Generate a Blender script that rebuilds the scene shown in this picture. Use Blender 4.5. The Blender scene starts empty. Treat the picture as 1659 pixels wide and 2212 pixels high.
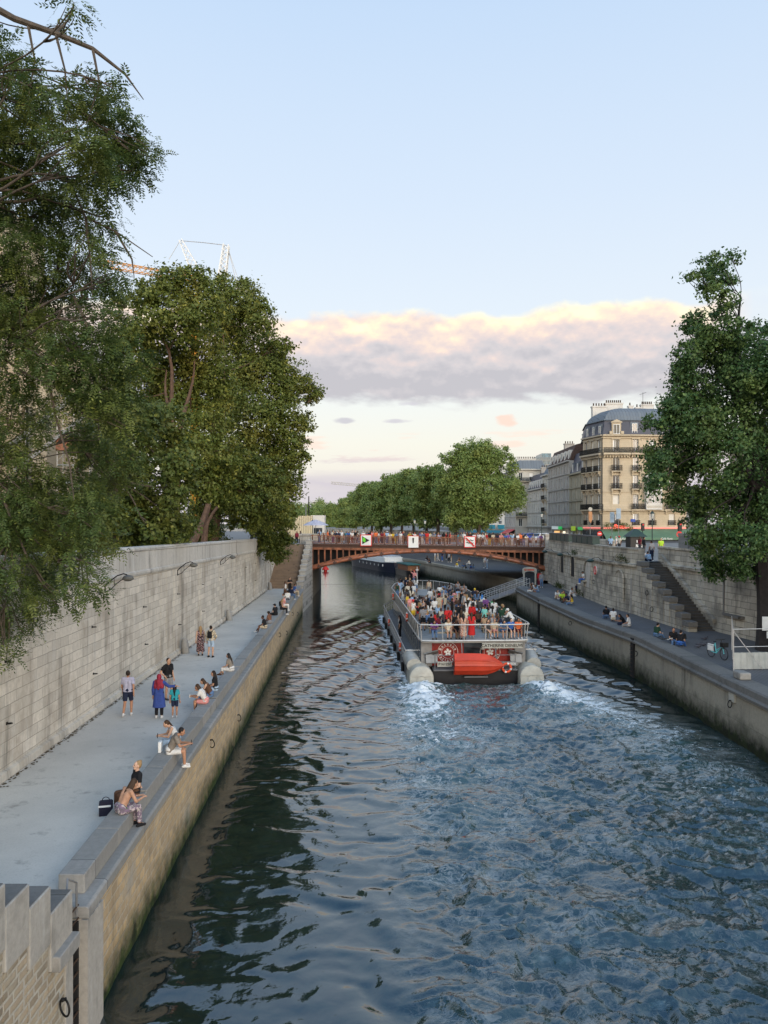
import bpy, bmesh, math, random
import numpy as np
from mathutils import Vector, Matrix, Euler
R = math.radians
rnd = random.Random(7)
C = bpy.context.scene.collection
sc = bpy.context.scene
F, HY, CX, CZ = 1726.0, 1128.0, 829.5, 10.3      # focal length, horizon and centre in photo pixels; eye height above the water
def G(px, py, z):                                # ground point seen at a photo pixel, at height z
    y = (CZ - z) * F / (py - HY)
    return Vector(((px - CX) * y / F, y, z))
def P(px, py, y):                                # point at depth y
    return Vector(((px - CX) * y / F, y, CZ - (py - HY) * y / F))
def lin(c):
    return tuple(((v / 255) / 12.92 if v / 255 <= .04045 else ((v / 255 + .055) / 1.055) ** 2.4) for v in c)

# ------------------------------------------------------------------ objects
def tag(o, label=None, cat=None, group=None, kind=None):
    if label: o['label'] = label
    if cat: o['category'] = cat
    if group: o['group'] = group
    if kind: o['kind'] = kind
    return o
def empty(name, loc=(0, 0, 0), rz=0.0, label=None, cat=None, group=None):
    o = bpy.data.objects.new(name, None); C.objects.link(o)
    o.location = loc; o.rotation_euler = (0, 0, rz); o.empty_display_size = .3
    return tag(o, label, cat, group)
def link(name, me, parent=None, loc=None, rot=None, scale=None):
    o = bpy.data.objects.new(name, me); C.objects.link(o)
    if parent: o.parent = parent
    if loc is not None: o.location = loc
    if rot is not None: o.rotation_euler = rot
    if scale is not None: o.scale = scale
    return o
def dup(root, loc=None, rz=None, label=None, group=None):
    r = root.copy(); C.objects.link(r)
    if loc is not None: r.location = loc
    if rz is not None: r.rotation_euler = (0, 0, rz)
    if label: r['label'] = label
    if group: r['group'] = group
    for ch in list(root.children):
        c = ch.copy(); C.objects.link(c); c.parent = r
        for g in list(ch.children):
            d = g.copy(); C.objects.link(d); d.parent = c
    return r
def wloc(o):
    v = Vector((0, 0, 0))
    while o: v += o.location; o = o.parent
    return v

def fast_mesh(name, verts, faces4, mat=None, smooth=False):
    verts = np.asarray(verts, np.float32); f = np.asarray(faces4, np.int32)
    me = bpy.data.meshes.new(name); k = f.shape[1]
    me.vertices.add(len(verts)); me.vertices.foreach_set('co', verts.ravel())
    me.loops.add(f.size); me.loops.foreach_set('vertex_index', f.ravel())
    me.polygons.add(len(f)); me.polygons.foreach_set('loop_start', np.arange(0, f.size, k, dtype=np.int32))
    me.polygons.foreach_set('loop_total', np.full(len(f), k, np.int32))
    if smooth: me.polygons.foreach_set('use_smooth', np.ones(len(f), bool))
    me.update(calc_edges=True); me.validate()
    if mat: me.materials.append(mat)
    return me

class MB:
    def __init__(s): s.v = []; s.f = []; s.m = []; s.cur = 0
    def mat(s, i): s.cur = i; return s
    def face(s, pts):
        n = len(s.v); s.v += [tuple(p) for p in pts]; s.f.append(tuple(range(n, n + len(pts)))); s.m.append(s.cur)
    def grid(s, rows, closed=False, cap=False):
        n = len(s.v); w = len(rows[0])
        for r in rows: s.v += [tuple(p) for p in r]
        for i in range(len(rows) - 1):
            for j in range(w if closed else w - 1):
                a, b = n + i * w + j, n + i * w + (j + 1) % w
                s.f.append((a, b, b + w, a + w)); s.m.append(s.cur)
        if cap:
            s.f.append(tuple(range(n + w - 1, n - 1, -1))); s.m.append(s.cur)
            k = n + (len(rows) - 1) * w
            s.f.append(tuple(range(k, k + w))); s.m.append(s.cur)
    def box(s, x0, x1, y0, y1, z0, z1):
        n = len(s.v)
        s.v += [(x0, y0, z0), (x1, y0, z0), (x1, y1, z0), (x0, y1, z0), (x0, y0, z1), (x1, y0, z1), (x1, y1, z1), (x0, y1, z1)]
        for q in ((0, 3, 2, 1), (4, 5, 6, 7), (0, 1, 5, 4), (1, 2, 6, 5), (2, 3, 7, 6), (3, 0, 4, 7)):
            s.f.append(tuple(n + i for i in q)); s.m.append(s.cur)
        return s
    def obox(s, c, size, rz=0, tilt=None):
        n = len(s.v); s.box(-size[0] / 2, size[0] / 2, -size[1] / 2, size[1] / 2, -size[2] / 2, size[2] / 2)
        M = Matrix.Rotation(rz, 3, 'Z')
        if tilt is not None: M = Euler(tilt).to_matrix()
        for i in range(n, len(s.v)): s.v[i] = tuple(M @ Vector(s.v[i]) + Vector(c))
        return s
    def prism(s, pts, z0, z1):
        n = len(pts)
        s.grid([[(p[0], p[1], z0) for p in pts], [(p[0], p[1], z1) for p in pts]], True, True)
        return s
    def plate(s, o, u, v, pts, t):                # 2-D outline in the plane (u, v) at o, thickness t along u x v
        o, u, v = Vector(o), Vector(u).normalized(), Vector(v).normalized(); nn = u.cross(v)
        a = [o + u * p[0] + v * p[1] for p in pts]
        s.grid([[p for p in a], [p + nn * t for p in a]], True, True); return s
    def tube(s, pts, r, seg=8, cap=True):
        pts = [Vector(p) for p in pts]; rows = []; N = None
        for i, p in enumerate(pts):
            t = (pts[min(i + 1, len(pts) - 1)] - pts[max(i - 1, 0)])
            if t.length < 1e-9: t = Vector((0, 0, 1))
            t.normalize()
            if N is None: N = t.orthogonal().normalized()
            else:
                N = N - t * N.dot(t)
                N = N.normalized() if N.length > 1e-6 else t.orthogonal().normalized()
            B = t.cross(N); rr = r[i] if isinstance(r, (list, tuple)) else r
            rows.append([p + (N * math.cos(2 * math.pi * k / seg) + B * math.sin(2 * math.pi * k / seg)) * rr for k in range(seg)])
        s.grid(rows, True, cap); return s
    def lathe(s, prof, c=(0, 0, 0), seg=16):
        s.grid([[(c[0] + r * math.cos(2 * math.pi * k / seg), c[1] + r * math.sin(2 * math.pi * k / seg), c[2] + z) for k in range(seg)] for r, z in prof], True, True); return s
    def ell(s, c, rx, ry, rz, seg=12, rings=7):
        rows = []
        for i in range(rings + 1):
            a = -math.pi / 2 + math.pi * i / rings; q = max(math.cos(a), .02)
            rows.append([(c[0] + rx * q * math.cos(2 * math.pi * k / seg), c[1] + ry * q * math.sin(2 * math.pi * k / seg), c[2] + rz * math.sin(a)) for k in range(seg)])
        s.grid(rows, True, True); return s
    def torus(s, c, R0, r, axis='x', seg=20, sg=8, a0=0, a1=2 * math.pi):
        pts = []
        for i in range(seg + 1):
            a = a0 + (a1 - a0) * i / seg; ca, sa = R0 * math.cos(a), R0 * math.sin(a)
            d = {'x': (0, ca, sa), 'y': (ca, 0, sa), 'z': (ca, sa, 0)}[axis]
            pts.append(Vector(c) + Vector(d))
        s.tube(pts, r, sg); return s
    def sweep(s, prof, path, zoff=None, cap=True, side=-1):  # profile (offset to +x side, z) along a plan path
        rows = []
        for i, p in enumerate(path):
            p = Vector((p[0], p[1], 0)); a = Vector((*path[max(i - 1, 0)][:2], 0)); b = Vector((*path[min(i + 1, len(path) - 1)][:2], 0))
            t = (b - a).normalized(); n = Vector((t.y, -t.x, 0))
            dz = zoff[i] if zoff else 0
            rows.append([(p + n * q[0] + Vector((0, 0, q[1] + dz))) for q in prof])
        s.grid(rows, True, cap); return s
    def mesh(s, name, mats, smooth=False, off=None):
        me = bpy.data.meshes.new(name)
        v = s.v if off is None else [(a[0] - off[0], a[1] - off[1], a[2] - off[2]) for a in s.v]
        me.from_pydata(v, [], s.f)
        if not isinstance(mats, (list, tuple)): mats = [mats]
        for m in mats: me.materials.append(m)
        me.polygons.foreach_set('material_index', s.m)
        if smooth: me.polygons.foreach_set('use_smooth', [True] * len(s.f))
        bm = bmesh.new(); bm.from_mesh(me); bmesh.ops.recalc_face_normals(bm, faces=bm.faces); bm.to_mesh(me); bm.free()
        if smooth: 
            try: me.set_sharp_from_angle(angle=R(40))
            except Exception: pass
        me.update(); return me
    def build(s, name, mats, parent=None, smooth=False, world=True, bevel=0):
        off = wloc(parent) if (parent is not None and world) else None
        o = link(name, s.mesh(name, mats, smooth, off), parent)
        if bevel:
            b = o.modifiers.new('b', 'BEVEL'); b.width = bevel; b.segments = 2; b.limit_method = 'ANGLE'
        return o
    def thing(s, name, mats, base, label, cat, group=None, smooth=False, kind=None, bevel=0):
        o = link(name, s.mesh(name, mats, smooth, Vector(base)), None, base)
        if bevel:
            b = o.modifiers.new('b', 'BEVEL'); b.width = bevel; b.segments = 2; b.limit_method = 'ANGLE'
        return tag(o, label, cat, group, kind)

def text_mesh(txt, size, mat, extrude=.004, align='CENTER', shear=0, bold=0):
    cu = bpy.data.curves.new('lettering', 'FONT'); cu.body = txt; cu.size = size; cu.extrude = extrude
    cu.align_x = align; cu.align_y = 'CENTER'; cu.shear = shear; cu.offset = bold; cu.resolution_u = 3
    o = bpy.data.objects.new('lettering', cu); C.objects.link(o)
    dg = bpy.context.evaluated_depsgraph_get(); me = bpy.data.meshes.new_from_object(o.evaluated_get(dg))
    bpy.data.objects.remove(o); me.materials.clear(); me.materials.append(mat); return me
def text(parent, txt, size, loc, mat, rot=(math.pi / 2, 0, 0), name='lettering', **k):
    return link(name, text_mesh(txt, size, mat, **k), parent, loc, rot)

# ------------------------------------------------------------------ materials
class NT:
    def __init__(s, m): s.t = m.node_tree; s.t.nodes.clear()
    def n(s, kind, **k):
        nd = s.t.nodes.new('ShaderNode' + kind)
        for a, b in k.items(): setattr(nd, a, b)
        return nd
    def l(s, a, b): s.t.links.new(a, b)
    def val(s, sock, v):
        if isinstance(v, bpy.types.NodeSocket): s.l(v, sock)
        else: sock.default_value = v
    def math(s, op, a, b=0.0, clamp=False):
        nd = s.n('Math', operation=op, use_clamp=clamp); s.val(nd.inputs[0], a); s.val(nd.inputs[1], b); return nd.outputs[0]
    def mix(s, f, a, b, blend='MIX'):
        nd = s.n('Mix', data_type='RGBA', blend_type=blend)
        s.val(nd.inputs[0], f)
        for i, c in ((6, a), (7, b)):
            s.val(nd.inputs[i], c if isinstance(c, bpy.types.NodeSocket) else (*c[:3], 1))
        return nd.outputs[2]
    def ramp(s, f, stops, interp='LINEAR'):
        nd = s.n('ValToRGB'); cr = nd.color_ramp; cr.interpolation = interp
        while len(cr.elements) < len(stops): cr.elements.new(.5)
        for e, (p, c) in zip(cr.elements, stops):
            e.position = p; e.color = (*c[:3], 1) if isinstance(c, (tuple, list)) else (c, c, c, 1)
        s.val(nd.inputs[0], f); return nd.outputs[0]
    def noise(s, vec, scale, detail=4, rough=.55, dist=0):
        nd = s.n('TexNoise'); nd.inputs['Scale'].default_value = scale; nd.inputs['Detail'].default_value = detail
        nd.inputs['Roughness'].default_value = rough; nd.inputs['Distortion'].default_value = dist
        if vec is not None: s.l(vec, nd.inputs['Vector'])
        return nd.outputs[0]
    def mapr(s, f, a, b, c=0.0, d=1.0, smooth=False):
        nd = s.n('MapRange', interpolation_type='SMOOTHSTEP' if smooth else 'LINEAR'); s.val(nd.inputs[0], f)
        for i, v in ((1, a), (2, b), (3, c), (4, d)): s.val(nd.inputs[i], v)
        return nd.outputs[0]
    def vscale(s, vec, v):
        nd = s.n('VectorMath', operation='MULTIPLY'); s.l(vec, nd.inputs[0]); nd.inputs[1].default_value = v; return nd.outputs[0]
    def comb(s, x, y, z):
        nd = s.n('CombineXYZ')
        for i, q in enumerate((x, y, z)): s.val(nd.inputs[i], q)
        return nd.outputs[0]
    def sep(s, vec):
        nd = s.n('SeparateXYZ'); s.l(vec, nd.inputs[0]); return nd.outputs
    def out(s, col, rough=.8, metal=0.0, bump=None, bstr=.3, bdist=.02, spec=.35, emit=None, estr=1.0, extra=None):
        b = s.n('BsdfPrincipled'); o = s.n('OutputMaterial'); s.l(b.outputs[0], o.inputs[0])
        s.val(b.inputs['Base Color'], col if isinstance(col, bpy.types.NodeSocket) else (*col[:3], 1))
        s.val(b.inputs['Roughness'], rough); b.inputs['Metallic'].default_value = metal
        b.inputs['Specular IOR Level'].default_value = spec
        if bump is not None:
            bp = s.n('Bump'); bp.inputs['Strength'].default_value = bstr; bp.inputs['Distance'].default_value = bdist
            s.l(bump, bp.inputs['Height']); s.l(bp.outputs[0], b.inputs['Normal'])
        if emit is not None:
            b.inputs['Emission Color'].default_value = (*emit[:3], 1); b.inputs['Emission Strength'].default_value = estr
        return b
def newmat(name):
    m = bpy.data.materials.new(name); m.use_nodes = True; return m, NT(m)
def plain(name, c, rough=.6, metal=0.0, var=.25, scale=3.0, spec=.35, bump=.15, c2=None, geo=True):
    m, t = newmat(name); co = t.n('NewGeometry').outputs['Position'] if geo else t.n('TexCoord').outputs['Object']
    nz = t.noise(co, scale, 6, .6); c2 = c2 or tuple(v * (1 - var) for v in c)
    f = t.mapr(nz, .35, .65)
    t.out(t.mix(f, c2, c), t.mapr(nz, 0, 1, rough - .1, min(rough + .12, 1)), metal, nz, bump, .01, spec); return m
def emitm(name, c, s):
    m, t = newmat(name); t.out(c, .5, emit=c, estr=s); return m
def objcol(name, rough=.85, weave=0):
    m, t = newmat(name); oc = t.n('ObjectInfo').outputs['Color']; co = t.n('TexCoord').outputs['Object']
    nz = t.noise(co, 9, 4, .6); h, = (t.mapr(nz, .3, .7, .78, 1.08),)
    t.out(t.mix(1.0, oc, t.comb(h, h, h), 'MULTIPLY'), rough, bump=t.noise(co, 22, 3), bstr=.35, bdist=.01, spec=.2); return m
def floral(name, base, a, b, scale=16):
    m, t = newmat(name); co = t.n('TexCoord').outputs['Object']
    n1 = t.noise(co, scale, 2, .5, .6); n2 = t.noise(co, scale * 1.7, 2, .5, .4)
    c = t.mix(t.mapr(n1, .52, .56), base, a); c = t.mix(t.mapr(n2, .58, .62), c, b); t.out(c, .85, bump=n1, bstr=.2); return m

def masonry(name, axis, ca, cb, mortar, bw, bh, msize=.012, stain=.5, stain_c=(.06, .055, .05), moss=None, blotch=None, bump=.5, streak=(1.2, .12), offset=.5, extra=None, lime=0):
    """block masonry; stains run down the wall; moss = (z0, z1, colour) grows above the water line"""
    m, t = newmat(name); geo = t.n('NewGeometry'); pos = geo.outputs['Position']; x, y, z = t.sep(pos)
    u = y if axis == 'yz' else x
    wob = t.noise(pos, .9, 4, .6); uv = t.comb(t.math('ADD', u, t.math('MULTIPLY', wob, .16)), t.math('ADD', z, t.math('MULTIPLY', wob, .08)), 0)
    br = t.n('TexBrick'); t.l(uv, br.inputs['Vector']); br.offset = offset
    br.inputs['Color1'].default_value = (*ca, 1); br.inputs['Color2'].default_value = (*cb, 1); br.inputs['Mortar'].default_value = (*mortar, 1)
    br.inputs['Scale'].default_value = 1; br.inputs['Mortar Size'].default_value = msize; br.inputs['Brick Width'].default_value = bw
    br.inputs['Row Height'].default_value = bh; br.inputs['Bias'].default_value = -.05; br.squash = 1.35; br.squash_frequency = 3; br.inputs['Mortar Smooth'].default_value = .3
    col = br.outputs[0]
    if blotch:
        bl = t.noise(pos, blotch[1], 5, .62); col = t.mix(t.mapr(bl, blotch[2], blotch[2] + .12, 0, blotch[3] if len(blotch) > 3 else .8), col, blotch[0])
    fine = t.noise(pos, 7, 7, .7); col = t.mix(t.mapr(fine, .35, .75, 0, .55), col, tuple(v * .55 for v in ca))
    if lime:
        lm = t.noise(t.comb(t.math('MULTIPLY', u, 2.3), t.math('MULTIPLY', z, .22), 5.0), 1.0, 5, .65)
        col = t.mix(t.mapr(lm, .54, .68, 0, lime), col, (.52, .52, .5))
    sv = t.comb(t.math('MULTIPLY', u, streak[0]), t.math('MULTIPLY', z, streak[1]), 0)
    st = t.noise(sv, 1.0, 6, .65); s2 = t.noise(pos, .35, 4, .6)
    sf = t.math('MULTIPLY', t.mapr(st, .5, .72), t.mapr(s2, .38, .62)); col = t.mix(t.math('MULTIPLY', sf, stain), col, stain_c)
    if moss:
        e = t.math('ADD', z, t.math('MULTIPLY', t.math('SUBTRACT', t.noise(pos, 1.6, 6, .7), .5), -1.6))
        col = t.mix(t.mapr(e, moss[0], moss[1], 1, 0), col, t.mix(t.mapr(t.noise(pos, 3, 4), .4, .6), moss[2], moss[3]))
    bm = t.math('ADD', t.math('MULTIPLY', br.outputs[1], -1.0), t.math('MULTIPLY', fine, .8))
    t.out(col, t.mapr(fine, .2, .8, .72, .95), bump=bm, bstr=bump, bdist=.03, spec=.2); return m
# ------------------------------------------------------------------ material library
M = {}
M['left_wall'] = masonry('pale_ashlar', 'yz', (.62, .57, .49), (.44, .405, .35), (.29, .27, .235), .80, .35, .011, 1.0, (.085, .08, .072), blotch=((.33, .285, .23), .35, .5, .75), streak=(1.7, .13), bump=.6, lime=.35)
M['parapet'] = masonry('parapet_slabs', 'yz', (.52, .495, .45), (.42, .40, .365), (.2, .19, .18), 2.1, 3.0, .012, .95, (.035, .033, .03), streak=(1.9, .1), bump=.3, lime=.6)
M['parapet_x'] = masonry('pier_blocks', 'xz', (.43, .41, .37), (.34, .325, .3), (.16, .15, .14), 1.3, .5, .02, .6, (.06, .055, .05))
M['river_wall'] = masonry('sandy_rubble', 'yz', (.56, .41, .235), (.33, .265, .18), (.46, .40, .31), .44, .25, .03, .6, (.15, .125, .09), moss=(.1, 1.15, (.016, .022, .008), (.03, .05, .01)), blotch=((.36, .35, .31), .5, .56, .8), bump=.9, streak=(1.5, .3))
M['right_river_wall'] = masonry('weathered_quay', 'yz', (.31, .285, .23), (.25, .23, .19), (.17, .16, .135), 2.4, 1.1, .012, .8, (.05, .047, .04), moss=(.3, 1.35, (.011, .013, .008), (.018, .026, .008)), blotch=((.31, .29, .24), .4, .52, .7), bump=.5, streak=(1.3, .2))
M['right_wall'] = masonry('old_wall', 'yz', (.48, .445, .37), (.31, .29, .245), (.14, .13, .115), 1.05, .43, .022, 1.0, (.035, .032, .03), blotch=((.10, .095, .086), .42, .51, .7), streak=(.9, .22), bump=.8, lime=.35)
M['right_wall_x'] = masonry('old_wall_front', 'xz', (.33, .305, .26), (.24, .22, .19), (.12, .11, .1), 1.0, .42, .018, .9, (.05, .047, .042))
M['coping'] = masonry('coping_stone', 'yz', (.30, .29, .27), (.225, .22, .205), (.09, .09, .09), 2.3, 4.0, .014, .7, (.075, .075, .075), bump=.45, streak=(1.5, 1.5))
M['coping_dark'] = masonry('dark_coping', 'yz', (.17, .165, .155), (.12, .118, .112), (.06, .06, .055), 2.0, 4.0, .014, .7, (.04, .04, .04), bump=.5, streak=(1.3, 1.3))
M['step_block'] = masonry('step_blocks', 'yz', (.37, .35, .315), (.32, .305, .275), (.16, .15, .14), 7, 5, .004, 1.0, (.07, .066, .06), blotch=((.2, .19, .17), .8, .5, .7), bump=.5, streak=(2.6, .35), offset=0, lime=.25)
M['rubble'] = masonry('rubble_stone', 'yz', (.44, .36, .255), (.19, .16, .12), (.46, .43, .37), .36, .17, .035, .5, (.10, .09, .07), blotch=((.40, .36, .28), .9, .5, .6), bump=1.0, streak=(1.2, .6))
def floorm(name, a, b, c, sc_=(.25, 3.0, 24), rough=.9, spots=.5, joints=None):
    m, t = newmat(name); pos = t.n('NewGeometry').outputs['Position']
    n1 = t.noise(pos, sc_[0], 5, .6); n2 = t.noise(pos, sc_[1], 6, .65); n3 = t.noise(pos, sc_[2], 4, .7)
    col = t.mix(t.mapr(n1, .35, .65), a, b); col = t.mix(t.mapr(n2, .58, .72, 0, spots), col, c); col = t.mix(t.mapr(n3, .5, .75, 0, .35), col, c)
    h = n3
    if joints:
        br = t.n('TexBrick'); t.l(pos, br.inputs['Vector']); br.inputs['Scale'].default_value = 1; br.inputs['Brick Width'].default_value = joints[0]; br.inputs['Row Height'].default_value = joints[1]
        br.inputs['Mortar Size'].default_value = joints[2]; col = t.mix(t.math('MULTIPLY', br.outputs[1], .6), col, tuple(v * .35 for v in a)); h = t.math('SUBTRACT', n3, br.outputs[1])
    t.out(col, rough, bump=h, bstr=.35, bdist=.01, spec=.25); return m
M['quay_floor'] = floorm('pale_sanded_floor', (.53, .51, .465), (.44, .425, .39), (.20, .195, .18), (.35, 2.0, 26), spots=.6)
M['cobble'] = floorm('dark_cobbles', (.13, .13, .135), (.10, .10, .104), (.055, .055, .055), (.3, 2.0, 14), joints=(.22, .14, .018))
M['asphalt'] = floorm('asphalt', (.06, .06, .063), (.05, .05, .052), (.035, .035, .036))
M['pavement'] = floorm('stone_pavement', (.2, .195, .185), (.17, .165, .16), (.1, .1, .095))
M['soil'] = floorm('soil_and_lawn', (.05, .06, .025), (.06, .05, .03), (.03, .03, .015))
M['stair'] = floorm('worn_brown_steps', (.23, .165, .115), (.17, .125, .09), (.07, .055, .045), (.8, 2.0, 12), spots=.9)
M['stair_dark'] = floorm('dark_steps', (.085, .08, .074), (.06, .057, .053), (.035, .033, .03), (.5, 3, 12))
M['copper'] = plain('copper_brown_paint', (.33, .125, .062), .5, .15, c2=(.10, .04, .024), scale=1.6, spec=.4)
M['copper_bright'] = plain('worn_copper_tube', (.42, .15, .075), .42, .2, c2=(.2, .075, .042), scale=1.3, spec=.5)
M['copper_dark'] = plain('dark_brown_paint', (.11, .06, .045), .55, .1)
M['void'] = plain('void_shade_and_iron', (.012, .012, .013), .8)  # near-black colour that paints in the shade of openings, also dark iron
M['iron'] = plain('dark_iron', (.022, .021, .02), .55, .6)
M['rust'] = plain('rusty_iron', (.075, .045, .028), .8, .3)
M['lamp_grey'] = plain('grey_lamp_enamel', (.12, .115, .10), .45, .1)
M['white'] = plain('white_paint', (.72, .72, .7), .45, var=.12)
M['cream'] = plain('cream_paint', (.41, .40, .35), .38, var=.28, scale=2.2)
M['deck'] = plain('grey_deck', (.17, .17, .175), .8, scale=2)
M['rail'] = plain('brushed_steel_rail', (.50, .49, .47), .35, .35, var=.25)
M['rail_grey'] = plain('grey_rail', (.24, .24, .24), .45, .4)
M['hull'] = plain('black_hull', (.012, .012, .014), .35)
M['red_panel'] = plain('dark_red_panel', (.30, .025, .018), .3, var=.3, scale=.8)
M['tender'] = plain('orange_red_grp', (.55, .052, .02), .42, var=.3, scale=1.1, spec=.4, bump=.05)
M['buoy'] = plain('orange_buoy', (.75, .09, .03), .5, var=.15)
M['bottlegreen'] = plain('bottle_green_paint', (.02, .045, .04), .5)
M['slate'] = plain('blue_slate', (.055, .06, .085), .5, var=.3, scale=5)
M['black'] = plain('black_paint', (.014, .014, .015), .5)
M['red'] = plain('sign_red', (.62, .03, .025), .5, var=.1)
M['blue'] = plain('sign_blue', (.02, .06, .3), .5, var=.1)
M['green'] = plain('sign_green', (.12, .55, .03), .5, var=.1)
M['yellow'] = plain('crane_yellow', (.6, .25, .02), .5)
M['barge_blue'] = plain('navy_hull', (.015, .02, .04), .4)
M['skin'] = objcol('skin', .6); M['cloth'] = objcol('cloth'); M['hair'] = objcol('hair', .55)
M['feature'] = plain('dark_features', (.03, .018, .014), .6, geo=False)
M['fl_dark'] = floral('black_floral', (.012, .011, .013), (.35, .26, .25), (.25, .06, .07)); M['fl_purple'] = floral('purple_floral', (.17, .12, .17), (.42, .36, .36), (.06, .10, .06), 13)
M['fl_tan'] = floral('tan_floral', (.5, .34, .25), (.25, .05, .04), (.55, .5, .42), 18); M['check'] = floral('checked_shirt', (.6, .52, .38), (.12, .09, .06), (.35, .27, .16), 22)
def glassm(name, c=(.02, .025, .03), rough=.08):
    m, t = newmat(name); pos = t.n('NewGeometry').outputs['Position']; nz = t.noise(pos, .9, 2)
    t.out(t.mix(t.mapr(nz, .4, .6), c, tuple(v * 2.2 for v in c)), rough, spec=.6); return m
M['glass'] = glassm('window_glass'); M['glass_blue'] = glassm('blue_glass', (.04, .09, .12), .15)
def leafm(name, a, b, c, trans=.35, hi=.9):
    m, t = newmat(name); g = t.n('NewGeometry'); r = g.outputs['Random Per Island']; pos = g.outputs['Position']
    nz = t.noise(pos, .35, 3); col = t.mix(r, a, b); col = t.mix(t.mapr(nz, .5, .68, 0, .75), col, c)
    col = t.mix(t.mapr(r, hi, 1.0, 0, .5), col, tuple(min(v * 2.2, .5) for v in c))
    b = t.out(col, .5, spec=.3); tr = t.n('BsdfTranslucent'); t.l(col, tr.inputs[0]); mx = t.n('MixShader'); mx.inputs[0].default_value = trans
    o = [n for n in t.t.nodes if n.type == 'OUTPUT_MATERIAL'][0]; t.l(b.outputs[0], mx.inputs[1]); t.l(tr.outputs[0], mx.inputs[2]); t.l(mx.outputs[0], o.inputs[0]); return m
M['leaf_sophora'] = leafm('pagoda_leaves', (.054, .09, .025), (.095, .135, .036), (.18, .195, .04), hi=.93)
M['leaf_plane'] = leafm('plane_leaves', (.10, .135, .027), (.155, .18, .036), (.22, .205, .042), hi=.9)
M['leaf_dark'] = leafm('dark_leaves', (.068, .10, .022), (.115, .14, .03), (.17, .17, .034))
M['leaf_right'] = leafm('poplar_leaves', (.042, .095, .032), (.075, .135, .044), (.135, .19, .05))
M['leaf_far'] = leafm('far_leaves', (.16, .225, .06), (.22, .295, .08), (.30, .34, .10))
M['leaf_shrub'] = leafm('shrub_leaves', (.03, .05, .015), (.06, .08, .02), (.08, .09, .02))
M['bark'] = plain('grey_bark', (.095, .075, .058), .9, var=.5, scale=4, bump=.8); M['bark_red'] = plain('red_brown_bark', (.115, .07, .048), .9, var=.45, scale=3, bump=.6)
M['bark_dark'] = plain('dark_bark', (.03, .026, .026), .9, var=.5, scale=5, bump=1.0)

# ------------------------------------------------------------------ camera, sky, sun
cam = bpy.data.cameras.new('camera'); co = bpy.data.objects.new('camera', cam); C.objects.link(co)
co.location = (0, 0, CZ); co.rotation_euler = (math.pi / 2, 0, 0); cam.sensor_fit = 'VERTICAL'; cam.sensor_height = 24
cam.lens = 24 * F / 2212; cam.shift_y = (HY - 1106) / 2212; cam.clip_end = 6000; cam.clip_start = .2; sc.camera = co
SUN_EL, SUN_AZ = R(11), R(148)
w = bpy.data.worlds.new('World'); sc.world = w; w.use_nodes = True
t = NT.__new__(NT); t.t = w.node_tree; t.t.nodes.clear()
d = t.n('TexCoord').outputs['Generated']; dx, dy, dz = t.sep(d)
hl = t.math('SQRT', t.math('ADD', t.math('MULTIPLY', dx, dx), t.math('MULTIPLY', dy, dy)))
hx, hy = t.math('DIVIDE', dx, hl), t.math('DIVIDE', dy, hl); el = t.math('DIVIDE', dz, hl)   # tangent of elevation
S = lambda *c: lin(c)
base = t.ramp(t.mapr(el, 0, 1.6), [(0, S(226, 221, 218)), (.028, S(238, 230, 222)), (.06, S(243, 240, 228)), (.1, S(238, 242, 240)), (.16, S(226, 236, 246)), (.25, S(214, 229, 247)), (.4, S(197, 219, 245)), (.62, S(158, 194, 236)), (1, S(112, 158, 216))])
sky = t.n('TexSky', sky_type='NISHITA'); sky.sun_disc = False; sky.sun_elevation = SUN_EL; sky.sun_rotation = SUN_AZ; sky.air_density = 1.0; sky.dust_density = 1.5
nish = t.mix(1.0, sky.outputs[0], (.1, .1, .1), 'MULTIPLY')
base = t.mix(.12, base, nish)
# cloud bank: puffy upper rim in the last light, grey-mauve belly, and thin streaks below it
cv = t.comb(hx, hy, t.math('MULTIPLY', el, 1.5))
n_big = t.noise(cv, 7, 2, .5); n_puff = t.noise(cv, 15, 5, .5); n_fine = t.noise(t.comb(hx, hy, t.math('MULTIPLY', el, 2.6)), 24, 5, .52)
cv2 = t.comb(hx, hy, t.math('ADD', t.math('MULTIPLY', el, 1.5), .012)); n_up = t.noise(cv2, 15, 5, .5)
top = t.math('ADD', .2655, t.math('ADD', t.math('MULTIPLY', t.math('SUBTRACT', n_big, .5), .03), t.math('MULTIPLY', t.math('SUBTRACT', n_puff, .5), .05)))
bot = t.math('ADD', .146, t.math('ADD', t.math('MULTIPLY', t.math('SUBTRACT', n_fine, .5), .035), t.math('MULTIPLY', t.math('SUBTRACT', n_big, .5), .02)))
mk = t.math('MULTIPLY', t.mapr(t.math('SUBTRACT', top, el), 0, .012, smooth=True), t.mapr(t.math('SUBTRACT', el, bot), -.004, .014, smooth=True))
lit = t.math('ADD', t.mapr(t.math('SUBTRACT', el, t.math('MULTIPLY', n_big, .03)), .165, .255), t.math('MULTIPLY', t.math('SUBTRACT', n_puff, n_up), 2.2))
lit = t.math('ADD', lit, t.math('MULTIPLY', t.math('SUBTRACT', n_fine, .5), .55), True)
ccol = t.ramp(lit, [(0, S(188, 186, 192)), (.25, S(205, 200, 203)), (.5, S(224, 209, 206)), (.7, S(245, 223, 207)), (.86, S(254, 238, 208)), (1, S(255, 248, 216))])
mk = t.math('MULTIPLY', mk, t.mapr(hx, .375, .42, 1, .05))
base = t.mix(t.math('MULTIPLY', mk, .96), base, ccol)
sv = t.comb(t.math('MULTIPLY', hx, 1.0), hy, t.math('MULTIPLY', el, 7)); ns = t.noise(sv, 8, 6, .6)
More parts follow.
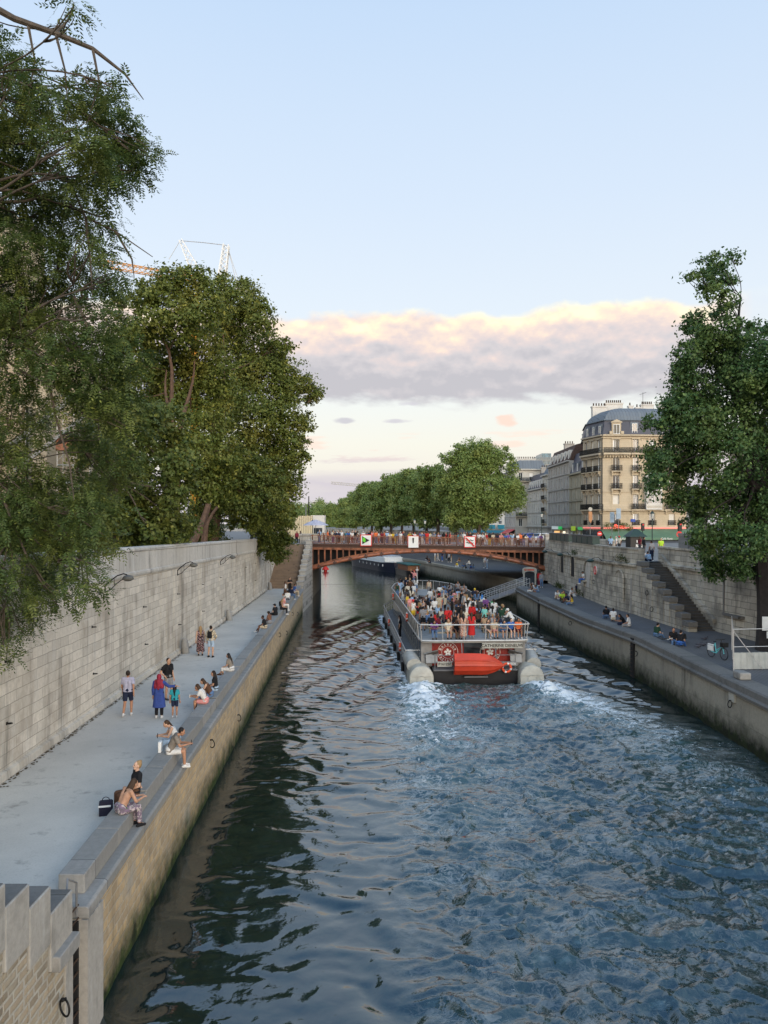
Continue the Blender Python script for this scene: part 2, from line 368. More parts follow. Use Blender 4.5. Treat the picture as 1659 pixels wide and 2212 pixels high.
smk = t.math('MULTIPLY', t.mapr(ns, .53, .64, smooth=True), t.math('MULTIPLY', t.mapr(el, .055, .075), t.mapr(el, .1, .125, 1, 0)))
base = t.mix(t.math('MULTIPLY', smk, .8), base, t.mix(t.mapr(el, .07, .095), S(205, 196, 205), S(246, 220, 205)))
lowm = t.math('MULTIPLY', t.mapr(t.math('ADD', el, t.math('MULTIPLY', t.math('SUBTRACT', ns, .5), .03)), .05, .066, 1, 0), t.mapr(ns, .3, .5, .75, 1))
base = t.mix(t.math('MULTIPLY', lowm, .85), base, t.mix(t.mapr(el, 0, .05), S(214, 208, 212), S(200, 194, 204)))
for ax, ae, aw, ah, cc in ((.154, .1262, .0135, .0075, S(243, 212, 196)), (-.048, .127, .014, .004, S(196, 194, 202)), (.027, .148, .016, .0035, S(205, 203, 210)), (.018, .1265, .02, .003, S(203, 200, 208))):
    ex = t.math('DIVIDE', t.math('SUBTRACT', t.math('DIVIDE', dx, t.math('MAXIMUM', dy, .05)), ax), aw); ey = t.math('DIVIDE', t.math('SUBTRACT', el, ae), ah)
    q = t.math('ADD', t.math('ADD', t.math('MULTIPLY', ex, ex), t.math('MULTIPLY', ey, ey)), t.math('MULTIPLY', t.math('SUBTRACT', n_fine, .5), 4.5))
    base = t.mix(t.math('MULTIPLY', t.mapr(q, .1, 1.3, .85, 0, True), t.mapr(dy, 0, .1)), base, cc)
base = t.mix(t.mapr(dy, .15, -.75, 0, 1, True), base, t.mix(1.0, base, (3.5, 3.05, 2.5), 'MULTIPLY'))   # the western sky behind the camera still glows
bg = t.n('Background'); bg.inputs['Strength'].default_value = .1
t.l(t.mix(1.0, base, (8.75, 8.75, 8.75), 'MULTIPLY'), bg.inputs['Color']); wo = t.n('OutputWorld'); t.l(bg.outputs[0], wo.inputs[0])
sun = bpy.data.lights.new('sun', 'SUN'); sun.energy = .95; sun.angle = R(25); sun.color = (1, .89, .76)
so = bpy.data.objects.new('sun', sun); C.objects.link(so)
sd = Vector((math.sin(SUN_AZ) * math.cos(SUN_EL), math.cos(SUN_AZ) * math.cos(SUN_EL), math.sin(SUN_EL)))   # towards the sun
so.rotation_euler = sd.to_track_quat('Z', 'Y').to_euler(); so.location = (0, -20, 60)
sc.view_settings.view_transform = 'Standard'; sc.view_settings.look = 'None'; sc.view_settings.exposure = .4; sc.view_settings.gamma = 1
sc.render.engine = 'CYCLES'; sc.cycles.use_denoising = True; sc.cycles.max_bounces = 6; sc.cycles.diffuse_bounces = 3; sc.cycles.glossy_bounces = 3; sc.cycles.transparent_max_bounces = 4
sc.cycles.caustics_reflective = False; sc.cycles.caustics_refractive = False
# ------------------------------------------------------------------ noise for the water surface
_g = np.random.RandomState(3); _perm = np.concatenate([_g.permutation(512)] * 3); _ang = _g.rand(512) * 2 * np.pi
def perlin(x, y):
    xi, yi = np.floor(x).astype(int), np.floor(y).astype(int); xf, yf = x - xi, y - yi
    def gr(i, j, a, b):
        h = _ang[_perm[_perm[i & 511] + (j & 511)]]; return np.cos(h) * a + np.sin(h) * b
    u, v = xf ** 3 * (xf * (xf * 6 - 15) + 10), yf ** 3 * (yf * (yf * 6 - 15) + 10)
    a = gr(xi, yi, xf, yf) * (1 - u) + gr(xi + 1, yi, xf - 1, yf) * u
    b = gr(xi, yi + 1, xf, yf - 1) * (1 - u) + gr(xi + 1, yi + 1, xf - 1, yf - 1) * u
    return (a * (1 - v) + b * v) * 1.5
def fbm(x, y, o=4, g=.5):
    s, a = 0, 1.0
    for i in range(o): s = s + a * perlin(x * 2 ** i + 17.3 * i, y * 2 ** i - 9.1 * i); a *= g
    return s
def sst(x, a, b):
    t_ = np.clip((x - a) / (b - a), 0, 1); return t_ * t_ * (3 - 2 * t_)
BX, BY, BH = 5.9, 50.6, R(2.9)                      # boat: stern centre on the water, heading
def boat_local(x, y):
    dx_, dy_ = x - BX, y - BY
    return dx_ * math.cos(BH) + dy_ * math.sin(BH), -dx_ * math.sin(BH) + dy_ * math.cos(BH)

# ------------------------------------------------------------------ water
xs = np.arange(-12, 21.01, .095); ys = [8.0]
while ys[-1] < 132: ys.append(ys[-1] + (.085 if ys[-1] < 48 else min(.085 + (ys[-1] - 48) * .006, .4)))
ys = np.array(ys); X, Y = np.meshgrid(xs, ys); bx, by = boat_local(X, Y); back = -by
turb = sst(X + .5 * fbm(X * .3, Y * .3, 2), -.4, 2.2) * sst(Y, 62, 49) * (1 - sst(X - (15.2 - np.clip((Y - 33) / 18, 0, 1) * 5.2) - .8 * perlin(X * .4, Y * .4), -.8, .6))
calm = (1 - .55 * sst(X, -4.2, -6.2) * sst(Y, 22, 30)) * (1 - .38 * sst(X, .5, -2.5) * sst(Y, 40, 28))
wx, wy = X + .6 * fbm(X * .55, Y * .55, 2), Y + .6 * fbm(X * .55 + 40, Y * .55, 2)
h = np.zeros_like(X)
for (lam, ang, amp, ph) in ((2.6, 62, .022, .3), (1.7, 48, .018, 1.7), (1.25, 75, .014, 4.), (3.6, 30, .02, 2.), (.95, 20, .009, 5.), (.8, 95, .008, .9)):
    k = 2 * np.pi / lam; h += amp * np.sin(k * (wx * math.cos(R(ang)) + wy * math.sin(R(ang))) + ph + 1.6 * perlin(X * .16, Y * .16))
h *= (.55 + .7 * np.clip(fbm(X * .12 + 5, Y * .12, 2) + .5, 0, 1.2)) * calm
h += .010 * fbm(wx * 2.2, wy * 2.2, 3) * calm
far_f = sst(Y, 90, 60); h *= .22 + .78 * sst(Y, 86, 66); h += .006 * (1 - far_f) * fbm(X * 1.0, Y * 1.7, 2)
# diverging crests on both sides of the hull
for side in (-1, 1):
    q = side * bx - 4.4; ddd = (q * .94 + by * .34); env = np.exp(-((q - 2.2) / 3.4) ** 2) * sst(q, -.3, .5) * sst(by, -12, 0) * (1 - sst(by, 28, 40))
    h += .11 * env * np.sin(ddd * 2 * np.pi / 2.4 + .8 * perlin(X * .2, Y * .2))
rid = 1 - np.abs(fbm(wx * .75, wy * .95, 4, .55)) * 2; rid2 = 1 - np.abs(fbm(wx * 1.9 + 9, wy * 2.3, 3, .5)) * 2
rid3 = 1 - np.abs(fbm(wx * 3.6 + 3, wy * 4.6, 3, .55)) * 2
rid0 = 1 - np.abs(fbm(wx * .38 + 21, wy * .5, 3, .5)) * 2
h += turb * (.13 * rid0 * rid0.clip(0) + .075 * rid * rid.clip(0) + .036 * rid2 + .013 * rid3 + .08 * fbm(X * .3, Y * .4, 3))
for sx in (-3.55, 3.7):                              # two boils behind the side hulls
    h += .30 * np.exp(-((bx - sx * (1 + .02 * back)) / (1.0 + .05 * back.clip(0))) ** 2) * np.exp(-((back - 2.2) / 2.2) ** 2) * (1 + .8 * fbm(wx * 1.5, wy * 1.5, 3))
h -= .22 * np.exp(-(bx / 2.0) ** 2) * np.exp(-((back - 1.4) / 2.4) ** 2)
inside = (np.abs(bx) < 3.9) & (by > .2) & (by < 39); h[inside] = -.25
h *= 1 - sst(Y, 118, 130)
fo = np.zeros_like(X); ae = np.zeros_like(X)
for sx, dr in ((-3.55, -.06), (3.7, .30)):
    cxl = sx + dr * back.clip(0) * (1 if dr < 0 else np.clip(14.0 / np.maximum(back, 14.0), 0, 1)); wd = 1.0 + .13 * back.clip(0)
    g_ = np.exp(-((bx - cxl) / wd) ** 2) * sst(back, -.8, .4)
    fo += g_ * (np.exp(-back.clip(0) / 5.5) * 1.35 + .26 * np.exp(-back.clip(0) / 22)); ae += g_ * np.exp(-back.clip(0) / 15) * 1.1
for side in (-1, 1):
    q = side * bx - 4.35; e2 = np.exp(-(q / .55) ** 2) * sst(by, 41, 36) * sst(by, -1, 2); fo += .75 * e2; ae += .3 * e2
ae += .16 * turb * np.exp(-(back.clip(0) / 30)); fo += turb * (.10 * np.exp(-back.clip(0) / 16) + .16 * np.clip(fbm(wx * .22 + 3, wy * .5, 3), 0, 1) * np.exp(-back.clip(0) / 30)) * (1 + fbm(X * .3, Y * .3, 2)); ae += turb * (.2 + .55 * np.clip(.35 + fbm(wx * .3, wy * .42, 3), 0, 1)) * (.6 * np.exp(-back.clip(0) / 13) + .20 * np.exp(-back.clip(0) / 60))
nf = fbm(wx * 1.1, wy * 1.9, 5, .6); fo = np.clip(fo * (1 + .9 * nf) + .35 * fo * rid2, 0, 1.3)
n0, n1 = X.shape
V = np.stack([X, Y, h], -1).reshape(-1, 3); idx = np.arange(n0 * n1).reshape(n0, n1)
Q = np.stack([idx[:-1, :-1], idx[:-1, 1:], idx[1:, 1:], idx[1:, :-1]], -1).reshape(-1, 4)
ex = np.array([(-400, 132, 0), (400, 132, 0), (400, 900, 0), (-400, 900, 0), (21, 8, 0), (40, 8, 0), (40, 132, 0), (21, 132, 0)], float)
base_i = len(V); V = np.vstack([V, ex]); Q = np.vstack([Q, [[base_i, base_i + 1, base_i + 2, base_i + 3], [base_i + 4, base_i + 5, base_i + 6, base_i + 7]]])
m, t = newmat('river_water'); pos = t.n('NewGeometry').outputs['Position']
def attr(n): return t.n('Attribute', attribute_name=n).outputs['Fac']
px_, py_, pz_ = t.sep(pos); tb = attr('turb')
fz = t.noise(t.comb(px_, t.math('MULTIPLY', py_, 1.5), 0), 5.5, 6, .68, .4); fz2 = t.noise(pos, 1.7, 5, .6)
foam = t.mapr(t.math('ADD', attr('foam'), t.math('MULTIPLY', t.math('SUBTRACT', fz, .5), 2.6)), .55, .85, 0, 1)
foam = t.math('MULTIPLY', foam, t.mapr(attr('foam'), .03, .25))
wc = t.mix(t.mapr(fz2, .4, .62), (.004, .010, .011), (.007, .017, .016))
wc = t.mix(t.math('MULTIPLY', attr('aer'), .85, True), wc, (.065, .118, .115))
wv = t.comb(t.math('ADD', px_, t.math('MULTIPLY', t.noise(pos, .8, 3), 2.2)), t.math('ADD', t.math('MULTIPLY', py_, 1.35), t.math('MULTIPLY', t.noise(t.vscale(pos, (1, 1, 4)), .9, 3), 2.2)), 0)
def vein(sc_, th): r_ = t.noise(wv, sc_, 4, .6); return t.mapr(t.math('ABSOLUTE', t.math('SUBTRACT', r_, .5)), 0, th, 1, 0)
veins = t.math('MAXIMUM', vein(.9, .028), t.math('MULTIPLY', vein(2.4, .04), .85))
vf = t.math('MULTIPLY', t.math('MULTIPLY', veins, t.mapr(attr('aer'), .09, .7, 0, .6)), t.mapr(t.noise(pos, .5, 4, .6), .4, .56))
foam = t.math('MAXIMUM', foam, vf)
wc = t.mix(t.math('MULTIPLY', foam, .85), wc, (.78, .80, .80))
farw = t.mapr(py_, 48, 95, 0, 1); rip = t.math('ADD', t.math('MULTIPLY', t.noise(t.comb(px_, t.math('MULTIPLY', py_, .8), 0), 2.6, 2, .45, .3), t.math('MULTIPLY', t.mapr(tb, 0, 1, .2, .42), t.mapr(farw, 0, 1, 1, .15))), t.math('MULTIPLY', t.noise(pos, 8, 3, .55, .4), t.mapr(tb, 0, 1, .025, .26)))
rip = t.math('ADD', rip, t.math('MULTIPLY', t.noise(t.comb(px_, t.math('MULTIPLY', py_, 2.0), 3), 1.5, 4, .6, .2), t.math('MULTIPLY', farw, .3)))
b = t.out(wc, t.mapr(foam, 0, 1, .045, .6), bump=rip, bstr=.5, bdist=.13, spec=.5); b.inputs['IOR'].default_value = 1.95; b.inputs['Specular Tint'].default_value = (.82, .92, 1, 1)
wm = fast_mesh('water', V, Q, m, True)
for nm, a in (('foam', fo), ('aer', ae), ('turb', turb)):
    at = wm.attributes.new(nm, 'FLOAT', 'POINT'); at.data.foreach_set('value', np.concatenate([a.ravel(), np.zeros(8)]).astype(np.float32))
tag(link('water', wm), kind='structure'); M['water'] = m

# ------------------------------------------------------------------ left bank
def xw(y): return -10.474 - .02957 * y               # foot of the tall wall
def xe(y): return -5.13 - .044 * y                   # river edge of the ledge
def zl(y): return -.0117 * (y - 33.9)                # the wall top falls gently
ZQ = 2.74
b = MB(); b.face([(xw(5), 5, ZQ), (-6.45, 5, ZQ), (-6.45, 15.75, ZQ), (xe(15.75) - .75, 15.75, ZQ), (xe(91) - .75, 91, ZQ), (xw(91), 91, ZQ)]); tag(b.build('quay_floor', M['quay_floor']), kind='structure')
qw = empty('quay_wall', (xw(10), 10, ZQ), 0, 'tall pale ashlar quay wall with stained smooth parapet below the big leafy trees', 'wall')
path = [(xw(y), y) for y in (2, 15, 30, 45, 60, 75, 90.8)]; zo = [zl(p[1]) for p in path]
b = MB(); b.sweep([(0, 2.6), (0, 7.83), (-.6, 7.83), (-.6, 2.6)], path, zo)
for px, py in ((575.6, 2161), (594, 2161), (621, 2294), (709, 2082), (716, 2176), (782, 2057), (834, 2037), (873, 2021), (907, 2008)):
    q = px * .60636; yy = -10.474 / ((q - CX) / F + .02957)
    x = xw(yy); b.box(x - .05, x + .02, yy - .16, yy + .16, 2.7, 7.8 + zl(yy))
b.build('wall_face', M['left_wall'], qw)
b = MB(); b.sweep([(.06, 7.83), (.10, 7.92), (.10, 8.02), (.03, 8.07), (.02, 8.95), (.07, 9.0), (.07, 9.1), (.0, 9.38 - .2), (-.5, 9.38 - .2), (-.5, 7.83)], path, zo); b.build('parapet', M['parapet'], qw)
b = MB(); b.sweep([(.13, 2.70), (.10, 2.98), (0, 3.02), (-.05, 3.02), (-.05, 2.70)], path); b.build('plinth', M['left_wall'], qw)
# river wall of the left quay with ledge and stone seat
rw = empty('river_wall', (xe(16), 16, 0), 0, 'sandy rubble river wall with mossy foot under the left footpath', 'wall')
pr = [(xe(y), y) for y in (15.75, 30, 45, 60, 75, 91.2)]
b = MB(); b.sweep([(-.12, -1.5), (-.14, 2.48), (-1.5, 2.48), (-1.5, -1.5)], pr); b.build('wall_face', M['river_wall'], rw)
b = MB(); b.sweep([(0, 2.48), (0, 2.68), (-.05, 2.72), (-.95, 2.735), (-.95, 2.48)], pr); b.build('ledge', M['coping'], rw, bevel=.015)
b = MB(); b.box(xe(15.9) - .6, xe(15.9) - .0, 15.72, 16.6, -1.5, 2.47); b.build('corner_block', M['step_block'], rw)
st = empty('stone_bench', (xe(16.3) - .5, 16.3, 2.72), 0, 'long low grey stone kerb seat running along the river ledge', 'seat'); b = MB(); yy = 16.3; k = 0
while yy < 90:
    ln = min(rnd.uniform(2.0, 3.4), 90.6 - yy); hh = 3.12 + rnd.choice((0, 0, .02, -.02, .035)); y2 = yy + ln - .018
    pp = [(xe(yy) - .26, yy), (xe(y2) - .26, y2), (xe(y2) - .80, y2), (xe(yy) - .80, yy)]; b.prism(pp, 2.72, hh); yy += ln
b.build('seat_block', M['coping'], st, bevel=.02)
# iron brackets, rings, lamps and guard stones
def on_wall(px, py, a=-10.474, bb=-.02957):
    y = a / ((px - CX) / F - bb); return Vector((a + bb * y, y, CZ - (py - HY) * y / F))
mh = MB(); mh.box(-.02, .10, -.03, .03, -.03, .03); mh.torus((.16, 0, 0), .09, .028, 'z', 14, 6); mh.box(-.01, .03, -.08, .08, -.06, .06)
mhm = mh.mesh('mooring_hook', M['iron'], True)
hooks = [(328, 2233.6), (332, 2400), (24, 2577), (19, 2357), (510.6, 2162), (516.5, 2295), (632, 2116), (636, 2225), (718, 2082), (721, 2177), (782, 2057), (783.5, 2139), (834, 2037), (835, 2110), (873, 2021), (874, 2087), (907, 2008), (907, 2068)]
for i, (sx, sy) in enumerate(hooks):
    o = link('mooring_hook', mhm, None, on_wall(sx * .60636, sy * .60636), None, (.65,) * 3)
    tag(o, 'small iron mooring bracket in a pair on a joint of the pale ashlar wall', 'bracket', 'iron brackets on the quay wall')
rg = MB(); rg.torus((.03, 0, -.2), .21, .026, 'x', 24, 7); rg.tube([(-.05, 0, 0), (.07, 0, 0)], .04, 8); rgm = rg.mesh('mooring_ring', M['iron'], True)
def ring(p, label, grp): tag(link('mooring_ring', rgm, None, p, (0, 0, R(52)), (.72,) * 3), label, 'mooring ring', grp)
for i, (sx, sy, l) in enumerate(((750, 2650, 'iron ring on the sandy river wall below the man in taupe'), (847, 2558, 'iron ring on the sandy river wall between two larger visible rings'), (993.6, 2262, None), (1019, 2255, None), (1040, 2188, None), (1058, 2190, None), (1089.5, 2060, None))):
    q = (sx * .60636, sy * .60636); y = -5.25 / ((q[0] - CX) / F + .044)
    ring(Vector((-5.25 - .044 * y + .03, y, min(max(CZ - (q[1] - HY) * y / F, 1.0), 2.1) + .15)), l or 'small iron mooring ring on the far end of the sandy river wall', None if l else 'far rings on the left river wall')
ll = RS0 = np.random.RandomState(5); n = 1500; ly = RS0.uniform(16, 88, n); lx = -10.474 - .02957 * ly + .14 + np.abs(RS0.normal(size=n)) * .09; sz = RS0.uniform(.02, .055, n); an = RS0.uniform(0, 6.28, n); q4 = []
for k in range(4): q4.append(np.stack([lx + sz * np.cos(an + k * 1.571), ly + sz * 1.2 * np.sin(an + k * 1.571), ZQ + .006 + RS0.uniform(0, .012, n)], -1))
tag(link('fallen_leaves', fast_mesh('fallen_leaves', np.stack(q4, 1).reshape(-1, 3), np.arange(4 * n).reshape(n, 4), plain('dry_leaf_litter', (.09, .065, .035), .9))), kind='stuff')
ring(Vector((xe(14.2) + .02, 14.3, 1.75)), 'large iron ring beside the ladder on the rubble stair wall', None)
lampd = [(258, 1232, 0, 'wall lamp with the biggest grey bowl, half hidden by leaves'), (383, 1230, 1, 'curved double arm wall lamp fixed below the middle of the parapet'), (476, 1205, 2, 'curved double arm wall lamp second from the far stairs'), (560, 1190, 3, 'curved double arm wall lamp nearest to the far stairs')]
lm = MB(); lm.box(-.02, .06, -.05, .05, -.28, .28)
arm = [(.03, 0, .2), (.35, .1, .55), (.8, .25, .92), (1.2, .38, 1.05), (1.42, .45, .98), (1.5, .47, .8)]; lm.tube(arm, .045, 7); lm.tube([(.03, 0, -.2), (.35, .12, -.08), (.75, .26, .35), (1.05, .36, .6), (1.25, .42, .66)], .03, 7); lm.tube([(.6, .2, .75), (.62, .22, .25)], .018, 6)
lbm = lm.mesh('bracket', M['iron'], True); hd = MB(); hd.ell((0, 0, .06), .30, .30, .2, 18, 8); hd.lathe([(.31, -.02), (.32, .06), (.30, .08)], seg=18); lhm = hd.mesh('lamp_bowl', M['lamp_grey'], True)
for px, py, i, l in lampd:
    y = -10.474 / ((px - (110 if i == 0 else 0) * 0 - CX) / F + .02957); y = y if i else y - 2.0
    e = empty('wall_lamp', (xw(y), y, 7.45 + zl(y) + .1), 0, l, 'lamp', 'curved lamps on the tall quay wall'); link('bracket', lbm, e); link('lamp_bowl', lhm, e, (1.5, .47, .66), None, (1.3, 1.3, 1.15)); e.scale = (.58, .58, .58)
gs = MB(); gs.tube([(.05, 0, -.02), (.0, 0, .4), (-.04, 0, .85), (-.06, 0, .98)], [.27, .25, .22, .15], 10); gsm = gs.mesh('guard_stone', M['coping'], True)
for px, py, l in ((396, 1411, 'worn grey guard stone at the wall foot beside the couple'), (486, 1340, 'worn grey guard stone at the wall foot past the couple'), (573, 1274, 'worn grey guard stone at the foot of the far stairs')):
    q = G(px, py, ZQ); tag(link('guard_stone', gsm, None, (xw(q.y) + .36, q.y, ZQ), None, (.85,) * 3), l, 'guard stone', 'guard stones along the wall')
# near stair with stepped parapet, ladder slot
sp = empty('stepped_parapet', (-6.2, 13, 0), 0, 'stepped stone stair parapet of pale blocks over rubble in the near corner', 'wall'); XE = -5.85
ty, tz = [15.02, 14.04, 13.2, 12.36, 11.52, 10.68, 9.84, 9.0], [3.40, 3.91, 4.33, 4.72, 5.14, 5.56, 5.98]
b = MB(); r = MB()
for i in range(7):
    b.box(XE - .62, XE, ty[i + 1] + .006, ty[i] - .004, tz[i] - 1.02, tz[i]); r.box(XE - .6, XE - .035, ty[i + 1], ty[i] - .03, -1.5, tz[i] - 1.022)
b.build('step_block', M['step_block'], sp, bevel=.02); 
for i in range(7): c = MB(); c.box(XE - .60, XE - .03, ty[i + 1] + .02, ty[i] - .03, tz[i] - .004, tz[i] + .012); c.build('tread_cap', M['coping_dark'], sp)
r.build('rubble_face', M['rubble'], sp)
b = MB(); b.box(XE - .1, XE + .14, 14.1, 15.02, 2.34, 2.62); b.build('ledge', M['coping'], sp, bevel=.02)
b = MB(); b.box(XE - .5, XE - .0, 14.7, 15.04, -1.5, 2.33); b.build('corner_block', M['step_block'], sp, bevel=.01)
ns_ = MB()
for i in range(12): ns_.box(xw(14) - .5, XE - .62, 15.0 - .35 * (i + 1), 15.0 - .35 * i, 2.5, 2.74 + .2 * (i + 1))
ns_.thing('stone_stairs', M['stair'], (-9, 14, 2.74), 'flight of stone steps rising behind the stepped parapet in the near corner', 'stairs')
ld = empty('iron_ladder', (XE - .3, 15.4, 0), 0, 'dark iron ladder set into a slot of the near river wall', 'ladder')
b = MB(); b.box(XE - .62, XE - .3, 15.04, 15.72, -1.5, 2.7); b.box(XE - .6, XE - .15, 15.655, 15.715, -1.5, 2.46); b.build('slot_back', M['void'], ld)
b = MB()
for i in range(14): b.tube([(XE - .16, 15.05, -.6 + .26 * i), (XE - .16, 15.71, -.6 + .26 * i)], .018, 6)
b.build('rung', M['rust'], ld, True)
b = MB()
b.tube([(XE - .16, 15.12, 2.6), (XE - .16, 15.12, 3.25), (XE - .25, 15.4, 3.42), (XE - .16, 15.62, 3.25), (XE - .16, 15.62, 2.6)], .022, 7); b.build('handle', M['rail_grey'], ld, True)
# far stairs up to the bridge
fs = empty('far_stairs', (-11.5, 91, ZQ), 0, 'wide worn brown stone staircase climbing from footpath to the bridge', 'stairs'); b = MB(); N = 30
for i in range(N):
    y0 = 90.9 + 11.6 * i / N; b.box(-13.25 + .0 * i, -9.95 + .0 * i, y0, 103.5, ZQ + (7.45 - ZQ) * i / N - (.02 if i else .3), ZQ + (7.45 - ZQ) * (i + 1) / N)
b.build('steps', M['stair'], fs)
b = MB()
for i in range(9):
    y0 = 91 + 1.3 * i; zt = 3.35 + .56 * i; b.box(-9.95, -9.2, y0, y0 + 1.28, -1.5, zt); b.box(-10.0, -9.15, y0 - .02, y0 + 1.3, zt + .003, zt + .2)
b.build('side_wall', M['parapet_x'], fs, bevel=.03)
b = MB(); b.sweep([(0, 2.6), (0, 9.0), (-.7, 9.0), (-.7, 2.6)], [(-13.2, 90.8), (-13.3, 104)]); b.thing('end_wall', M['left_wall'], (-13.3, 95, 2.7), 'stained stone wall flanking the far stairs beneath the overhanging bush', 'wall')
# left plateau beyond the wall
b = MB(); b.face([(xw(2) - .5, 2, 8.0), (-400, 2, 8.0), (-400, 104, 7.6), (-13.4, 104, 7.5), (-13.4, 90, 7.6)]); tag(b.build('garden_ground', M['soil']), kind='structure')
b = MB(); b.face([(-400, 104, 7.45), (-9.7, 104, 7.45), (-9.9, 126, 7.45), (-14, 160, 7.4), (-45, 260, 7.3), (-160, 420, 7.2), (-400, 700, 7.2)])
b.face([(-9.7, 104, 7.45), (-9.7, 104, -1), (-9.9, 126, -1), (-9.9, 126, 7.45)]); tag(b.build('left_street', M['pavement']), kind='structure')
b = MB(); b.sweep([(0, -1), (0, 8.3), (-.6, 8.3), (-.6, -1)], [(-9.9, 124.5), (-14, 160), (-45, 260), (-160, 420)]); b.thing('far_quay_wall', M['parapet'], (-10, 126, 0), 'distant pale quay wall beyond the bridge on the cathedral side', 'wall')
# ------------------------------------------------------------------ right bank
RE = [(16.3, 24), (16.4, 38), (16.6, 52.7), (15.7, 62.9), (15.3, 78.9), (15.3, 92.5)]
ZR = 2.74
def rx(y):
    for (a, y0), (c, y1) in zip(RE, RE[1:]):
        if y <= y1: return a + (c - a) * (y - y0) / (y1 - y0)
    return RE[-1][0]
b = MB(); b.face([(x, y, ZR) for x, y in RE] + [(17.8, 99, ZR), (17.9, 104, ZR), (40, 104, ZR), (40, 24, ZR)]); tag(b.build('quay_paving', M['cobble']), kind='structure')
far_edge = [(17.9, 98), (16.6, 108), (15, 117), (10.7, 138), (6.4, 158), (-3, 190), (-26, 250), (-70, 340)]
b = MB(); b.face([(x, y, ZR) for x, y in far_edge] + [(-40, 340, ZR), (0, 252, ZR), (16, 200, ZR), (30, 104, ZR), (30, 98, ZR)]); tag(b.build('far_quay_paving', M['cobble']), kind='structure')
rq = empty('river_wall', (16.5, 40, 0), 0, 'dark weathered river wall with black algae line below the seated people on the quay', 'wall')
rp = [(x, y) for x, y in RE]
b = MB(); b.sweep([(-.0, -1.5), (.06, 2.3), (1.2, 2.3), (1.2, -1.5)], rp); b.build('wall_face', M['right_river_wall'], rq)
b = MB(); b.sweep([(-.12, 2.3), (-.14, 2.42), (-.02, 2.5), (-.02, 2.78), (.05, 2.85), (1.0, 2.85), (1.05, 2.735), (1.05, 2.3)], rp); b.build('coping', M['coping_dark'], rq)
b = MB()
for y in (53.2, 79): b.box(rx(y) - .07, rx(y) + .3, y - .28, y + .28, -1.5, 2.6)
b.build('ladder_slot', M['void'], rq)
b = MB()
for y in (53.2, 79):
    for i in range(9): b.tube([(rx(y) - .11, y - .26, .1 + i * .28), (rx(y) - .11, y + .26, .1 + i * .28)], .02, 5)
b.build('ladder_rung', M['rust'], rq)
b = MB(); b.sweep([(-.0, -1.5), (.04, 2.4), (1.2, 2.4), (1.2, -1.5)], far_edge); b.sweep([(-.12, 2.4), (-.12, 2.8), (.8, 2.8), (.8, 2.4)], far_edge)
b.thing('far_river_wall', M['right_river_wall'], (15, 117, 0), 'dark river wall with coping continuing underneath the arch bridge', 'wall')
for yy, zz, l in ((52.3, 1.7, 'iron ring beside the dark ladder slot of the weathered river wall'), (37.6, 1.75, 'iron ring below a pale patch near the fence end of the weathered river wall'), (66.5, 1.9, 'iron ring on the weathered river wall below the seated pair')):
    o = link('mooring_ring', rgm, None, (rx(yy) - .1, yy, zz + .15), (0, 0, R(125)), (.8,) * 3); tag(o, l, 'mooring ring')
b = MB(); b.box(rx(37.6) - .035, rx(37.6) + .1, 37.35, 37.95, 1.85, 2.25); b.thing('wall_plate', M['cream'], (rx(37.6), 37.6, 2), 'small pale plate on the river wall above the nearest ring', 'plate')
# tall wall behind the quay, with stairs set into it
tw = empty('retaining_wall', (20.3, 80, ZR), 0, 'tall patched retaining wall with arched niches and blackened stone above the quay', 'wall')
wp = [(20.6, 64.9), (19.9, 71.3), (20.2, 90), (20.4, 99.5), (22, 104.5)]
b = MB(); b.sweep([(0, 2.5), (.10, 6.62), (1.2, 6.62), (1.2, 2.5)], wp)
b.build('wall_face', M['right_wall'], tw)
b = MB(); b.sweep([(-.10, 6.62), (-.14, 6.72), (-.14, 6.84), (.1, 6.9), (.12, 8.0), (.05, 8.03), (.05, 8.16), (.6, 8.16), (.6, 6.62)], wp); b.build('parapet', M['right_wall'], tw)
def wx_(y):
    q = sorted(wp, key=lambda a: a[1])
    for (a, y0), (c, y1) in zip(q, q[1:]):
        if y <= y1: return a + (c - a) * (y - y0) / (y1 - y0)
    return q[-1][0]
def arch_pts(w_, h_, hs, n=8): return [(-w_ / 2, 0), (w_ / 2, 0)] + [(w_ / 2 * math.cos(math.pi * i / n), hs + (h_ - hs) * math.sin(math.pi * i / n)) for i in range(n + 1)]
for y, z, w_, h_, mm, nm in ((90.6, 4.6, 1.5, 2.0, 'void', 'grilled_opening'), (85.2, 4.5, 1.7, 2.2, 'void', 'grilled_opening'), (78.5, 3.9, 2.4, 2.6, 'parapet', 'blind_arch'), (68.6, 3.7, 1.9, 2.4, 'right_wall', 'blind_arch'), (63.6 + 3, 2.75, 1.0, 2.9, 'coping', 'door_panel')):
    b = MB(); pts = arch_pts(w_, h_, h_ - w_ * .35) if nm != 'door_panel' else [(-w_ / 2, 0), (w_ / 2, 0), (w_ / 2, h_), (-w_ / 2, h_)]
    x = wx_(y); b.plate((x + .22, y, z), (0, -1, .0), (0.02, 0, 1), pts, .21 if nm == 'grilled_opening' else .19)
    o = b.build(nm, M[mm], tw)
    b = MB(); po = [(p[0] * 1.16, p[1] * 1.06 - .03) for p in pts]
    if nm != 'door_panel':
        ring_ = [(x - .03 + .05, y - p[0], z + p[1]) for p in po] ; b.tube(ring_[1:] + [ring_[0]], .09, 6); b.build('arch_surround', M['right_wall'], o)
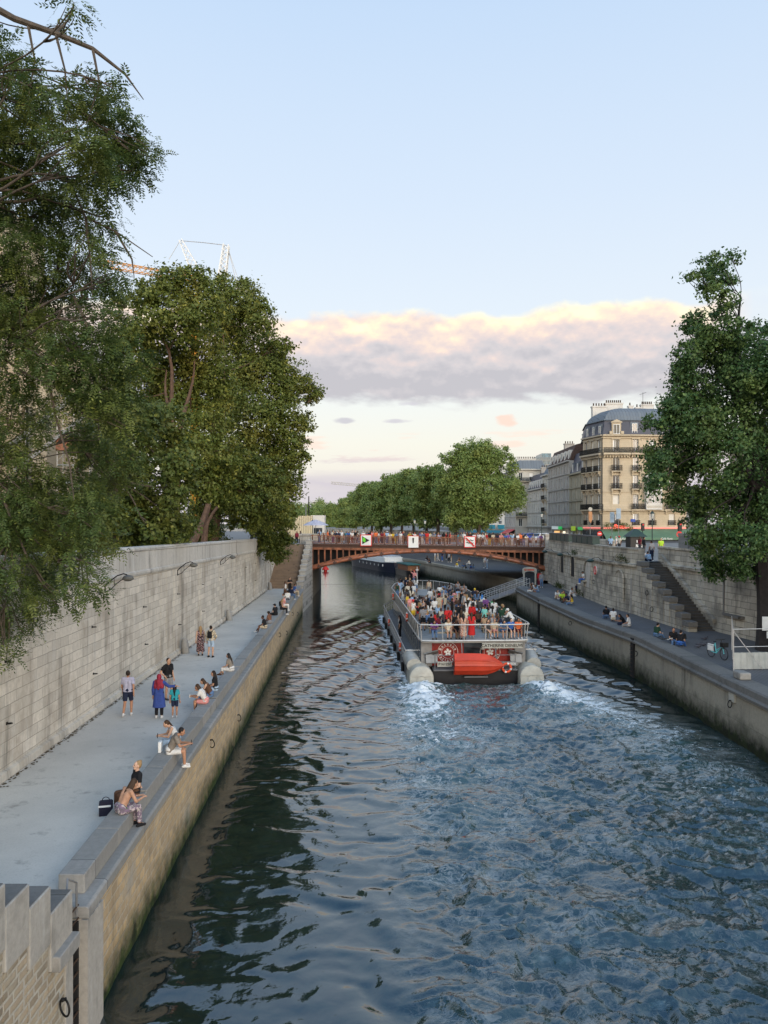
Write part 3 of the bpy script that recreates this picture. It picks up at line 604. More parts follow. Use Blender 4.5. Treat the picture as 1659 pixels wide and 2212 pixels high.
# stairs: stepped outer wall, flight, back wall
rs = empty('quay_stairs', (21.5, 60, ZR), 0, 'dark stone stairs descending through the retaining wall beside the tree', 'stairs')
b = MB(); s_ = MB(); n = 9
for i in range(n):
    y1 = 64.9 - 9.9 * i / n; y0 = 64.9 - 9.9 * (i + 1) / n; zt = 7.3 - (7.3 - 3.15) * (i + .35) / n
    b.box(20.55 + .05 * i, 21.15 + .05 * i, y0, y1 - .012, 2.5, zt - .38); s_.box(20.5 + .05 * i, 21.17 + .05 * i, y0 - .12, y1 - .0, zt - .376, zt)
b.build('outer_wall', M['right_wall'], rs); s_.build('stepped_coping', M['coping_dark'], rs, bevel=.03)
b = MB(); n = 24
for i in range(n):
    y1 = 65.2 - 9.7 * i / n; b.box(21.1, 23.1, y1 - 9.8 / n, y1, 2.4, 7.0 - (7.0 - 2.74) * (i + .5) / n - .02)
b.build('steps', M['stair_dark'], rs)
b = MB(); b.box(21.2, 24, 65.2, 68.5, 6.6, 6.99); b.build('landing', M['stair_dark'], rs)
b = MB(); b.sweep([(0, 0), (0, .28), (.25, .28), (.25, 0)], [(22.75, 55.3), (22.55, 65.2)]);
for i in range(len(b.v)):
    x, y, z = b.v[i]; b.v[i] = (x, y, z + 3.3 + (7.4 - 3.3) * (y - 55.3) / 9.9)
b.build('stringer', M['right_wall'], rs)
bw = empty('back_wall', (24, 50, ZR), 0, 'grey patched retaining wall right behind the big tree trunk', 'wall')
bp = [(28, 20), (26.6, 33), (25.0, 42), (23.6, 50.4), (23.0, 55), (22.7, 66.5)]
b = MB(); b.sweep([(0, 2.4), (.1, 6.7), (1, 6.7), (1, 2.4)], bp); b.build('wall_face', M['right_wall'], bw)
b = MB(); b.sweep([(-.12, 6.7), (-.15, 6.9), (.1, 6.98), (.12, 8.1), (.04, 8.13), (.04, 8.3), (.6, 8.3), (.6, 6.7)], bp); b.build('parapet', M['right_wall'], bw)
b = MB(); b.box(23.0, 23.5, 51.9, 54.4, 4.0, 4.16); b.box(23.1, 23.4, 54.3, 54.5, 4.15, 6.6); b.build('blind_frame', M['coping_dark'], bw)
b = MB(); b.box(20.15, 20.6, 71.9, 72.6, 2.7, 5.2); b.thing('drain_post', plain('blue_grey_render', (.16, .18, .2), .8), (20.3, 72.2, 2.74), 'blue grey rendered drain casing standing against the old retaining wall', 'drain pipe')
for yy, zz, l in ((62.3, 4.75, 'upper iron ring on the stepped stair wall'), (61.2, 3.6, 'lower iron ring on the stepped stair wall'), (76, 4.6, 'iron ring on the old wall below the round sign'), (95, 4.4, 'iron ring on the old wall beside the bridge pier')):
    o = link('mooring_ring', rgm, None, ((20.55 if yy < 64 else wx_(yy)) - .04, yy, zz + .2), (0, 0, R(125)), (.85,) * 3); tag(o, l, 'mooring ring')
e = empty('round_sign', (19.98, 75.5, 5.75), 0, 'round red ringed speed sign fixed on the old retaining wall', 'sign')
b = MB(); b.tube([(.06, 0, 0), (-.02, 0, 0)], .42, 24); b.build('disc', M['white'], e, world=False); b = MB(); b.torus((-.03, 0, 0), .36, .055, 'x', 26, 6); b.build('rim', M['red'], e, world=False)
text(e, '6', .42, (-.035, 0, 0), M['black'], (math.pi / 2, 0, -math.pi / 2))
ln_ = MB(); ln_.tube([(0, 0, 0), (-.4, -.1, .35), (-.9, -.2, .3), (-1.15, -.25, .15)], .03, 6); lnm = ln_.mesh('bracket', M['iron'], True)
for y, l in ((95, 'small dark green wall lantern closest to the bridge pier'), (86, 'middle dark green wall lantern above the grilled arches'), (72.5, 'dark green wall lantern over the drain casing')):
    e = empty('wall_lamp', (wx_(y) - .1, y, 6.75), 0, l, 'lamp', 'lanterns on the retaining wall'); link('bracket', lnm, e); link('lamp_bowl', lhm, e, (-1.15, -.25, .02), None, (1.1, 1.3, .8)).data = hd.mesh('lamp_bowl', M['bottlegreen'], True)
b = MB(); b.face([(-400, 126, -2.2), (400, 8, -2.2), (400, 2000, -2.2), (-400, 2000, -2.2)]); b.face([(-3000, -800, -2.3), (3000, -800, -2.3), (3000, 5000, -2.3), (-3000, 5000, -2.3)]); tag(b.build('ground', M['soil']), kind='structure')
b = MB(); b.face([(22.3, 104.2, 7.06), (20.6, 99.5, 7.06), (20.4, 90, 7.06), (20.1, 71.3, 7.06), (20.9, 64.9, 7.06), (22.9, 66, 7.06), (23.2, 55, 7.06), (23.9, 50, 7.06), (28.2, 20, 7.06), (300, 20, 7.06), (300, 700, 7.06), (-30, 700, 7.06), (-40, 340, 7.06), (0, 252, 7.06), (16, 200, 7.06), (29, 128, 7.06), (24, 124, 7.06)])
tag(b.build('right_street', M['pavement']), kind='structure')
b = MB(); b.face([(24, 126, 7.065), (300, 126, 7.065), (300, 136, 7.065), (36, 136, 7.065), (36, 600, 7.065), (24, 600, 7.065)]); tag(b.build('road', M['asphalt']), kind='structure')
b = MB(); b.sweep([(0, 2.5), (0, 8.0), (.6, 8.0), (.6, 2.5)], [(30.2, 104), (29, 128), (16, 200), (0, 252), (-40, 340)][::-1]); b.thing('far_retaining_wall', M['right_wall'], (20, 180, 2.7), 'distant retaining wall beyond the bridge beneath the row of trees', 'wall')
# bouquiniste boxes on the parapet
bx_ = MB(); bx_.box(-.35, .35, -.95, .95, 0, .36); bx_.mat(1).box(-.40, .40, -.98, .98, .36, .44); bx_.mat(0)
bxm = bx_.mesh('stall_box', [M['bottlegreen'], plain('dark_lid', (.05, .055, .055), .6)])
grp = 'green book stall boxes on the parapet'
for i, y in enumerate((97.5, 95.2, 92.9, 90.6, 88.3, 84.5, 82.2, 79.9, 77.6)):
    o = link('stall_box', bxm, None, (wx_(y) + .35, y, 8.162), (0, 0, 0)); o.scale = (1, 1, 1.9)
    tag(o, 'dark green book stall box in the closed row on the parapet beside the bridge', 'stall box', grp)
grey = bx_.mesh('stall_box', [plain('grey_zinc_box', (.16, .17, .18), .5), M['rail_grey']])
for y, l in ((61.6, 'grey book stall box nearest to the stair head'), (59.3, 'grey book stall box middle of three behind the no entry sign'), (57.0, 'grey book stall box closest to the tree crown')):
    o = link('stall_box', grey, None, (23.2 + .2, y, 8.302), (0, 0, 0)); o.scale = (1, 1, 2.6); tag(o, l, 'stall box', 'grey boxes beside the stair head')

# ------------------------------------------------------------------ the arch bridge
BY0, BY1, XL, XR = 104.0, 123.0, -9.6, 20.9
def zd(x): return 7.53 - .45 * (x - XL) / (XR - XL)
def zr(x, top=0): 
    tt = (x - XL) / (XR - XL); return 4.0 + (6.2 - 4.0 + .12) * (1 - (2 * tt - 1) ** 2) + top
br = empty('arch_bridge', (5.6, 113, 7), 0, 'rusty copper brown iron arch bridge crossing the river', 'bridge')
b = MB(); b.face([(XL - .3, BY0, zd(XL)), (XR + .4, BY0, zd(XR)), (XR + 3, BY1, zd(XR)), (XL - .3, BY1, zd(XL))]); b.build('deck', M['pavement'], br)
N = 60; XS = [XL + (XR - XL) * i / N for i in range(N + 1)]
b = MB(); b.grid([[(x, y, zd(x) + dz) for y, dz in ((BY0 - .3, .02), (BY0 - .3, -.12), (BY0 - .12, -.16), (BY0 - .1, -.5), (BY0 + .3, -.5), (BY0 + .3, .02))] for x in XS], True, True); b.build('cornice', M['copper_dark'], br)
b = MB()
for i in range(0, 118): x = XL + .2 + i * .258; b.box(x, x + .1, BY0 - .24, BY0 - .09, zd(x) - .3, zd(x) - .17)
b.build('cornice_dentils', M['copper_dark'], br)  # row of small dentil blocks under the cornice
for j, y in enumerate((BY0 - .02, BY0 + 3.8, BY0 + 7.6, BY0 + 11.4, BY0 + 15.2, BY1 - .4)):
    b = MB(); b.grid([[(x, y + .26 * math.cos(a), zr(x) + .2 + .24 * math.sin(a)) for a in [2 * math.pi * k / 10 for k in range(10)]] for x in XS], True, True)
    o = b.build('arch_rib', M['copper_bright'], br, True)
    if j == 0:
        for i in range(15):
            c = MB(); x = XL + 1.2 + i * 2.02; c.obox((x, y - .02, zr(x) + .2), (.12, .58, .6), 0, (0, -math.atan((zr(x + .1) - zr(x - .1)) / .2), 0)); c.obox((x, y - .26, zr(x) + .2), (.5, .06, .2), 0, (0, -math.atan((zr(x + .1) - zr(x - .1)) / .2), 0))
            c.build('rib_collar', M['copper_dark'], o)
    b = MB()
    for i in range(39):
        x = XL + .3 + i * .797; zb, zt = zr(x) + .4, zd(x) - .78
        if zt - zb > .06: b.box(x - .085, x + .085, y - .13, y + .1, zb, zt)
    b.grid([[(x, yy, z) for yy, z in ((y - .15, zd(x) - .78), (y - .15, max(zd(x) - .5, zr(x))), (y + .15, max(zd(x) - .5, zr(x))), (y + .15, zd(x) - .78))] for x in XS], True, True)
    b.grid([[(x, yy, z) for yy, z in ((y - .10, zr(x) + .38), (y - .10, min(zr(x) + .62, zd(x) - .5)), (y + .1, min(zr(x) + .62, zd(x) - .5)), (y + .1, zr(x) + .38))] for x in XS], True, True)
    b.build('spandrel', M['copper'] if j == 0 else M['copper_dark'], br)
b = MB(); b.grid([[(x, y, zd(x) - .52) for y in (BY0 + .2, BY1)] for x in XS]); b.grid([[(x, BY0 + .55, z) for z in (zr(x) + .4, zd(x) - .5)] for x in XS]); b.build('underside_shade_sheet', M['void'], br)  # deck underside, plus a dark sheet painting in the shade behind the spandrel
def railing(name, y, par):
    b = MB()
    for z, hgt, dp in ((.98, .09, .09), (.84, .04, .04), (.10, .06, .06)):
        b.grid([[(x, yy, zd(x) + z + zz) for yy, zz in ((y - dp, 0), (y + dp, 0), (y + dp, hgt), (y - dp, hgt))] for x in XS], True, True)
    for i in range(196):
        x = XL + .2 + i * .155; b.box(x, x + .045, y - .02, y + .025, zd(x) + .12, zd(x) + .86)
    b.build(name, M['copper'], par)
    b = MB(); b.box(-.07, .07, -.07, .07, 0, 1.1); b.box(-.1, .1, -.1, .1, 1.1, 1.16); b.box(-.1, .1, -.1, .1, -.0, .12); pm = b.mesh('railing_post', M['copper_dark'])
    for i in range(20):
        x = XL + .3 + i * 1.56; link('railing_post', pm, par, Vector((x, y, zd(x))) - wloc(par))
railing('railing', BY0 - .12, br); railing('railing', BY1, br)
for nm, x0, x1, l, zb in (('bridge_pier', XL - 1.3, XL, 'rusticated pale stone pier at the stair end of the bridge', -1), ('bridge_pier', XR, XR + 1.4, 'rusticated pale stone pier at the street end of the bridge', 2.4)):
    e = empty(nm, ((x0 + x1) / 2, BY0 - .3, 0), 0, l, 'pier', 'stone piers of the bridge'); b = MB(); z = zb
    while z < 6.5: b.box(x0, x1, BY0 - .75, BY0 + 4, z + .03, z + .47); b.box(x0 + .04, x1 - .04, BY0 - .70, BY0 + 4, z - .03, z + .03); z += .5
    b.build('blocks', M['parapet_x'], e, bevel=.04)
    b = MB(); b.box(x0 - .15, x1 + .1, BY0 - .9, BY0 + 1.5, 6.56, 6.9); b.box(x0, x1, BY0 - .75, BY0 + .6, 6.9, 8.55); b.box(x0 - .1, x1 + .1, BY0 - .85, BY0 + .7, 8.55, 8.8); b.build('cap', M['parapet_x'], e, bevel=.03)
    if x0 < 0: b = MB(); b.box(x0 + .3, XL + .25, BY0 - .78, BY0 + .6, 3.3, 4.05); b.build('springer', M['copper_bright'], e)
# river signs on the railing
def sign(px, w_, label):
    p = P(px, 1170, BY0 - .4); e = empty('river_sign', (p.x, BY0 - .35, zd(p.x) + .52), 0, label, 'sign', 'square river signs on the bridge railing')
    b = MB(); b.box(-w_ / 2, w_ / 2, -.03, .03, -w_ / 2, w_ / 2); b.build('board', M['red'], e, world=False); b = MB(); b.box(-w_ / 2 + .1, w_ / 2 - .1, -.045, -.02, -w_ / 2 + .1, w_ / 2 - .1); b.build('panel', M['white'], e, world=False); return e
e = sign(790.7, 1.5, 'red framed river sign with black triangle and green patch')
b = MB(); b.plate((0, -.06, 0), (1, 0, 0), (0, 0, 1), [(-.5, -.5), (.45, 0), (-.5, .55)], .012); b.build('symbol', M['black'], e, world=False)
b = MB(); b.plate((0, -.085, 0), (1, 0, 0), (0, 0, 1), [(-.45, -.1), (-.1, -.3), (-.08, 0), (.0, .0), (-.15, .3), (-.3, .42), (-.42, .3)], .012); b.build('green_patch', M['green'], e, world=False)
e = sign(892.5, 1.4, 'red framed white river sign with a black upright bar')
b = MB(); b.plate((0, -.06, 0), (1, 0, 0), (0, 0, 1), [(-.07, -.3), (.07, -.3), (.12, .4), (-.12, .4)], .012); b.build('symbol', M['black'], e, world=False)
b = MB(); b.grid([[(x, -.07 - .12 * max(0, -z - .3) ** 1.5, z) for x in (-.62, 0, .68)] for z in (.62, .2, -.2, -.5, -.85)]); b.build('loose_sheet', M['white'], e, world=False)
e['label'] = 'red framed river sign with curled white sheet and black bar'
b = MB(); b.plate((0, -.1, 0), (1, 0, 0), (0, 0, 1), [(-.05, -.28), (.05, -.28), (.09, .35), (-.09, .35)], .012); b.build('bar', M['black'], e, world=False)
e = sign(1015, 1.5, 'red framed river sign with two waves crossed by a red bar')
for z in (.2, -.1):
    b = MB(); b.tube([(-.45 + .9 * i / 14, -.07, z + .07 * math.sin(i * .9)) for i in range(15)], .05, 6); b.build('wave', M['black'], e, True, False)
b = MB(); b.plate((0, -.14, 0), (1, 0, 0), (0, 0, 1), [(-.62, .5), (-.5, .62), (.62, -.5), (.5, -.62)], .014); b.build('bar', M['red'], e, world=False)
# ------------------------------------------------------------------ the sightseeing boat (x to the right, y forward, z = 0 on the water)
boat = empty('passenger_boat', (BX, BY, 0), BH, 'big grey sightseeing boat with open upper deck crowded with passengers', 'boat')
def bw_(x, y, z): return Matrix.Translation((BX, BY, 0)) @ Matrix.Rotation(BH, 4, 'Z') @ Vector((x, y, z))
def B(b, name, m, par=None, smooth=False, bevel=0): return b.build(name, m, par or boat, smooth, False, bevel)
md = [(-4.4, 2.2), (4.4, 2.2), (4.4, 31), (3.0, 36.8), (1.2, 40.6), (0, 41.6), (-1.2, 40.6), (-3.0, 36.8), (-4.4, 31)]
b = MB(); b.prism([(x * .985, y * .995 + .05) for x, y in md], -.5, .80); B(b, 'hull', plain('grey_hull', (.12, .125, .13), .4, .2, scale=.6))
b = MB(); b.box(-2.75, 2.75, .7, 2.6, -.5, .78); B(b, 'stern_block', M['hull'])
b = MB(); b.prism(md, .802, .95); B(b, 'main_deck', M['deck'])
b = MB(); b.box(-2.7, 2.7, .55, 2.19, .785, .86); b.box(-.75, .75, .3, .7, .40, .47); B(b, 'stern_platform', M['deck'])
for s in (-1, 1):
    b = MB(); rows = []
    for y, k in ((.0, .93), (.03, .975), (.10, 1), (2.2, 1), (4.0, .96), (6.5, .8)):
        sec = [(-.78, -.5), (-.78, .3)] + [(-.78 * math.cos(math.pi * i / 14), .44 + .78 * math.sin(math.pi * i / 14)) for i in range(15)] + [(.78, .3), (.78, -.5)]
        rows.append([(s * 3.53 + q[0] * k, y + .10 * (q[1] > .48) * (q[1] - .48), .3 + (q[1] - .3) * k) for q in sec])
    b.grid(rows, True, True); p = B(b, 'side_float', M['cream'], None, True)
    c = MB(); c.torus((s * 3.53, .0, .30), .29, .016, 'y', 22, 5); c.box(s * 3.53 - .75, s * 3.53 + .75, -.012, .05, .545, .565); B(c, 'end_plate', M['cream'], p, True)
    b = MB(); b.tube([(s * 3.9, 1.1, 1.05), (s * 4.0, 2.9, 1.35)], [.48, .52], 14); B(b, 'cowl', plain('pale_cowl', (.42, .42, .39), .4), None, True)
    b = MB(); b.obox((s * 2.75, 1.5, 1.75), (.9, .5, .07), 0, (R(-38), R(s * 14), 0)); b.obox((s * 2.75, 1.25, 1.45), (.75, .05, .55), 0, (R(-20), 0, 0))
    for i in range(4): b.obox((s * 2.75, 1.32 + i * .13, 1.66 + i * .1), (.95, .05, .03), 0, (R(-38), R(s * 14), 0))
    B(b, 'folding_step', M['rail_grey'])
# cabin
b = MB(); b.box(-3.25, 3.25, 1.75, 33.5, .952, 2.53); B(b, 'cabin', M['glass'])
b = MB()
for s in (-1, 1):
    for i in range(21): b.box(min(s * 3.2, s * 3.275), max(s * 3.2, s * 3.275), 1.81 + i * 1.55, 1.81 + i * 1.55 + .16, 1.26, 2.34)
    b.box(min(s * 3.2, s * 3.3), max(s * 3.2, s * 3.3), 1.8, 33.3, .953, 1.25); b.box(min(s * 3.2, s * 3.3), max(s * 3.2, s * 3.3), 1.8, 33.3, 2.35, 2.54)
    b.box(min(s * 2.72, s * 3.42), max(s * 2.72, s * 3.42), 1.45, 1.80, .953, 2.54)
B(b, 'window_posts', M['rail_grey'])
for x0, x1 in ((-2.71, -.62), (.62, 2.71)):
    b = MB(); b.box(x0, x1, 1.62, 1.70, .96, 2.54); b.box(x0 + (.7 if x0 < 0 else 1.37), x0 + (.72 if x0 < 0 else 1.39), 1.60, 1.63, .97, 2.53); B(b, 'red_panel', M['red_panel'])
b = MB(); b.box(-.6, .6, 1.66, 1.72, .96, 2.54); b.box(-.02, .02, 1.63, 1.66, .96, 2.54); B(b, 'stern_door', M['glass'])
def ring_text(mb, txt, rad, a0, a1, size, flip=False):
    n = len(txt)
    for i, ch in enumerate(txt):
        a = a0 + (a1 - a0) * (i / (n - 1)); me = text_mesh(ch, size, M['white'], .004, bold=.006)
        rot = a - math.pi / 2 if not flip else a + math.pi / 2; M2 = Matrix.Rotation(rot, 3, 'Z'); k = len(mb.v)
        for v in me.vertices:
            q = M2 @ Vector(v.co); x, z = q.x + rad * math.cos(a), q.y + rad * math.sin(a); mb.v.append((x, -q.z, z))
        for p in me.polygons: mb.f.append(tuple(k + j for j in p.vertices)); mb.m.append(0)
        bpy.data.meshes.remove(me)
lg = MB(); lg.torus((0, 0, 0), .66, .016, 'y', 40, 5); lg.torus((0, 0, 0), .40, .012, 'y', 32, 5)
ring_text(lg, 'Bateaux', .525, R(158), R(22), .23); ring_text(lg, 'Parisiens', .535, R(200), R(340), .23, True)
for i in range(5):
    a = 2 * math.pi * i / 5 + .35; c_, s_ = math.cos(a), math.sin(a); pet = [(.03, -.01), (.10, -.07), (.2, -.06), (.25, .02), (.2, .09), (.13, .06), (.09, .07), (.05, .03)]
    lg.plate((0, 0, 0), (1, 0, 0), (0, 0, 1), [(p[0] * c_ - p[1] * s_, p[0] * s_ + p[1] * c_) for p in pet], .01)
lgm = lg.mesh('logo', M['white'])
for x in (-1.66, 1.12): link('logo', lgm, boat, (x, 1.60, 1.82))
# upper deck with railing and benches
ud = [(-3.4, 1.0), (-2.6, .78), (2.6, .78), (3.4, 1.0), (3.5, 1.6), (3.5, 30), (2.9, 35), (1.7, 38.6), (0, 39.8), (-1.7, 38.6), (-2.9, 35), (-3.5, 30), (-3.5, 1.6)]
b = MB(); b.prism(ud, 2.545, 2.70); B(b, 'upper_deck', plain('pale_upper_deck', (.30, .29, .27), .8, scale=1.5))
loop = ud + [ud[0]]
def along(path, step):
    acc = []; carry = 0
    for a, c in zip(path, path[1:]):
        a, c = Vector(a), Vector(c); L = (c - a).length; d_ = carry
        while d_ < L: acc.append(a + (c - a) * (d_ / L)); d_ += step
        carry = d_ - L
    return acc
def out(p, k): return (p[0] * (1 + k / 3.5), p[1] + (-k if p[1] < 1.5 else (k if p[1] > 34 else 0)))
b = MB(); b.tube([(*out(p, .12), 3.72) for p in loop], .042, 8); B(b, 'deck_rail', M['rail'], None, True)
b = MB(); b.tube([(*out(p, .03), 2.68) for p in loop], .06, 8); B(b, 'deck_edge', M['rail'], None, True)
for p in along(loop, 1.36): q = out(p, .12); r0 = out(p, .03); b = MB(); b.tube([(*r0, 2.6), (*q, 3.72)], .032, 6); B(b, 'rail_post', M['rail'], None, True)
b = MB()
for side in (-1, 1):
    pth = [(side * 3.52, 2.2), (side * 3.56, 30), (side * 2.98, 35), (side * 1.75, 38.7)]
    for a, c in zip(pth, pth[1:]): b.face([(*a, 2.72), (*c, 2.72), (*c, 3.62), (*a, 3.62)])
o = B(b, 'side_screen', plain('dark_grey_screen', (.10, .10, .10), .5)); sm = o.modifiers.new('s', 'SOLIDIFY'); sm.thickness = .03
bn = MB(); bn.box(-.85, .85, -.2, .2, .36, .42)
for x in (-.7, .7): bn.box(x - .03, x + .03, -.16, .16, 0, .36)
bnm = bn.mesh('bench', plain('tan_bench', (.32, .26, .18), .7)); BENCH = []
for x, y, rz in [(-1.7, 1.75, 0), (1.7, 1.75, 0)] + [(x, 4.3 + 2.1 * i, 0) for i in range(14) for x in (-1.85, 1.85)]:
    link('bench', bnm, boat, (x, y, 2.701), (0, 0, rz)); BENCH.append((x, y))
b = MB(); rows = []
for i in range(9):
    a = math.pi * i / 8; rows.append([(-1.2 + 1.3 * math.cos(a), 20 + k * 1.15, 2.70 + .55 * math.sin(a) * math.sin(math.pi * min(max(k, .4), 8.6) / 9) ** .5) for k in range(10)])
b.grid(rows); B(b, 'glass_canopy', M['glass'], None, True)
b = MB(); b.tube([(-.2, 39.2, 2.7), (-.2, 39.2, 5.3)], .03, 6); b.box(-.35, -.05, 39.1, 39.3, 4.9, 4.98); B(b, 'bow_mast', M['white'])
for s in (-1, 1):
    for i in range(7): b = MB(); b.tube([(s * 4.44, 4 + 4.3 * i, .78), (s * 4.44, 4 + 4.3 * i, .15)], .11, 10); B(b, 'fender', M['black'], None, True)
b = MB(); [b.torus((-.9 + .05 * i, 1.1, .90 + .045 * i), .24 - .02 * i, .025, 'z', 16, 5) for i in range(4)]; B(b, 'rope_coil', plain('hemp_rope', (.35, .29, .2), .9), None, True)
# lower side railing
for s in (-1, 1):
    pth = [(s * 3.35, 2.3), (s * 4.36, 2.4), (s * 4.36, 31), (s * 2.95, 36.7), (s * 1.15, 40.4)]
    b = MB()
    for z in (1.85, 1.42): b.tube([(*p, z) for p in pth], .032 if z > 1.5 else .018, 6)
    for p in along(pth, 1.25): b.tube([(*p, .93), (*p, 1.85)], .024, 6)
    B(b, 'lower_rail', M['rail'], None, True)
b = MB()
for x0, x1 in ((-2.6, -1.0), (1.4, 2.6)):
    for z in (1.32, 1.75): b.tube([(x0, .75, z), (x1, .75, z)], .025, 6)
    for x in (x0, x1): b.tube([(x, .75, .86), (x, .75, 1.78)], .028, 6)
B(b, 'stern_rail', M['rail_grey'], None, True)
# name board and plates
b = MB(); b.box(.42, 3.05, .60, .65, 2.20, 2.55); nb = B(b, 'name_board', M['cream'], None, False, .015); text(nb, 'CATHERINE DENEUVE', .272, (1.735, .594, 2.375), M['black'], bold=.006)
b = MB(); b.box(-2.45, -1.5, .68, .72, 1.03, 1.37); pb = B(b, 'number_plate', M['cream'], None, False, .015); text(pb, 'P16125F', .235, (-1.975, .674, 1.2), M['black'], bold=.004)
b = MB(); b.box(1.72, 2.75, .70, .73, 1.06, 1.30); pb = B(b, 'number_plate', M['rail_grey']); pb['label'] = 'grey registration plate'; text(pb, '01840376', .2, (2.23, .694, 1.18), M['white'], bold=.003)
# rescue boat hung on its side across the stern
e = empty('rescue_boat', bw_(.12, .28, 1.32), BH, 'orange red rescue dinghy hung on its side across the boat stern', 'dinghy'); b = MB(); rows = []
for i in range(23):
    u = i / 22; x = -1.55 + 3.2 * u; hw = .70 * (1 - max(0, (u - .5) / .5) ** 2.2 * .93); dz_ = -.06 - .16 * max(0, u - .3) ** 1.5; dp = .42 * (1 - max(0, (u - .35) / .65) ** 2 * .75) ; row = []
    for j in range(29):
        v = -1 + 2 * j / 28; d_ = dp * (1 - abs(v) ** 2.6)
        for rg_, am in ((-.55, .05), (-.05, .07), (.45, .05)): d_ += am * max(0, 1 - abs(v - rg_) / .10) * min(1, (1 - u) * 2.5)
        if abs(v) > .8: d_ += .05 * (abs(v) - .8) / .2
        row.append((x, -d_ * .8, dz_ + hw * v * (1 if v > 0 else .95)))
    rows.append(row + [(x, .16, dz_ + hw * .96), (x, .16, dz_ - hw * .92)])
b.grid(rows, True, True); b.build('dinghy_hull', M['tender'], e, True, False)
b = MB(); b.box(-1.58, -1.48, -.2, .1, -.18, .08); b.build('transom_notch', M['hull'], e, False, False)
b = MB(); b.tube([(1.15, .1, -.1), (1.15, .1, .6), (1.15, .7, 1.2)], .035, 6); b.build('davit', M['rail_grey'], e, True, False); b = MB(); b.tube([(-1.0, .2, .5), (-1.0, .5, 1.2)], .03, 6); b.build('davit', M['rail_grey'], e, True, False)
lb = MB(); lb.torus((0, 0, 0), .27, .075, 'x', 24, 9); lb.mat(1)
for k in range(4): lb.torus((0, 0, 0), .27, .079, 'x', 3, 9, k * math.pi / 2 + .1, k * math.pi / 2 + .5)
lbm2 = lb.mesh('lifebuoy', [M['buoy'], M['white']], True)
for x, y, z, rz, l in ((-3.72, 9.4, 3.2, 0, 'orange lifebuoy hanging on the upper deck rail above the walkway'), (-3.72, 26, 3.2, 0, 'orange lifebuoy on the upper rail close to the bow'), (-4.46, 6.3, 1.5, 0, 'orange lifebuoy on the lower walkway rail nearest the stern'), (-4.46, 20, 1.5, 0, 'orange lifebuoy on the lower walkway rail toward the bow'), (1.98, .45, .98, math.pi / 2, 'orange lifebuoy beside the dinghy bow at the stern')):
    o = link('lifebuoy', lbm2, None, bw_(x, y, z), (0, 0, BH + rz)); tag(o, l, 'lifebuoy', 'lifebuoys on the sightseeing boat')
# ------------------------------------------------------------------ other craft and marks
bg_ = empty('moored_barge', (2.9, 163, 0), R(17), 'dark blue moored barge with white wheelhouse beyond the bridge arch', 'boat'); 
def hullrows(L, W, z0, z1, n=14):
    rows = []
    for i in range(n + 1):
        u = i / n; k = min(1, (math.sin(math.pi * min(u * 3.2, .5)) ** .6)) if u < .16 else (1 if u < .8 else max(.12, 1 - ((u - .8) / .2) ** 2)); x = W / 2 * max(k, .35)
        sh = .5 * max(0, u - .75) * 4 * .4 + .25 * max(0, .15 - u) * 4
        rows.append([(-x, L * u, z1 + sh), (-x * .9, L * u, z0 + .3), (-x * .6, L * u, z0), (x * .6, L * u, z0), (x * .9, L * u, z0 + .3), (x, L * u, z1 + sh)])
    return rows
b = MB(); b.grid(hullrows(34, 5, -.4, 1.9), True, True); b.build('barge_hull', M['barge_blue'], bg_, True, False)
b = MB(); b.grid([[(q[0] * 1.01, q[1], q[2] + .02) for q in (r[0], r[5])] + [(r[5][0] * 1.01, r[5][1], r[5][2] + .16), (r[0][0] * 1.01, r[0][1], r[0][2] + .16)] for r in hullrows(34, 5, -.4, 1.9)], True, True); b.build('gunwale', M['white'], bg_, False, False)
b = MB(); b.box(-2.0, 2.0, 3, 26, 2.1, 3.0); b.build('cabin', M['white'], bg_, False, False, .1)
b = MB(); b.box(-1.6, 1.6, 26.5, 30, 2.1, 4.6); b.build('wheelhouse', M['barge_blue'], bg_, False, False)
b = MB()
for i in range(7): b.torus((-2.4, 3 + i * 3, 1.35), .2, .07, 'x', 12, 6)
b.box(-2.03, -1.99, 4, 25, 2.4, 2.75); b.build('portholes', M['white'], bg_, False, False)
b = MB(); b.box(-1.9, 1.9, 4, 20, 3.0, 3.25); b.build('tarpaulin', plain('pale_tarpaulin', (.5, .52, .55), .7, bump=.6), bg_, False, False)
e = empty('moored_barge', (6.0, 149, 0), R(13), 'teal topped work boat moored behind the blue barge', 'boat')
b = MB(); b.grid(hullrows(22, 4.6, -.4, 1.5), True, True); b.build('barge_hull', M['hull'], e, True, False); b = MB(); b.box(-1.9, 1.9, 3, 16, 1.5, 2.9); b.build('cabin', plain('orange_brown_cabin', (.22, .09, .04), .6), e, False, False)
b = MB(); b.prism([(-2.2, 2.4), (2.2, 2.4), (2.2, 17), (-2.2, 17)], 2.9, 3.15); b.build('canopy', plain('teal_canopy', (.02, .12, .12), .5), e, False, False); e.scale = (.6, .6, .75)
e = empty('river_marker', G(703, 1234, 0) + Vector((0, 0, 0)), 0, 'small red cone marker floating by the bridge arch foot', 'marker')
b = MB(); b.lathe([(.35, -.1), (.35, .25), (.75, .32), (.7, .5), (.16, 1.15), (.13, 1.6), (.2, 1.62), (.02, 1.8)], seg=16); b.build('cone', M['red'], e, True, False)
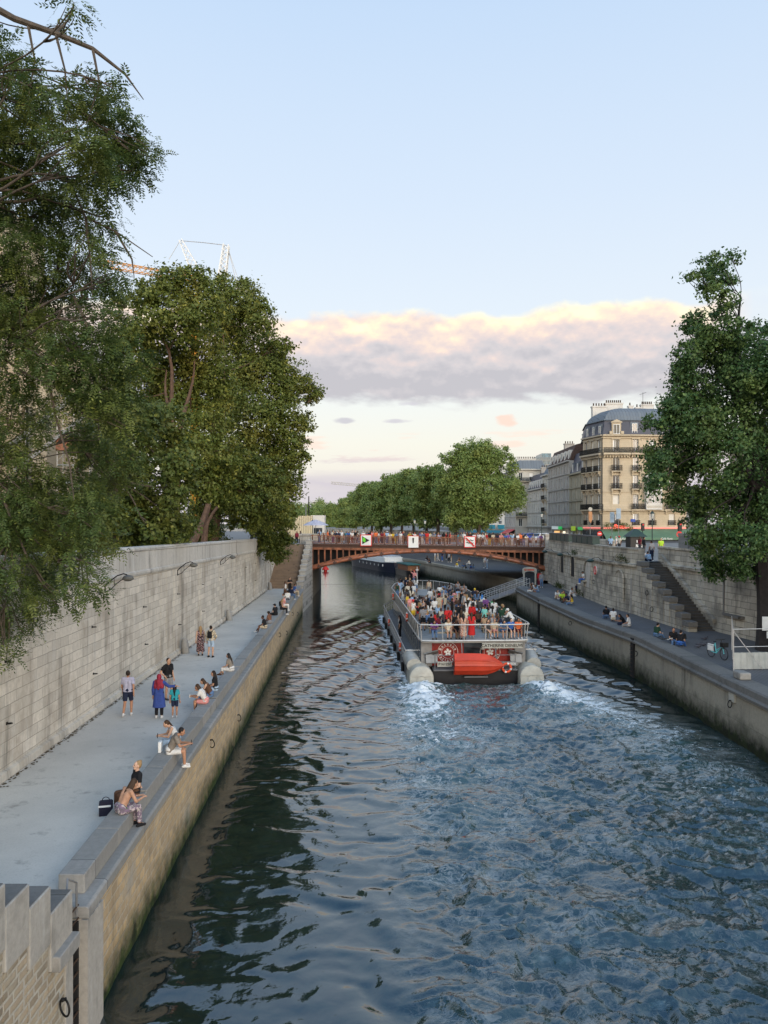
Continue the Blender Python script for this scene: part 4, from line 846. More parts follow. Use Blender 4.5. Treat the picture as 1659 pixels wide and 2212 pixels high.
# landing ramp and ticket arch on the right quay
e = empty('gangway', (14.2, 93.0, 0), R(8), 'grey railed landing gangway between boat and quay', 'gangway')
b = MB(); b.obox((-.2, 0, 1.9), (5.4, 2.2, .14), 0, (0, R(-18), 0)); b.build('ramp', M['rail_grey'], e, False, False)
b = MB()
for y in (-1.1, 0, 1.1):
    for z in (.5, 1.0): b.tube([(-2.9, y, 1.05 + z), (2.5, y, 2.8 + z)], .03, 6)
    for i in range(7): q = i / 6; b.tube([(-2.9 + 5.4 * q, y, 1.05 + 1.75 * q), (-2.9 + 5.4 * q, y, 2.05 + 1.75 * q)], .025, 6)
b.build('handrail', M['rail'], e, True, False)
b = MB(); b.box(-4.6, -2.4, -1.6, 1.6, -.3, .98); b.build('pontoon', M['hull'], e, False, False)
q = G(1144, 1266, ZR); e = empty('ticket_arch', (q.x, q.y, ZR), 0, 'small grey framed landing stage arch with rounded top below the bridge end', 'arch')
b = MB(); b.box(-1.25, -1.0, -.15, .15, 0, 3.0); b.box(1.0, 1.25, -.15, .15, 0, 3.0); b.build('posts', M['cream'], e, False, False)
b = MB(); pts = [(-1.4, 2.4), (-1.0, 2.4)] + [(-1.0 * math.cos(math.pi * i / 10), 2.4 + .45 * math.sin(math.pi * i / 10)) for i in range(1, 10)] + [(1.0, 2.4), (1.4, 2.4), (1.4, 3.2)] + [(1.4 * math.cos(math.pi * i / 10), 3.2 + .45 * math.sin(math.pi * i / 10)) for i in range(1, 10)] + [(-1.4, 3.2)]
b.plate((0, .12, 0), (1, 0, 0), (0, 0, 1), pts, .24); b.build('arch_top', M['cream'], e, False, False); b = MB(); b.torus((-.85, -.14, 3.1), .16, .07, 'y', 14, 6); b.box(-.5, .9, -.15, -.11, 2.98, 3.22); b.build('badge', M['tender'], e, False, False)
b = MB(); b.box(-.9, .9, .05, .12, 0, 2.4); b.build('gate', M['glass'], e, False, False); e.scale = (.6, .7, .62)
# ------------------------------------------------------------------ people: bodies grown as one skin from tapered limbs, clothes and hair as children
def V3(*a): return Vector(a)
def mirror(v): return Vector((-v.x, v.y, v.z))
def pose(name):
    """joints for a 1.72 m adult facing +y; seated poses have z = 0 at the seat under the pelvis"""
    st = dict(pel=V3(0, 0, .93), tilt=0, twist=0, head=V3(0, .01, 0))
    legs = [(V3(.10, .015, .50), V3(.105, -.02, .085))] * 2; arms = [(V3(.06, -.02, -.29), V3(.075, .05, -.54))] * 2
    mir = [1, -1]
    L = {0: legs[0], 1: legs[1]}; A = {0: arms[0], 1: arms[1]}
    if name == 'walk': L = {0: (V3(.10, .13, .50), V3(.10, .10, .085)), 1: (V3(.10, -.05, .49), V3(.10, -.30, .13))}; A = {0: (V3(.06, -.10, -.27), V3(.07, -.12, -.52)), 1: (V3(.06, .06, -.28), V3(.06, .20, -.50))}
    if name == 'hip': A = {0: (V3(.17, -.06, -.24), V3(.03, .05, -.42)), 1: arms[1]}; L = {0: legs[0], 1: (V3(.13, .05, .5), V3(.16, .02, .085))}
    if name == 'phone': A = {0: (V3(.05, .12, -.24), V3(-.08, .33, -.04)), 1: (V3(.05, .12, -.24), V3(-.08, .33, -.04))}; st['head'] = V3(0, .0, 0)
    if name == 'look': A = {0: (V3(.05, .02, -.27), V3(-.05, .25, -.22)), 1: (V3(.06, -.02, -.29), V3(.07, .05, -.54))}; st['head'] = V3(0, .05, -.02)
    if name == 'lean': st['tilt'] = R(28); st['pel'] = V3(0, -.12, .90); A = {0: (V3(.08, .12, -.24), V3(-.03, .36, -.25)), 1: (V3(.08, .12, -.24), V3(-.03, .36, -.25))}
    if name == 'wave': A = {0: (V3(.20, .04, .10), V3(.16, .12, .36)), 1: arms[1]}
    if name == 'hug': A = {0: (V3(.20, .03, -.17), V3(.46, .10, -.17)), 1: arms[1]}
    if name == 'cross': A = {0: (V3(.08, .06, -.26), V3(-.14, .22, -.18)), 1: (V3(.08, .06, -.26), V3(-.12, .24, -.24))}
    sit = name.startswith('sit')
    if sit:
        st['pel'] = V3(0, 0, .10); L = {0: (V3(.11, .43, .09), V3(.11, .45, -.33)), 1: (V3(.11, .43, .09), V3(.11, .43, -.33))}
        A = {0: (V3(.06, .04, -.28), V3(-.02, .26, -.36)), 1: (V3(.06, .04, -.28), V3(-.02, .26, -.36))}; st['tilt'] = R(8)
    if name == 'sit_hunch': st['tilt'] = R(26); A = {0: (V3(.04, .12, -.26), V3(-.10, .36, -.24)), 1: (V3(.04, .12, -.26), V3(-.08, .36, -.24))}; st['head'] = V3(0, .06, -.04)
    if name == 'sit_back': st['tilt'] = R(-8); A = {0: (V3(.12, -.12, -.27), V3(.20, -.20, -.50)), 1: (V3(.06, .04, -.28), V3(-.02, .26, -.36))}
    if name == 'sit_cross': L = {0: (V3(.08, .42, .16), V3(-.10, .58, -.16)), 1: (V3(.11, .43, .09), V3(.06, .45, -.33))}; st['tilt'] = R(14)
    if name == 'sit_stretch': L = {0: (V3(.12, .40, .12), V3(.12, .70, -.22)), 1: (V3(.12, .42, .10), V3(.10, .52, -.32))}; st['tilt'] = R(16)
    if name == 'sit_low': L = {0: (V3(.16, .34, .32), V3(.15, .48, .06)), 1: (V3(.18, .36, .26), V3(.05, .50, .06))}; A = {0: (V3(.08, .12, -.26), V3(.02, .34, -.22)), 1: (V3(.08, .12, -.26), V3(.02, .34, -.22))}; st['tilt'] = R(18)
    T = Matrix.Rotation(-st['tilt'], 3, 'X'); pel = st['pel']
    def up(x, y, z): return pel + T @ V3(x, y, z)
    j = dict(pel=pel, waist=up(0, 0, .16), chest=up(0, .0, .36), neck=up(0, -.01, .52), head=up(0, .015, .665) + st['head'], T=T, sit=sit)
    for k, sx in ((0, 1), (1, -1)):
        m_ = (lambda v: v) if sx == 1 else mirror
        j['hip%d' % k] = pel + m_(V3(.088, 0, -.03)); j['knee%d' % k] = m_(L[k][0]); j['ank%d' % k] = m_(L[k][1])
        j['sh%d' % k] = up(sx * .175, -.01, .47); j['el%d' % k] = j['sh%d' % k] + m_(A[k][0]); j['wr%d' % k] = j['sh%d' % k] + m_(A[k][1])
    return j
def capsules_mesh(name, caps, voxel, mats, flat=(), smooth_it=4, skin_pts=None):
    b = MB()
    for c in caps:
        if c[0] == 'e': b.ell(c[1], *c[2], 14, 9); continue
        p0, r0, p1, r1 = c[:4]; p0, p1 = Vector(p0), Vector(p1); ends = c[4] if len(c) > 4 else (1, 1)
        d_ = p1 - p0
        if d_.length < 1e-5: d_ = V3(0, 0, 1e-3)
        t_ = d_.normalized(); pts, rs = [], []
        if ends[0]:
            for a in (85, 60, 30): pts.append(p0 - t_ * r0 * math.sin(R(a))); rs.append(r0 * math.cos(R(a)))
        pts.append(p0); rs.append(r0); pts.append(p1); rs.append(r1)
        if ends[1]:
            for a in (30, 60, 85): pts.append(p1 + t_ * r1 * math.sin(R(a))); rs.append(r1 * math.cos(R(a)))
        b.tube(pts, rs, 10)
    me = b.mesh(name, mats); o = bpy.data.objects.new(name, me); C.objects.link(o)
    rm = o.modifiers.new('r', 'REMESH'); rm.mode = 'VOXEL'; rm.voxel_size = voxel; rm.use_smooth_shade = True
    if smooth_it: sm_ = o.modifiers.new('s', 'SMOOTH'); sm_.factor = .5; sm_.iterations = smooth_it
    dg = bpy.context.evaluated_depsgraph_get(); dg.update(); m2 = bpy.data.meshes.new_from_object(o.evaluated_get(dg)); bpy.data.objects.remove(o); bpy.data.meshes.remove(me)
    m2.materials.clear()
    for mm in (mats if isinstance(mats, (list, tuple)) else [mats]): m2.materials.append(mm)
    if skin_pts:
        mi = np.zeros(len(m2.polygons), np.int32); ce = np.zeros(len(m2.polygons) * 3, np.float32); m2.polygons.foreach_get('center', ce); ce = ce.reshape(-1, 3)
        for p, r_ in skin_pts: mi[np.linalg.norm(ce - np.array(p), axis=1) < r_] = 1
        m2.polygons.foreach_set('material_index', mi)
    m2.name = name; return m2
def torso(j, g=0.0, wide=1.0, upto='sh'):
    c = []; T = j['T']; X_ = V3(1, 0, 0)
    for s in (1, -1):
        c += [(j['pel'] + X_ * s * .075 * wide, .105 + g, j['waist'] + X_ * s * .058 * wide, .092 + g), (j['waist'] + X_ * s * .058 * wide, .092 + g, j['chest'] + X_ * s * .075 * wide, .105 + g)]
        c += [(j['chest'] + X_ * s * .075 * wide, .105 + g, j['sh0' if s == 1 else 'sh1'] - X_ * s * .05 + T @ V3(0, 0, -.02), .066 + g)]
    return c
def body_caps(j, det):
    c = torso(j); T = j['T']; up = T @ V3(0, 0, 1); fw = T @ V3(0, 1, 0)
    c += [(j['sh0'], .055, j['sh1'], .055), (j['neck'] - up * .05, .056, j['head'] - up * .06, .05), ('e', j['head'], (.074, .094, .112))]
    if det: c += [(j['head'] + fw * .088 - up * .005, .014, j['head'] + fw * .106 - up * .028, .017), ('e', j['head'] + V3(.076, -.005, -.01), (.014, .024, .034)), ('e', j['head'] + V3(-.076, -.005, -.01), (.014, .024, .034)), ('e', j['head'] + fw * .05 - up * .075, (.045, .045, .04))]
    for k in (0, 1):
        s = 1 if k == 0 else -1; hip, kn, an = j['hip%d' % k], j['knee%d' % k], j['ank%d' % k]
        c += [(hip, .088, kn, .056), (kn, .054, kn.lerp(an, .35), .056), (kn.lerp(an, .3), .056, an, .036)]
        c += [(an - V3(0, .045, .045), .036, an + V3(0, .13, -.05), .034), (an + V3(0, .0, .0), .036, an + V3(0, .11, -.045), .034)]
        sh, el, wr = j['sh%d' % k], j['el%d' % k], j['wr%d' % k]
        c += [(sh, .052, el, .040), (el, .040, wr, .027)]
        d_ = (wr - el).normalized(); side = d_.cross(V3(0, 0, 1)); side = side.normalized() if side.length > .2 else V3(0, 1, 0); nrm = side.cross(d_).normalized(); pw = wr + d_ * .075
        c += [(wr, .026, pw + side * .018, .024), (wr, .026, pw - side * .018, .024)]
        if det:
            for fi, (o_, ln_) in enumerate(((-.030, .055), (-.010, .07), (.010, .075), (.029, .066))):
                a = pw + side * o_; m1 = a + d_ * ln_ * .6 - nrm * .008; c += [(a, .0098, m1, .0092), (m1, .0092, m1 + d_ * ln_ * .35 - nrm * .024, .0082)]
            c += [(wr + d_ * .03 + side * .022, .012, wr + d_ * .075 + side * .058 - nrm * .01, .0095)]
    return c
def shirt_caps(j, kind):
    g = .016; c = []; T = j['T']; up = T @ V3(0, 0, 1)
    for s in (1, -1):
        lo = j['pel'] + V3(s * .078, 0, 0) - up * (.02 if kind != 'crop' else -.14)
        c += [(lo, .112 + g, j['waist'] + V3(s * .062, 0, 0), .097 + g, (0, 1)), (j['waist'] + V3(s * .062, 0, 0), .097 + g, j['chest'] + V3(s * .075, 0, 0), .106 + g), (j['chest'] + V3(s * .075, 0, 0), .106 + g, j['sh0' if s == 1 else 'sh1'] - V3(s * .05, 0, 0) - up * .02, .066 + g)]
    if kind == 'tank': return c
    c += [(j['sh0'], .056 + g, j['sh1'], .056 + g)]
    for k in (0, 1):
        sh, el, wr = j['sh%d' % k], j['el%d' % k], j['wr%d' % k]
        if kind == 'long': c += [(sh, .056 + g, el, .044 + g), (el, .044 + g, el.lerp(wr, .9), .034 + g, (1, 0))]
        else: c += [(sh, .056 + g, sh.lerp(el, .72), .052 + g, (1, 0))]
    return c
def legs_caps(j, kind):
    g = .014; c = [(j['pel'] + V3(.075, 0, .05), .108 + g, j['pel'] + V3(-.075, 0, .05), .108 + g)]
    for k in (0, 1):
        s = 1 if k == 0 else -1; hip, kn, an = j['hip%d' % k], j['knee%d' % k], j['ank%d' % k]
        if kind == 'shorts': c += [(hip, .09 + g, hip.lerp(kn, .82), .07 + g, (1, 0))]
        elif kind == 'trousers': c += [(hip, .09 + g, kn, .062 + g), (kn, .062 + g, kn.lerp(an, .92), .05 + g, (1, 0))]
        elif kind in ('skirt', 'dress', 'tunic'):
            if j['sit']: c += [(hip, .10 + g, kn, .085 + g), (kn, .085 + g, kn.lerp(an, .25 if kind == 'skirt' else .7), .085 + g, (1, 0))]
    if kind in ('skirt', 'dress', 'tunic'):
        if j['sit']:
            c += [(j['hip0'].lerp(j['hip1'], .5), .1, j['knee0'].lerp(j['knee1'], .5), .085)]
        else:
            zb = {'skirt': .52, 'dress': .22, 'tunic': .42}[kind]; p = j['pel']
            for s in (1, -1): c += [(V3(p.x + s * .06, p.y, p.z), .125 + g, V3(p.x + s * .085, p.y + .02 * s, zb), .155 + g, (1, 0))]
            c += [(p, .14, V3(p.x, p.y, zb), .17, (1, 0))]
    return c
def hair_caps(j, kind):
    T = j['T']; up = T @ V3(0, 0, 1); bk = T @ V3(0, -1, 0); h = j['head']; c = [('e', h + bk * .028 + up * .022, (.083, .092, .11))]
    if kind == 'bald': return [('e', h + bk * .04 + up * -.0, (.078, .075, .07))]
    if kind == 'long': c += [(h + bk * .055 - up * .02, .08, h + bk * .09 - up * .26, .075), (h + bk * .09 - up * .26, .075, h + bk * .10 - up * .42, .045), (h + bk * .04 + V3(.06, 0, 0), .04, h + bk * .05 + V3(.085, 0, 0) - up * .2, .035), (h + bk * .04 - V3(.06, 0, 0), .04, h + bk * .05 - V3(.085, 0, 0) - up * .2, .035)]
    if kind == 'bob': c += [(h + bk * .04, .085, h + bk * .045 - up * .12, .08)]
    if kind == 'bun': c += [('e', h + bk * .07 + up * .10, (.045, .045, .045))]
    if kind == 'pony': c += [(h + bk * .1 + up * .04, .035, h + bk * .15 - up * .2, .025)]
    if kind in ('cap', 'hat'): c += [('e', h + bk * .01 + up * .045, (.09, .105, .085)), (h - bk * .07 + up * .045, .05, h - bk * .13 + up * .035, .03)]
    if kind == 'hat': c += [('e', h + up * .05, (.16, .17, .018))]
    if kind == 'hood': c = [('e', h + bk * .02 + up * .012, (.097, .102, .125)), (h + bk * .03 - up * .1, .09, j['neck'] + bk * .06 - up * .02, .1)]
    if kind == 'hijab': c = [('e', h + bk * .028 + up * .012, (.096, .10, .125)), (h + bk * .02 - up * .1, .088, j['neck'], .11), (j['neck'] + V3(.1, 0, -.02), .09, j['chest'] + V3(.11, 0, -.05) + bk * .04, .1), (j['neck'] - V3(.1, 0, .02), .09, j['chest'] + V3(-.11, 0, -.06) + bk * .04, .1), (j['neck'] + bk * .06, .1, j['chest'] + bk * .09 - up * .12, .06)]
    return c
_cache = {}
def pm(kind, pname, var, det):
    key = (kind, pname, var, det)
    if key in _cache: return _cache[key]
    j = pose(pname)
    if kind == 'body':
        T = j['T']; h = j['head']; pts = []
        for s in (1, -1): pts.append((h + T @ V3(s * .030, .088, .012), .014))
        pts.append((h + T @ V3(0, .09, -.058), .016))
        me = capsules_mesh('person', body_caps(j, det), .0085 if det == 2 else (.0115 if det else .016), [M['skin'], M['feature']], smooth_it=2, skin_pts=pts)
    elif kind == 'top': me = capsules_mesh('shirt', shirt_caps(j, var), .016 if det else .02, M['cloth'])
    elif kind == 'bottom': me = capsules_mesh({'dress': 'dress_skirt'}.get(var, var), legs_caps(j, var), .016 if det else .02, M['cloth'])
    elif kind == 'hair': me = capsules_mesh('hair', hair_caps(j, var), .014, M['hair'], smooth_it=3)
    elif kind.startswith('shoe'):
        c = []
        for k in (int(kind[-1]),): an = j['ank%d' % k]; c += [(an - V3(0, .055, .047), .040, an + V3(0, .14, -.052), .038), (an, .046, an - V3(0, 0, .03), .044), (an + V3(0, .03, -.02), .042, an + V3(0, .12, -.05), .036)]
        me = capsules_mesh('shoe', c, .014, M['cloth'], smooth_it=2)
    elif kind == 'pack':
        bk = j['T'] @ V3(0, -1, 0); c = [(j['waist'] + bk * .17 + V3(.05, 0, .04), .09, j['chest'] + bk * .17 + V3(.04, 0, .06), .08), (j['waist'] + bk * .17 - V3(.05, 0, -.04), .09, j['chest'] + bk * .17 - V3(.04, 0, -.06), .08)]
        for s in (1, -1): c += [(j['sh0' if s == 1 else 'sh1'] * .6 + j['neck'] * .4 + bk * .10, .03, j['sh0' if s == 1 else 'sh1'] * .6 + j['neck'] * .4 - bk * .06 + V3(0, 0, .04), .028), (j['sh0' if s == 1 else 'sh1'] * .6 + j['neck'] * .4 - bk * .07 + V3(0, 0, .03), .028, j['waist'] - bk * .12 + V3(s * .1, 0, .05), .022)]
        me = capsules_mesh('backpack', c, .016, M['cloth'])
    elif kind == 'strap':
        fw = j['T'] @ V3(0, 1, 0); pts = [j['sh0'] + V3(-.03, 0, .075), j['chest'] + fw * .135 + V3(.03, 0, .03), j['waist'] + fw * .13 + V3(-.08, 0, 0), j['waist'] + V3(-.185, 0, -.05), j['waist'] - fw * .13 + V3(-.06, 0, .02), j['chest'] - fw * .135 + V3(.04, 0, .04), j['sh0'] + V3(-.03, 0, .075)]
        b = MB(); b.tube(pts, .014, 6); me = b.mesh('bag_strap', M['cloth'], True)
    elif kind == 'phone':
        w_ = (j['wr0'] + j['wr1']) / 2 if pname in ('phone', 'sit_hunch') else j['wr0']; d_ = (j['wr0'] - j['el0']).normalized(); c_ = w_ + d_ * .10
        b = MB(); b.obox(c_, (.08, .02, .15)); me = b.mesh('phone', M['cloth'])
    _cache[key] = me; return me
COL = {'white': (.62, .61, .59), 'black': (.013, .013, .015), 'navy': (.016, .022, .05), 'red': (.48, .025, .025), 'grey': (.22, .22, .23), 'dark grey': (.06, .06, .065), 'light blue': (.28, .40, .55), 'blue': (.04, .12, .38), 'denim': (.10, .17, .30), 'pale denim': (.33, .43, .55), 'beige': (.48, .40, .29), 'tan': (.36, .24, .15), 'pink': (.62, .26, .25), 'yellow': (.62, .42, .04), 'green': (.05, .34, .10), 'dark green': (.018, .05, .03), 'teal': (.03, .28, .33), 'mint': (.22, .58, .50), 'orange': (.66, .15, .05), 'brown': (.10, .05, .03), 'maroon': (.17, .02, .035), 'lavender': (.36, .36, .47), 'cream': (.60, .53, .42), 'purple': (.18, .07, .22), 'taupe': (.21, .18, .15), 'royal blue': (.035, .065, .24), 'lime': (.40, .60, .05), 'skin': (.5, .3, .2)}
HAIRC = {'black': (.012, .010, .010), 'brown': (.05, .028, .016), 'fair': (.30, .19, .09), 'grey': (.30, .29, .28), 'white': (.6, .6, .58), 'red': (.5, .03, .03), 'dark': (.02, .014, .011), 'navy': (.016, .022, .05), 'blue': (.05, .2, .5), 'maroon': (.24, .02, .04)}
SKIN = [(.52, .31, .21), (.46, .26, .17), (.40, .21, .13), (.32, .16, .095), (.16, .075, .045), (.56, .35, .25)]
def person(p, rz, pname, top, bottom, hair, label, group=None, scale=1.0, skin=None, det=0, shoes='white', extras=(), cat='person'):
    """top / bottom = (kind, colour name or material key); hair = (kind, colour)"""
    o = link('person', pm('body', pname, 0, det), None, p, (0, 0, rz), (scale,) * 3); o.color = (*(skin or rnd.choice(SKIN)), 1)
    tag(o, label, cat, group)
    def part(me, c, nm=None):
        if c in M and c not in COL: me2 = me.copy(); me2.materials.clear(); me2.materials.append(M[c]); me = me2
        q = link(nm or me.name.split('.')[0], me, o); q.color = (*COL.get(c, HAIRC.get(c, (.1, .1, .1))), 1); return q
    dress = bottom and bottom[0] in ('dress', 'tunic')
    if top: part(pm('top', pname, top[0], min(det, 1)), top[1])
    if bottom: part(pm('bottom', pname, bottom[0], min(det, 1)), bottom[1])
    if hair:
        q = link('headgear' if hair[0] in ('hijab', 'hood') else 'hair', pm('hair', pname, hair[0], 0), o); q.color = (*HAIRC.get(hair[1], COL.get(hair[1], (.02, .02, .02))), 1)
    if shoes:
        for k in (0, 1): part(pm('shoe%d' % k, pname, 0, 0), shoes, 'shoe')
    for ex_, cc in extras: part(pm(ex_, pname, 0, 0), cc)
    return o
# ------------------------------------------------------------------ trees
RS = np.random.RandomState(11)
def unit(n):
    v = RS.normal(size=(n, 3)); return v / np.linalg.norm(v, axis=1, keepdims=True)
def norm(a): return a / np.maximum(np.linalg.norm(a, axis=1, keepdims=True), 1e-9)
def leaf_points(lobes, size, cover, clump=.16, shell=.5):
    ps, ds = [], []; lobes = list(lobes)
    if shell > .3:
        for c, r in list(lobes):
            for _ in range(2): lobes.append((Vector(c) + Vector(unit(1)[0]) * r * rnd.uniform(.85, 1.2), r * rnd.uniform(.22, .42)))
    for c, r in lobes:
        n = int(cover * math.pi * r * r / (.36 * size * size)); k = max(6, int(9 * r * r / (clump * r + .25) ** 1.0))
        cd = unit(k); cr = r * (1 - shell * RS.rand(k, 1) ** 1.4); cc = cd * cr * np.array([1, 1, .92])
        i = RS.randint(0, k, n); sp = (.13 + clump * .8 * r) * (.5 + .9 * RS.rand(k))[i][:, None]
        q = cc[i] + RS.normal(size=(n, 3)) * sp * np.array([1, 1, .7]); ps.append(q + np.array(c)); ds.append(norm(q))
    return np.vstack(ps), np.vstack(ds)
def leaf_mesh(p, d, size, mat, droop=.3, aspect=.62):
    n = len(p); nr = norm(d * .7 + np.array([0, 0, .55]) + RS.normal(size=(n, 3)) * .55); tv = norm(np.cross(nr, unit(n))) ; tv = norm(tv - np.array([0, 0, droop])); bt = norm(np.cross(nr, tv))
    s = size * (.65 + .7 * RS.rand(n, 1)); up = nr * s * .10
    a, b_, c, e = p - tv * s * .5, p + bt * s * aspect * .5 - up, p + tv * s * .5, p - bt * s * aspect * .5 - up
    v = np.stack([a, b_, c, e], 1).reshape(-1, 3); return fast_mesh('crown', v, np.arange(4 * n).reshape(n, 4), mat)
def compound_mesh(p, d, size, mat):
    n = len(p); t0 = norm(d * np.array([1, 1, .2]) * .8 + unit(n) * .7 - np.array([0, 0, .45])); sd = norm(np.cross(t0, norm(unit(n) * .5 + np.array([0, 0, 1.0])))); nn = np.cross(sd, t0)
    vs = []; s = size * (.7 + .6 * RS.rand(n, 1))
    for i in range(11):
        u = .12 + .88 * (i // 2) / 5; sg = 0 if i == 10 else (1 if i % 2 else -1); b0 = p + t0 * s * u - np.array([0, 0, 1]) * s * .22 * u * u
        ld = norm(t0 * (.55 if sg else 1) + sd * sg * .85 + RS.normal(size=(n, 3)) * .16); wd = norm(np.cross(ld, nn)); L = s * .33 * (1.1 - .25 * u); W = L * .19
        vs.append(np.stack([b0, b0 + ld * L * .45 + wd * W, b0 + ld * L, b0 + ld * L * .45 - wd * W], 1))
    v = np.stack(vs, 1).reshape(-1, 3); return fast_mesh('crown', v, np.arange(len(v)).reshape(-1, 4), mat)
def limb(b, a, c, r0, r1, wob=.12, n=7, sag=0.0):
    a, c = Vector(a), Vector(c); L = (c - a).length; pts = []; o1, o2 = Vector(unit(1)[0]), Vector(unit(1)[0])
    for i in range(n + 1):
        u = i / n; pts.append(a.lerp(c, u) + (o1 * math.sin(math.pi * u) + o2 * math.sin(2 * math.pi * u) * .5) * L * wob - V3(0, 0, sag * L * math.sin(math.pi * u) * -1))
    b.tube(pts, [r0 + (r1 - r0) * (i / n) ** .8 for i in range(n + 1)], 7); return pts
def tree(name, label, base, forks, lobes, leaf, size, cover, bark, tr=.3, group=None, compound=False, twigs=2, clump=.16, shell=.5, cat='tree'):
    e = empty(name, base, 0, label, cat, group); b = MB(); base = Vector(base); tops = []
    prev = base - V3(0, 0, .4)
    for i, f in enumerate(forks):
        f = Vector(f); r1 = tr * (1 - .55 * (i + 1) / len(forks))
        if i == 0: limb(b, prev, f, tr * 1.25, r1, .03, 8); tops.append((f, r1))
        else:
            src, rr = tops[0]; pp = limb(b, src, f, rr * .8, .05, .08, 8); tops += [(q, rr * .8 * (1 - k / 9)) for k, q in enumerate(pp) if k > 1]
    for c, r in lobes:
        f, rr = min(tops, key=lambda q: (q[0] - Vector(c)).length + rnd.uniform(0, 1.6)); pts = limb(b, f, c, min(rr * .5, .04 + r * .045), .02, .1, 7)
        for k in range(twigs): q = Vector(c) + Vector(unit(1)[0]) * r * .85; limb(b, pts[5], q, .03, .008, .12, 5)
    b.build('trunk', bark, e, True)
    if compound: p, d = leaf_points(lobes, size * .55, cover, clump, shell); me = compound_mesh(p - np.array(base), d, size, leaf)
    else: p, d = leaf_points(lobes, size, cover, clump, shell); me = leaf_mesh(p - np.array(base), d, size, leaf)
    link('crown', me, e); return e
def LB(lst, y, jit=1.5, ry=None):
    o = []
    for q in lst:
        yy = (q[3] if len(q) > 3 else y) + rnd.uniform(-jit, jit); o.append((P(q[0], q[1], yy), q[2] * yy / F))
    return o
# near pagoda tree hanging over the wall
L1 = LB([(-20, 120, 60), (40, 160, 45), (25, 240, 60), (100, 200, 40), (165, 215, 45), (215, 205, 35), (245, 190, 25), (90, 290, 60), (170, 300, 60), (240, 270, 50), (290, 310, 38), (318, 330, 20), (255, 345, 55), (190, 380, 55), (290, 370, 30), (20, 350, 70), (100, 400, 60), (235, 395, 28),
   (40, 450, 75), (140, 460, 55), (60, 540, 75), (150, 550, 60), (205, 520, 35), (225, 470, 22), (20, 620, 75), (120, 640, 70), (205, 610, 45), (245, 600, 22), (60, 730, 80), (160, 720, 60), (230, 690, 45), (20, 810, 70), (120, 810, 70), (210, 780, 60), (275, 760, 40), (50, 890, 55), (240, 860, 60), (170, 850, 45), (30, 960, 55), (215, 940, 50), (270, 920, 40),
   (90, 1040, 50), (30, 1060, 70), (200, 1030, 50), (250, 1010, 45), (130, 1110, 65), (210, 1110, 55), (50, 1150, 75), (150, 1180, 55), (215, 1165, 35), (90, 1230, 60), (175, 1240, 40), (30, 1260, 60), (120, 1290, 32), (190, 1275, 25), (30, 1345, 40), (65, 1330, 28), (15, 1405, 22), (160, 15, 22), (140, 60, 12), (-120, 300, 120), (-120, 600, 130), (-120, 900, 120)], 23, 2.6)
tree('pagoda_tree', 'tall near tree with feathery compound leaves overhanging the quay wall', (-15.5, 21, 8.0), [P(-330, 900, 21.5), P(-120, 500, 22), P(-60, 20, 22), P(60, 700, 23), P(-40, 1000, 23)], L1, M['leaf_sophora'], .36, 1.85, M['bark'], .34, None, True, 3, .2, .75)
b = MB(); pts = [P(-60, -10, 22), P(30, 40, 22), P(120, 72, 22), P(200, 105, 22.2), P(270, 160, 22.4), P(310, 215, 22.6)]; b.tube(pts, [.11, .09, .075, .06, .035, .012], 7)
for q in ((P(120, 72, 22), P(140, 150, 21.8), P(150, 260, 22)), (P(60, 50, 22), P(75, 130, 22), P(60, 220, 22)), (P(200, 105, 22.2), P(215, 180, 22), P(190, 260, 22.3)), (P(120, 72, 22), P(150, 40, 22.4), P(160, 5, 22.5)), (P(150, 390, 23), P(185, 470, 23), P(250, 500, 23), P(330, 555, 23.5)), (P(185, 470, 23), P(195, 560, 23), P(200, 640, 23)), (P(250, 500, 23), P(285, 560, 23), P(290, 600, 23)), (P(160, 640, 22), P(195, 720, 22), P(205, 830, 22), P(215, 950, 22)), (P(100, 800, 21), P(120, 900, 21), P(150, 1000, 21), P(160, 1080, 21))):
    b.tube(q, [.045 - .034 * i / (len(q) - 1) for i in range(len(q))], 6)
o = [x for x in C.objects if x.name.startswith('pagoda_tree')][0]; b.build('branch', M['bark'], o, True)
# garden trees along the wall
GR = 'garden trees behind the tall quay wall'
def lo(*a): return list(a)
tree('broadleaf_tree', 'dark bushy tree above the wall between the feathery tree and plane trees', (-15.0, 44, 7.9), [(-15, 44.5, 13), P(240, 900, 46), P(330, 900, 46)], LB(lo((235, 1090, 60), (290, 1060, 60), (300, 1125, 48), (240, 1140, 40), (340, 1090, 55), (365, 1130, 42), (380, 1060, 45), (270, 980, 60), (340, 990, 60), (390, 1000, 45), (300, 900, 60), (240, 900, 50), (360, 910, 50), (180, 960, 45), (190, 1100, 50), (405, 1140, 22), (330, 1150, 25)), 46, 2.5), M['leaf_dark'], .25, 5, M['bark'], .3, GR)
tree('plane_tree', 'plane tree with pale mottled limbs and yellowing leaves, middle of the garden trees', (-16.2, 61, 7.8), [(-16, 61.5, 14), P(360, 800, 62), P(420, 780, 63), P(330, 700, 62)], LB(lo((350, 620, 45), (310, 640, 30), (400, 625, 45), (430, 600, 30), (330, 690, 55), (395, 690, 55), (450, 670, 50), (300, 740, 50), (360, 760, 60), (430, 750, 60), (310, 830, 60), (390, 830, 65), (460, 820, 55), (340, 900, 55), (430, 910, 60), (400, 970, 55), (470, 980, 50), (440, 1050, 45), (270, 800, 45), (260, 720, 40), (250, 650, 25), (265, 880, 40), (390, 580, 14)), 63, 3), M['leaf_plane'], .27, 4.6, M['bark_red'], .42, GR, shell=.55)
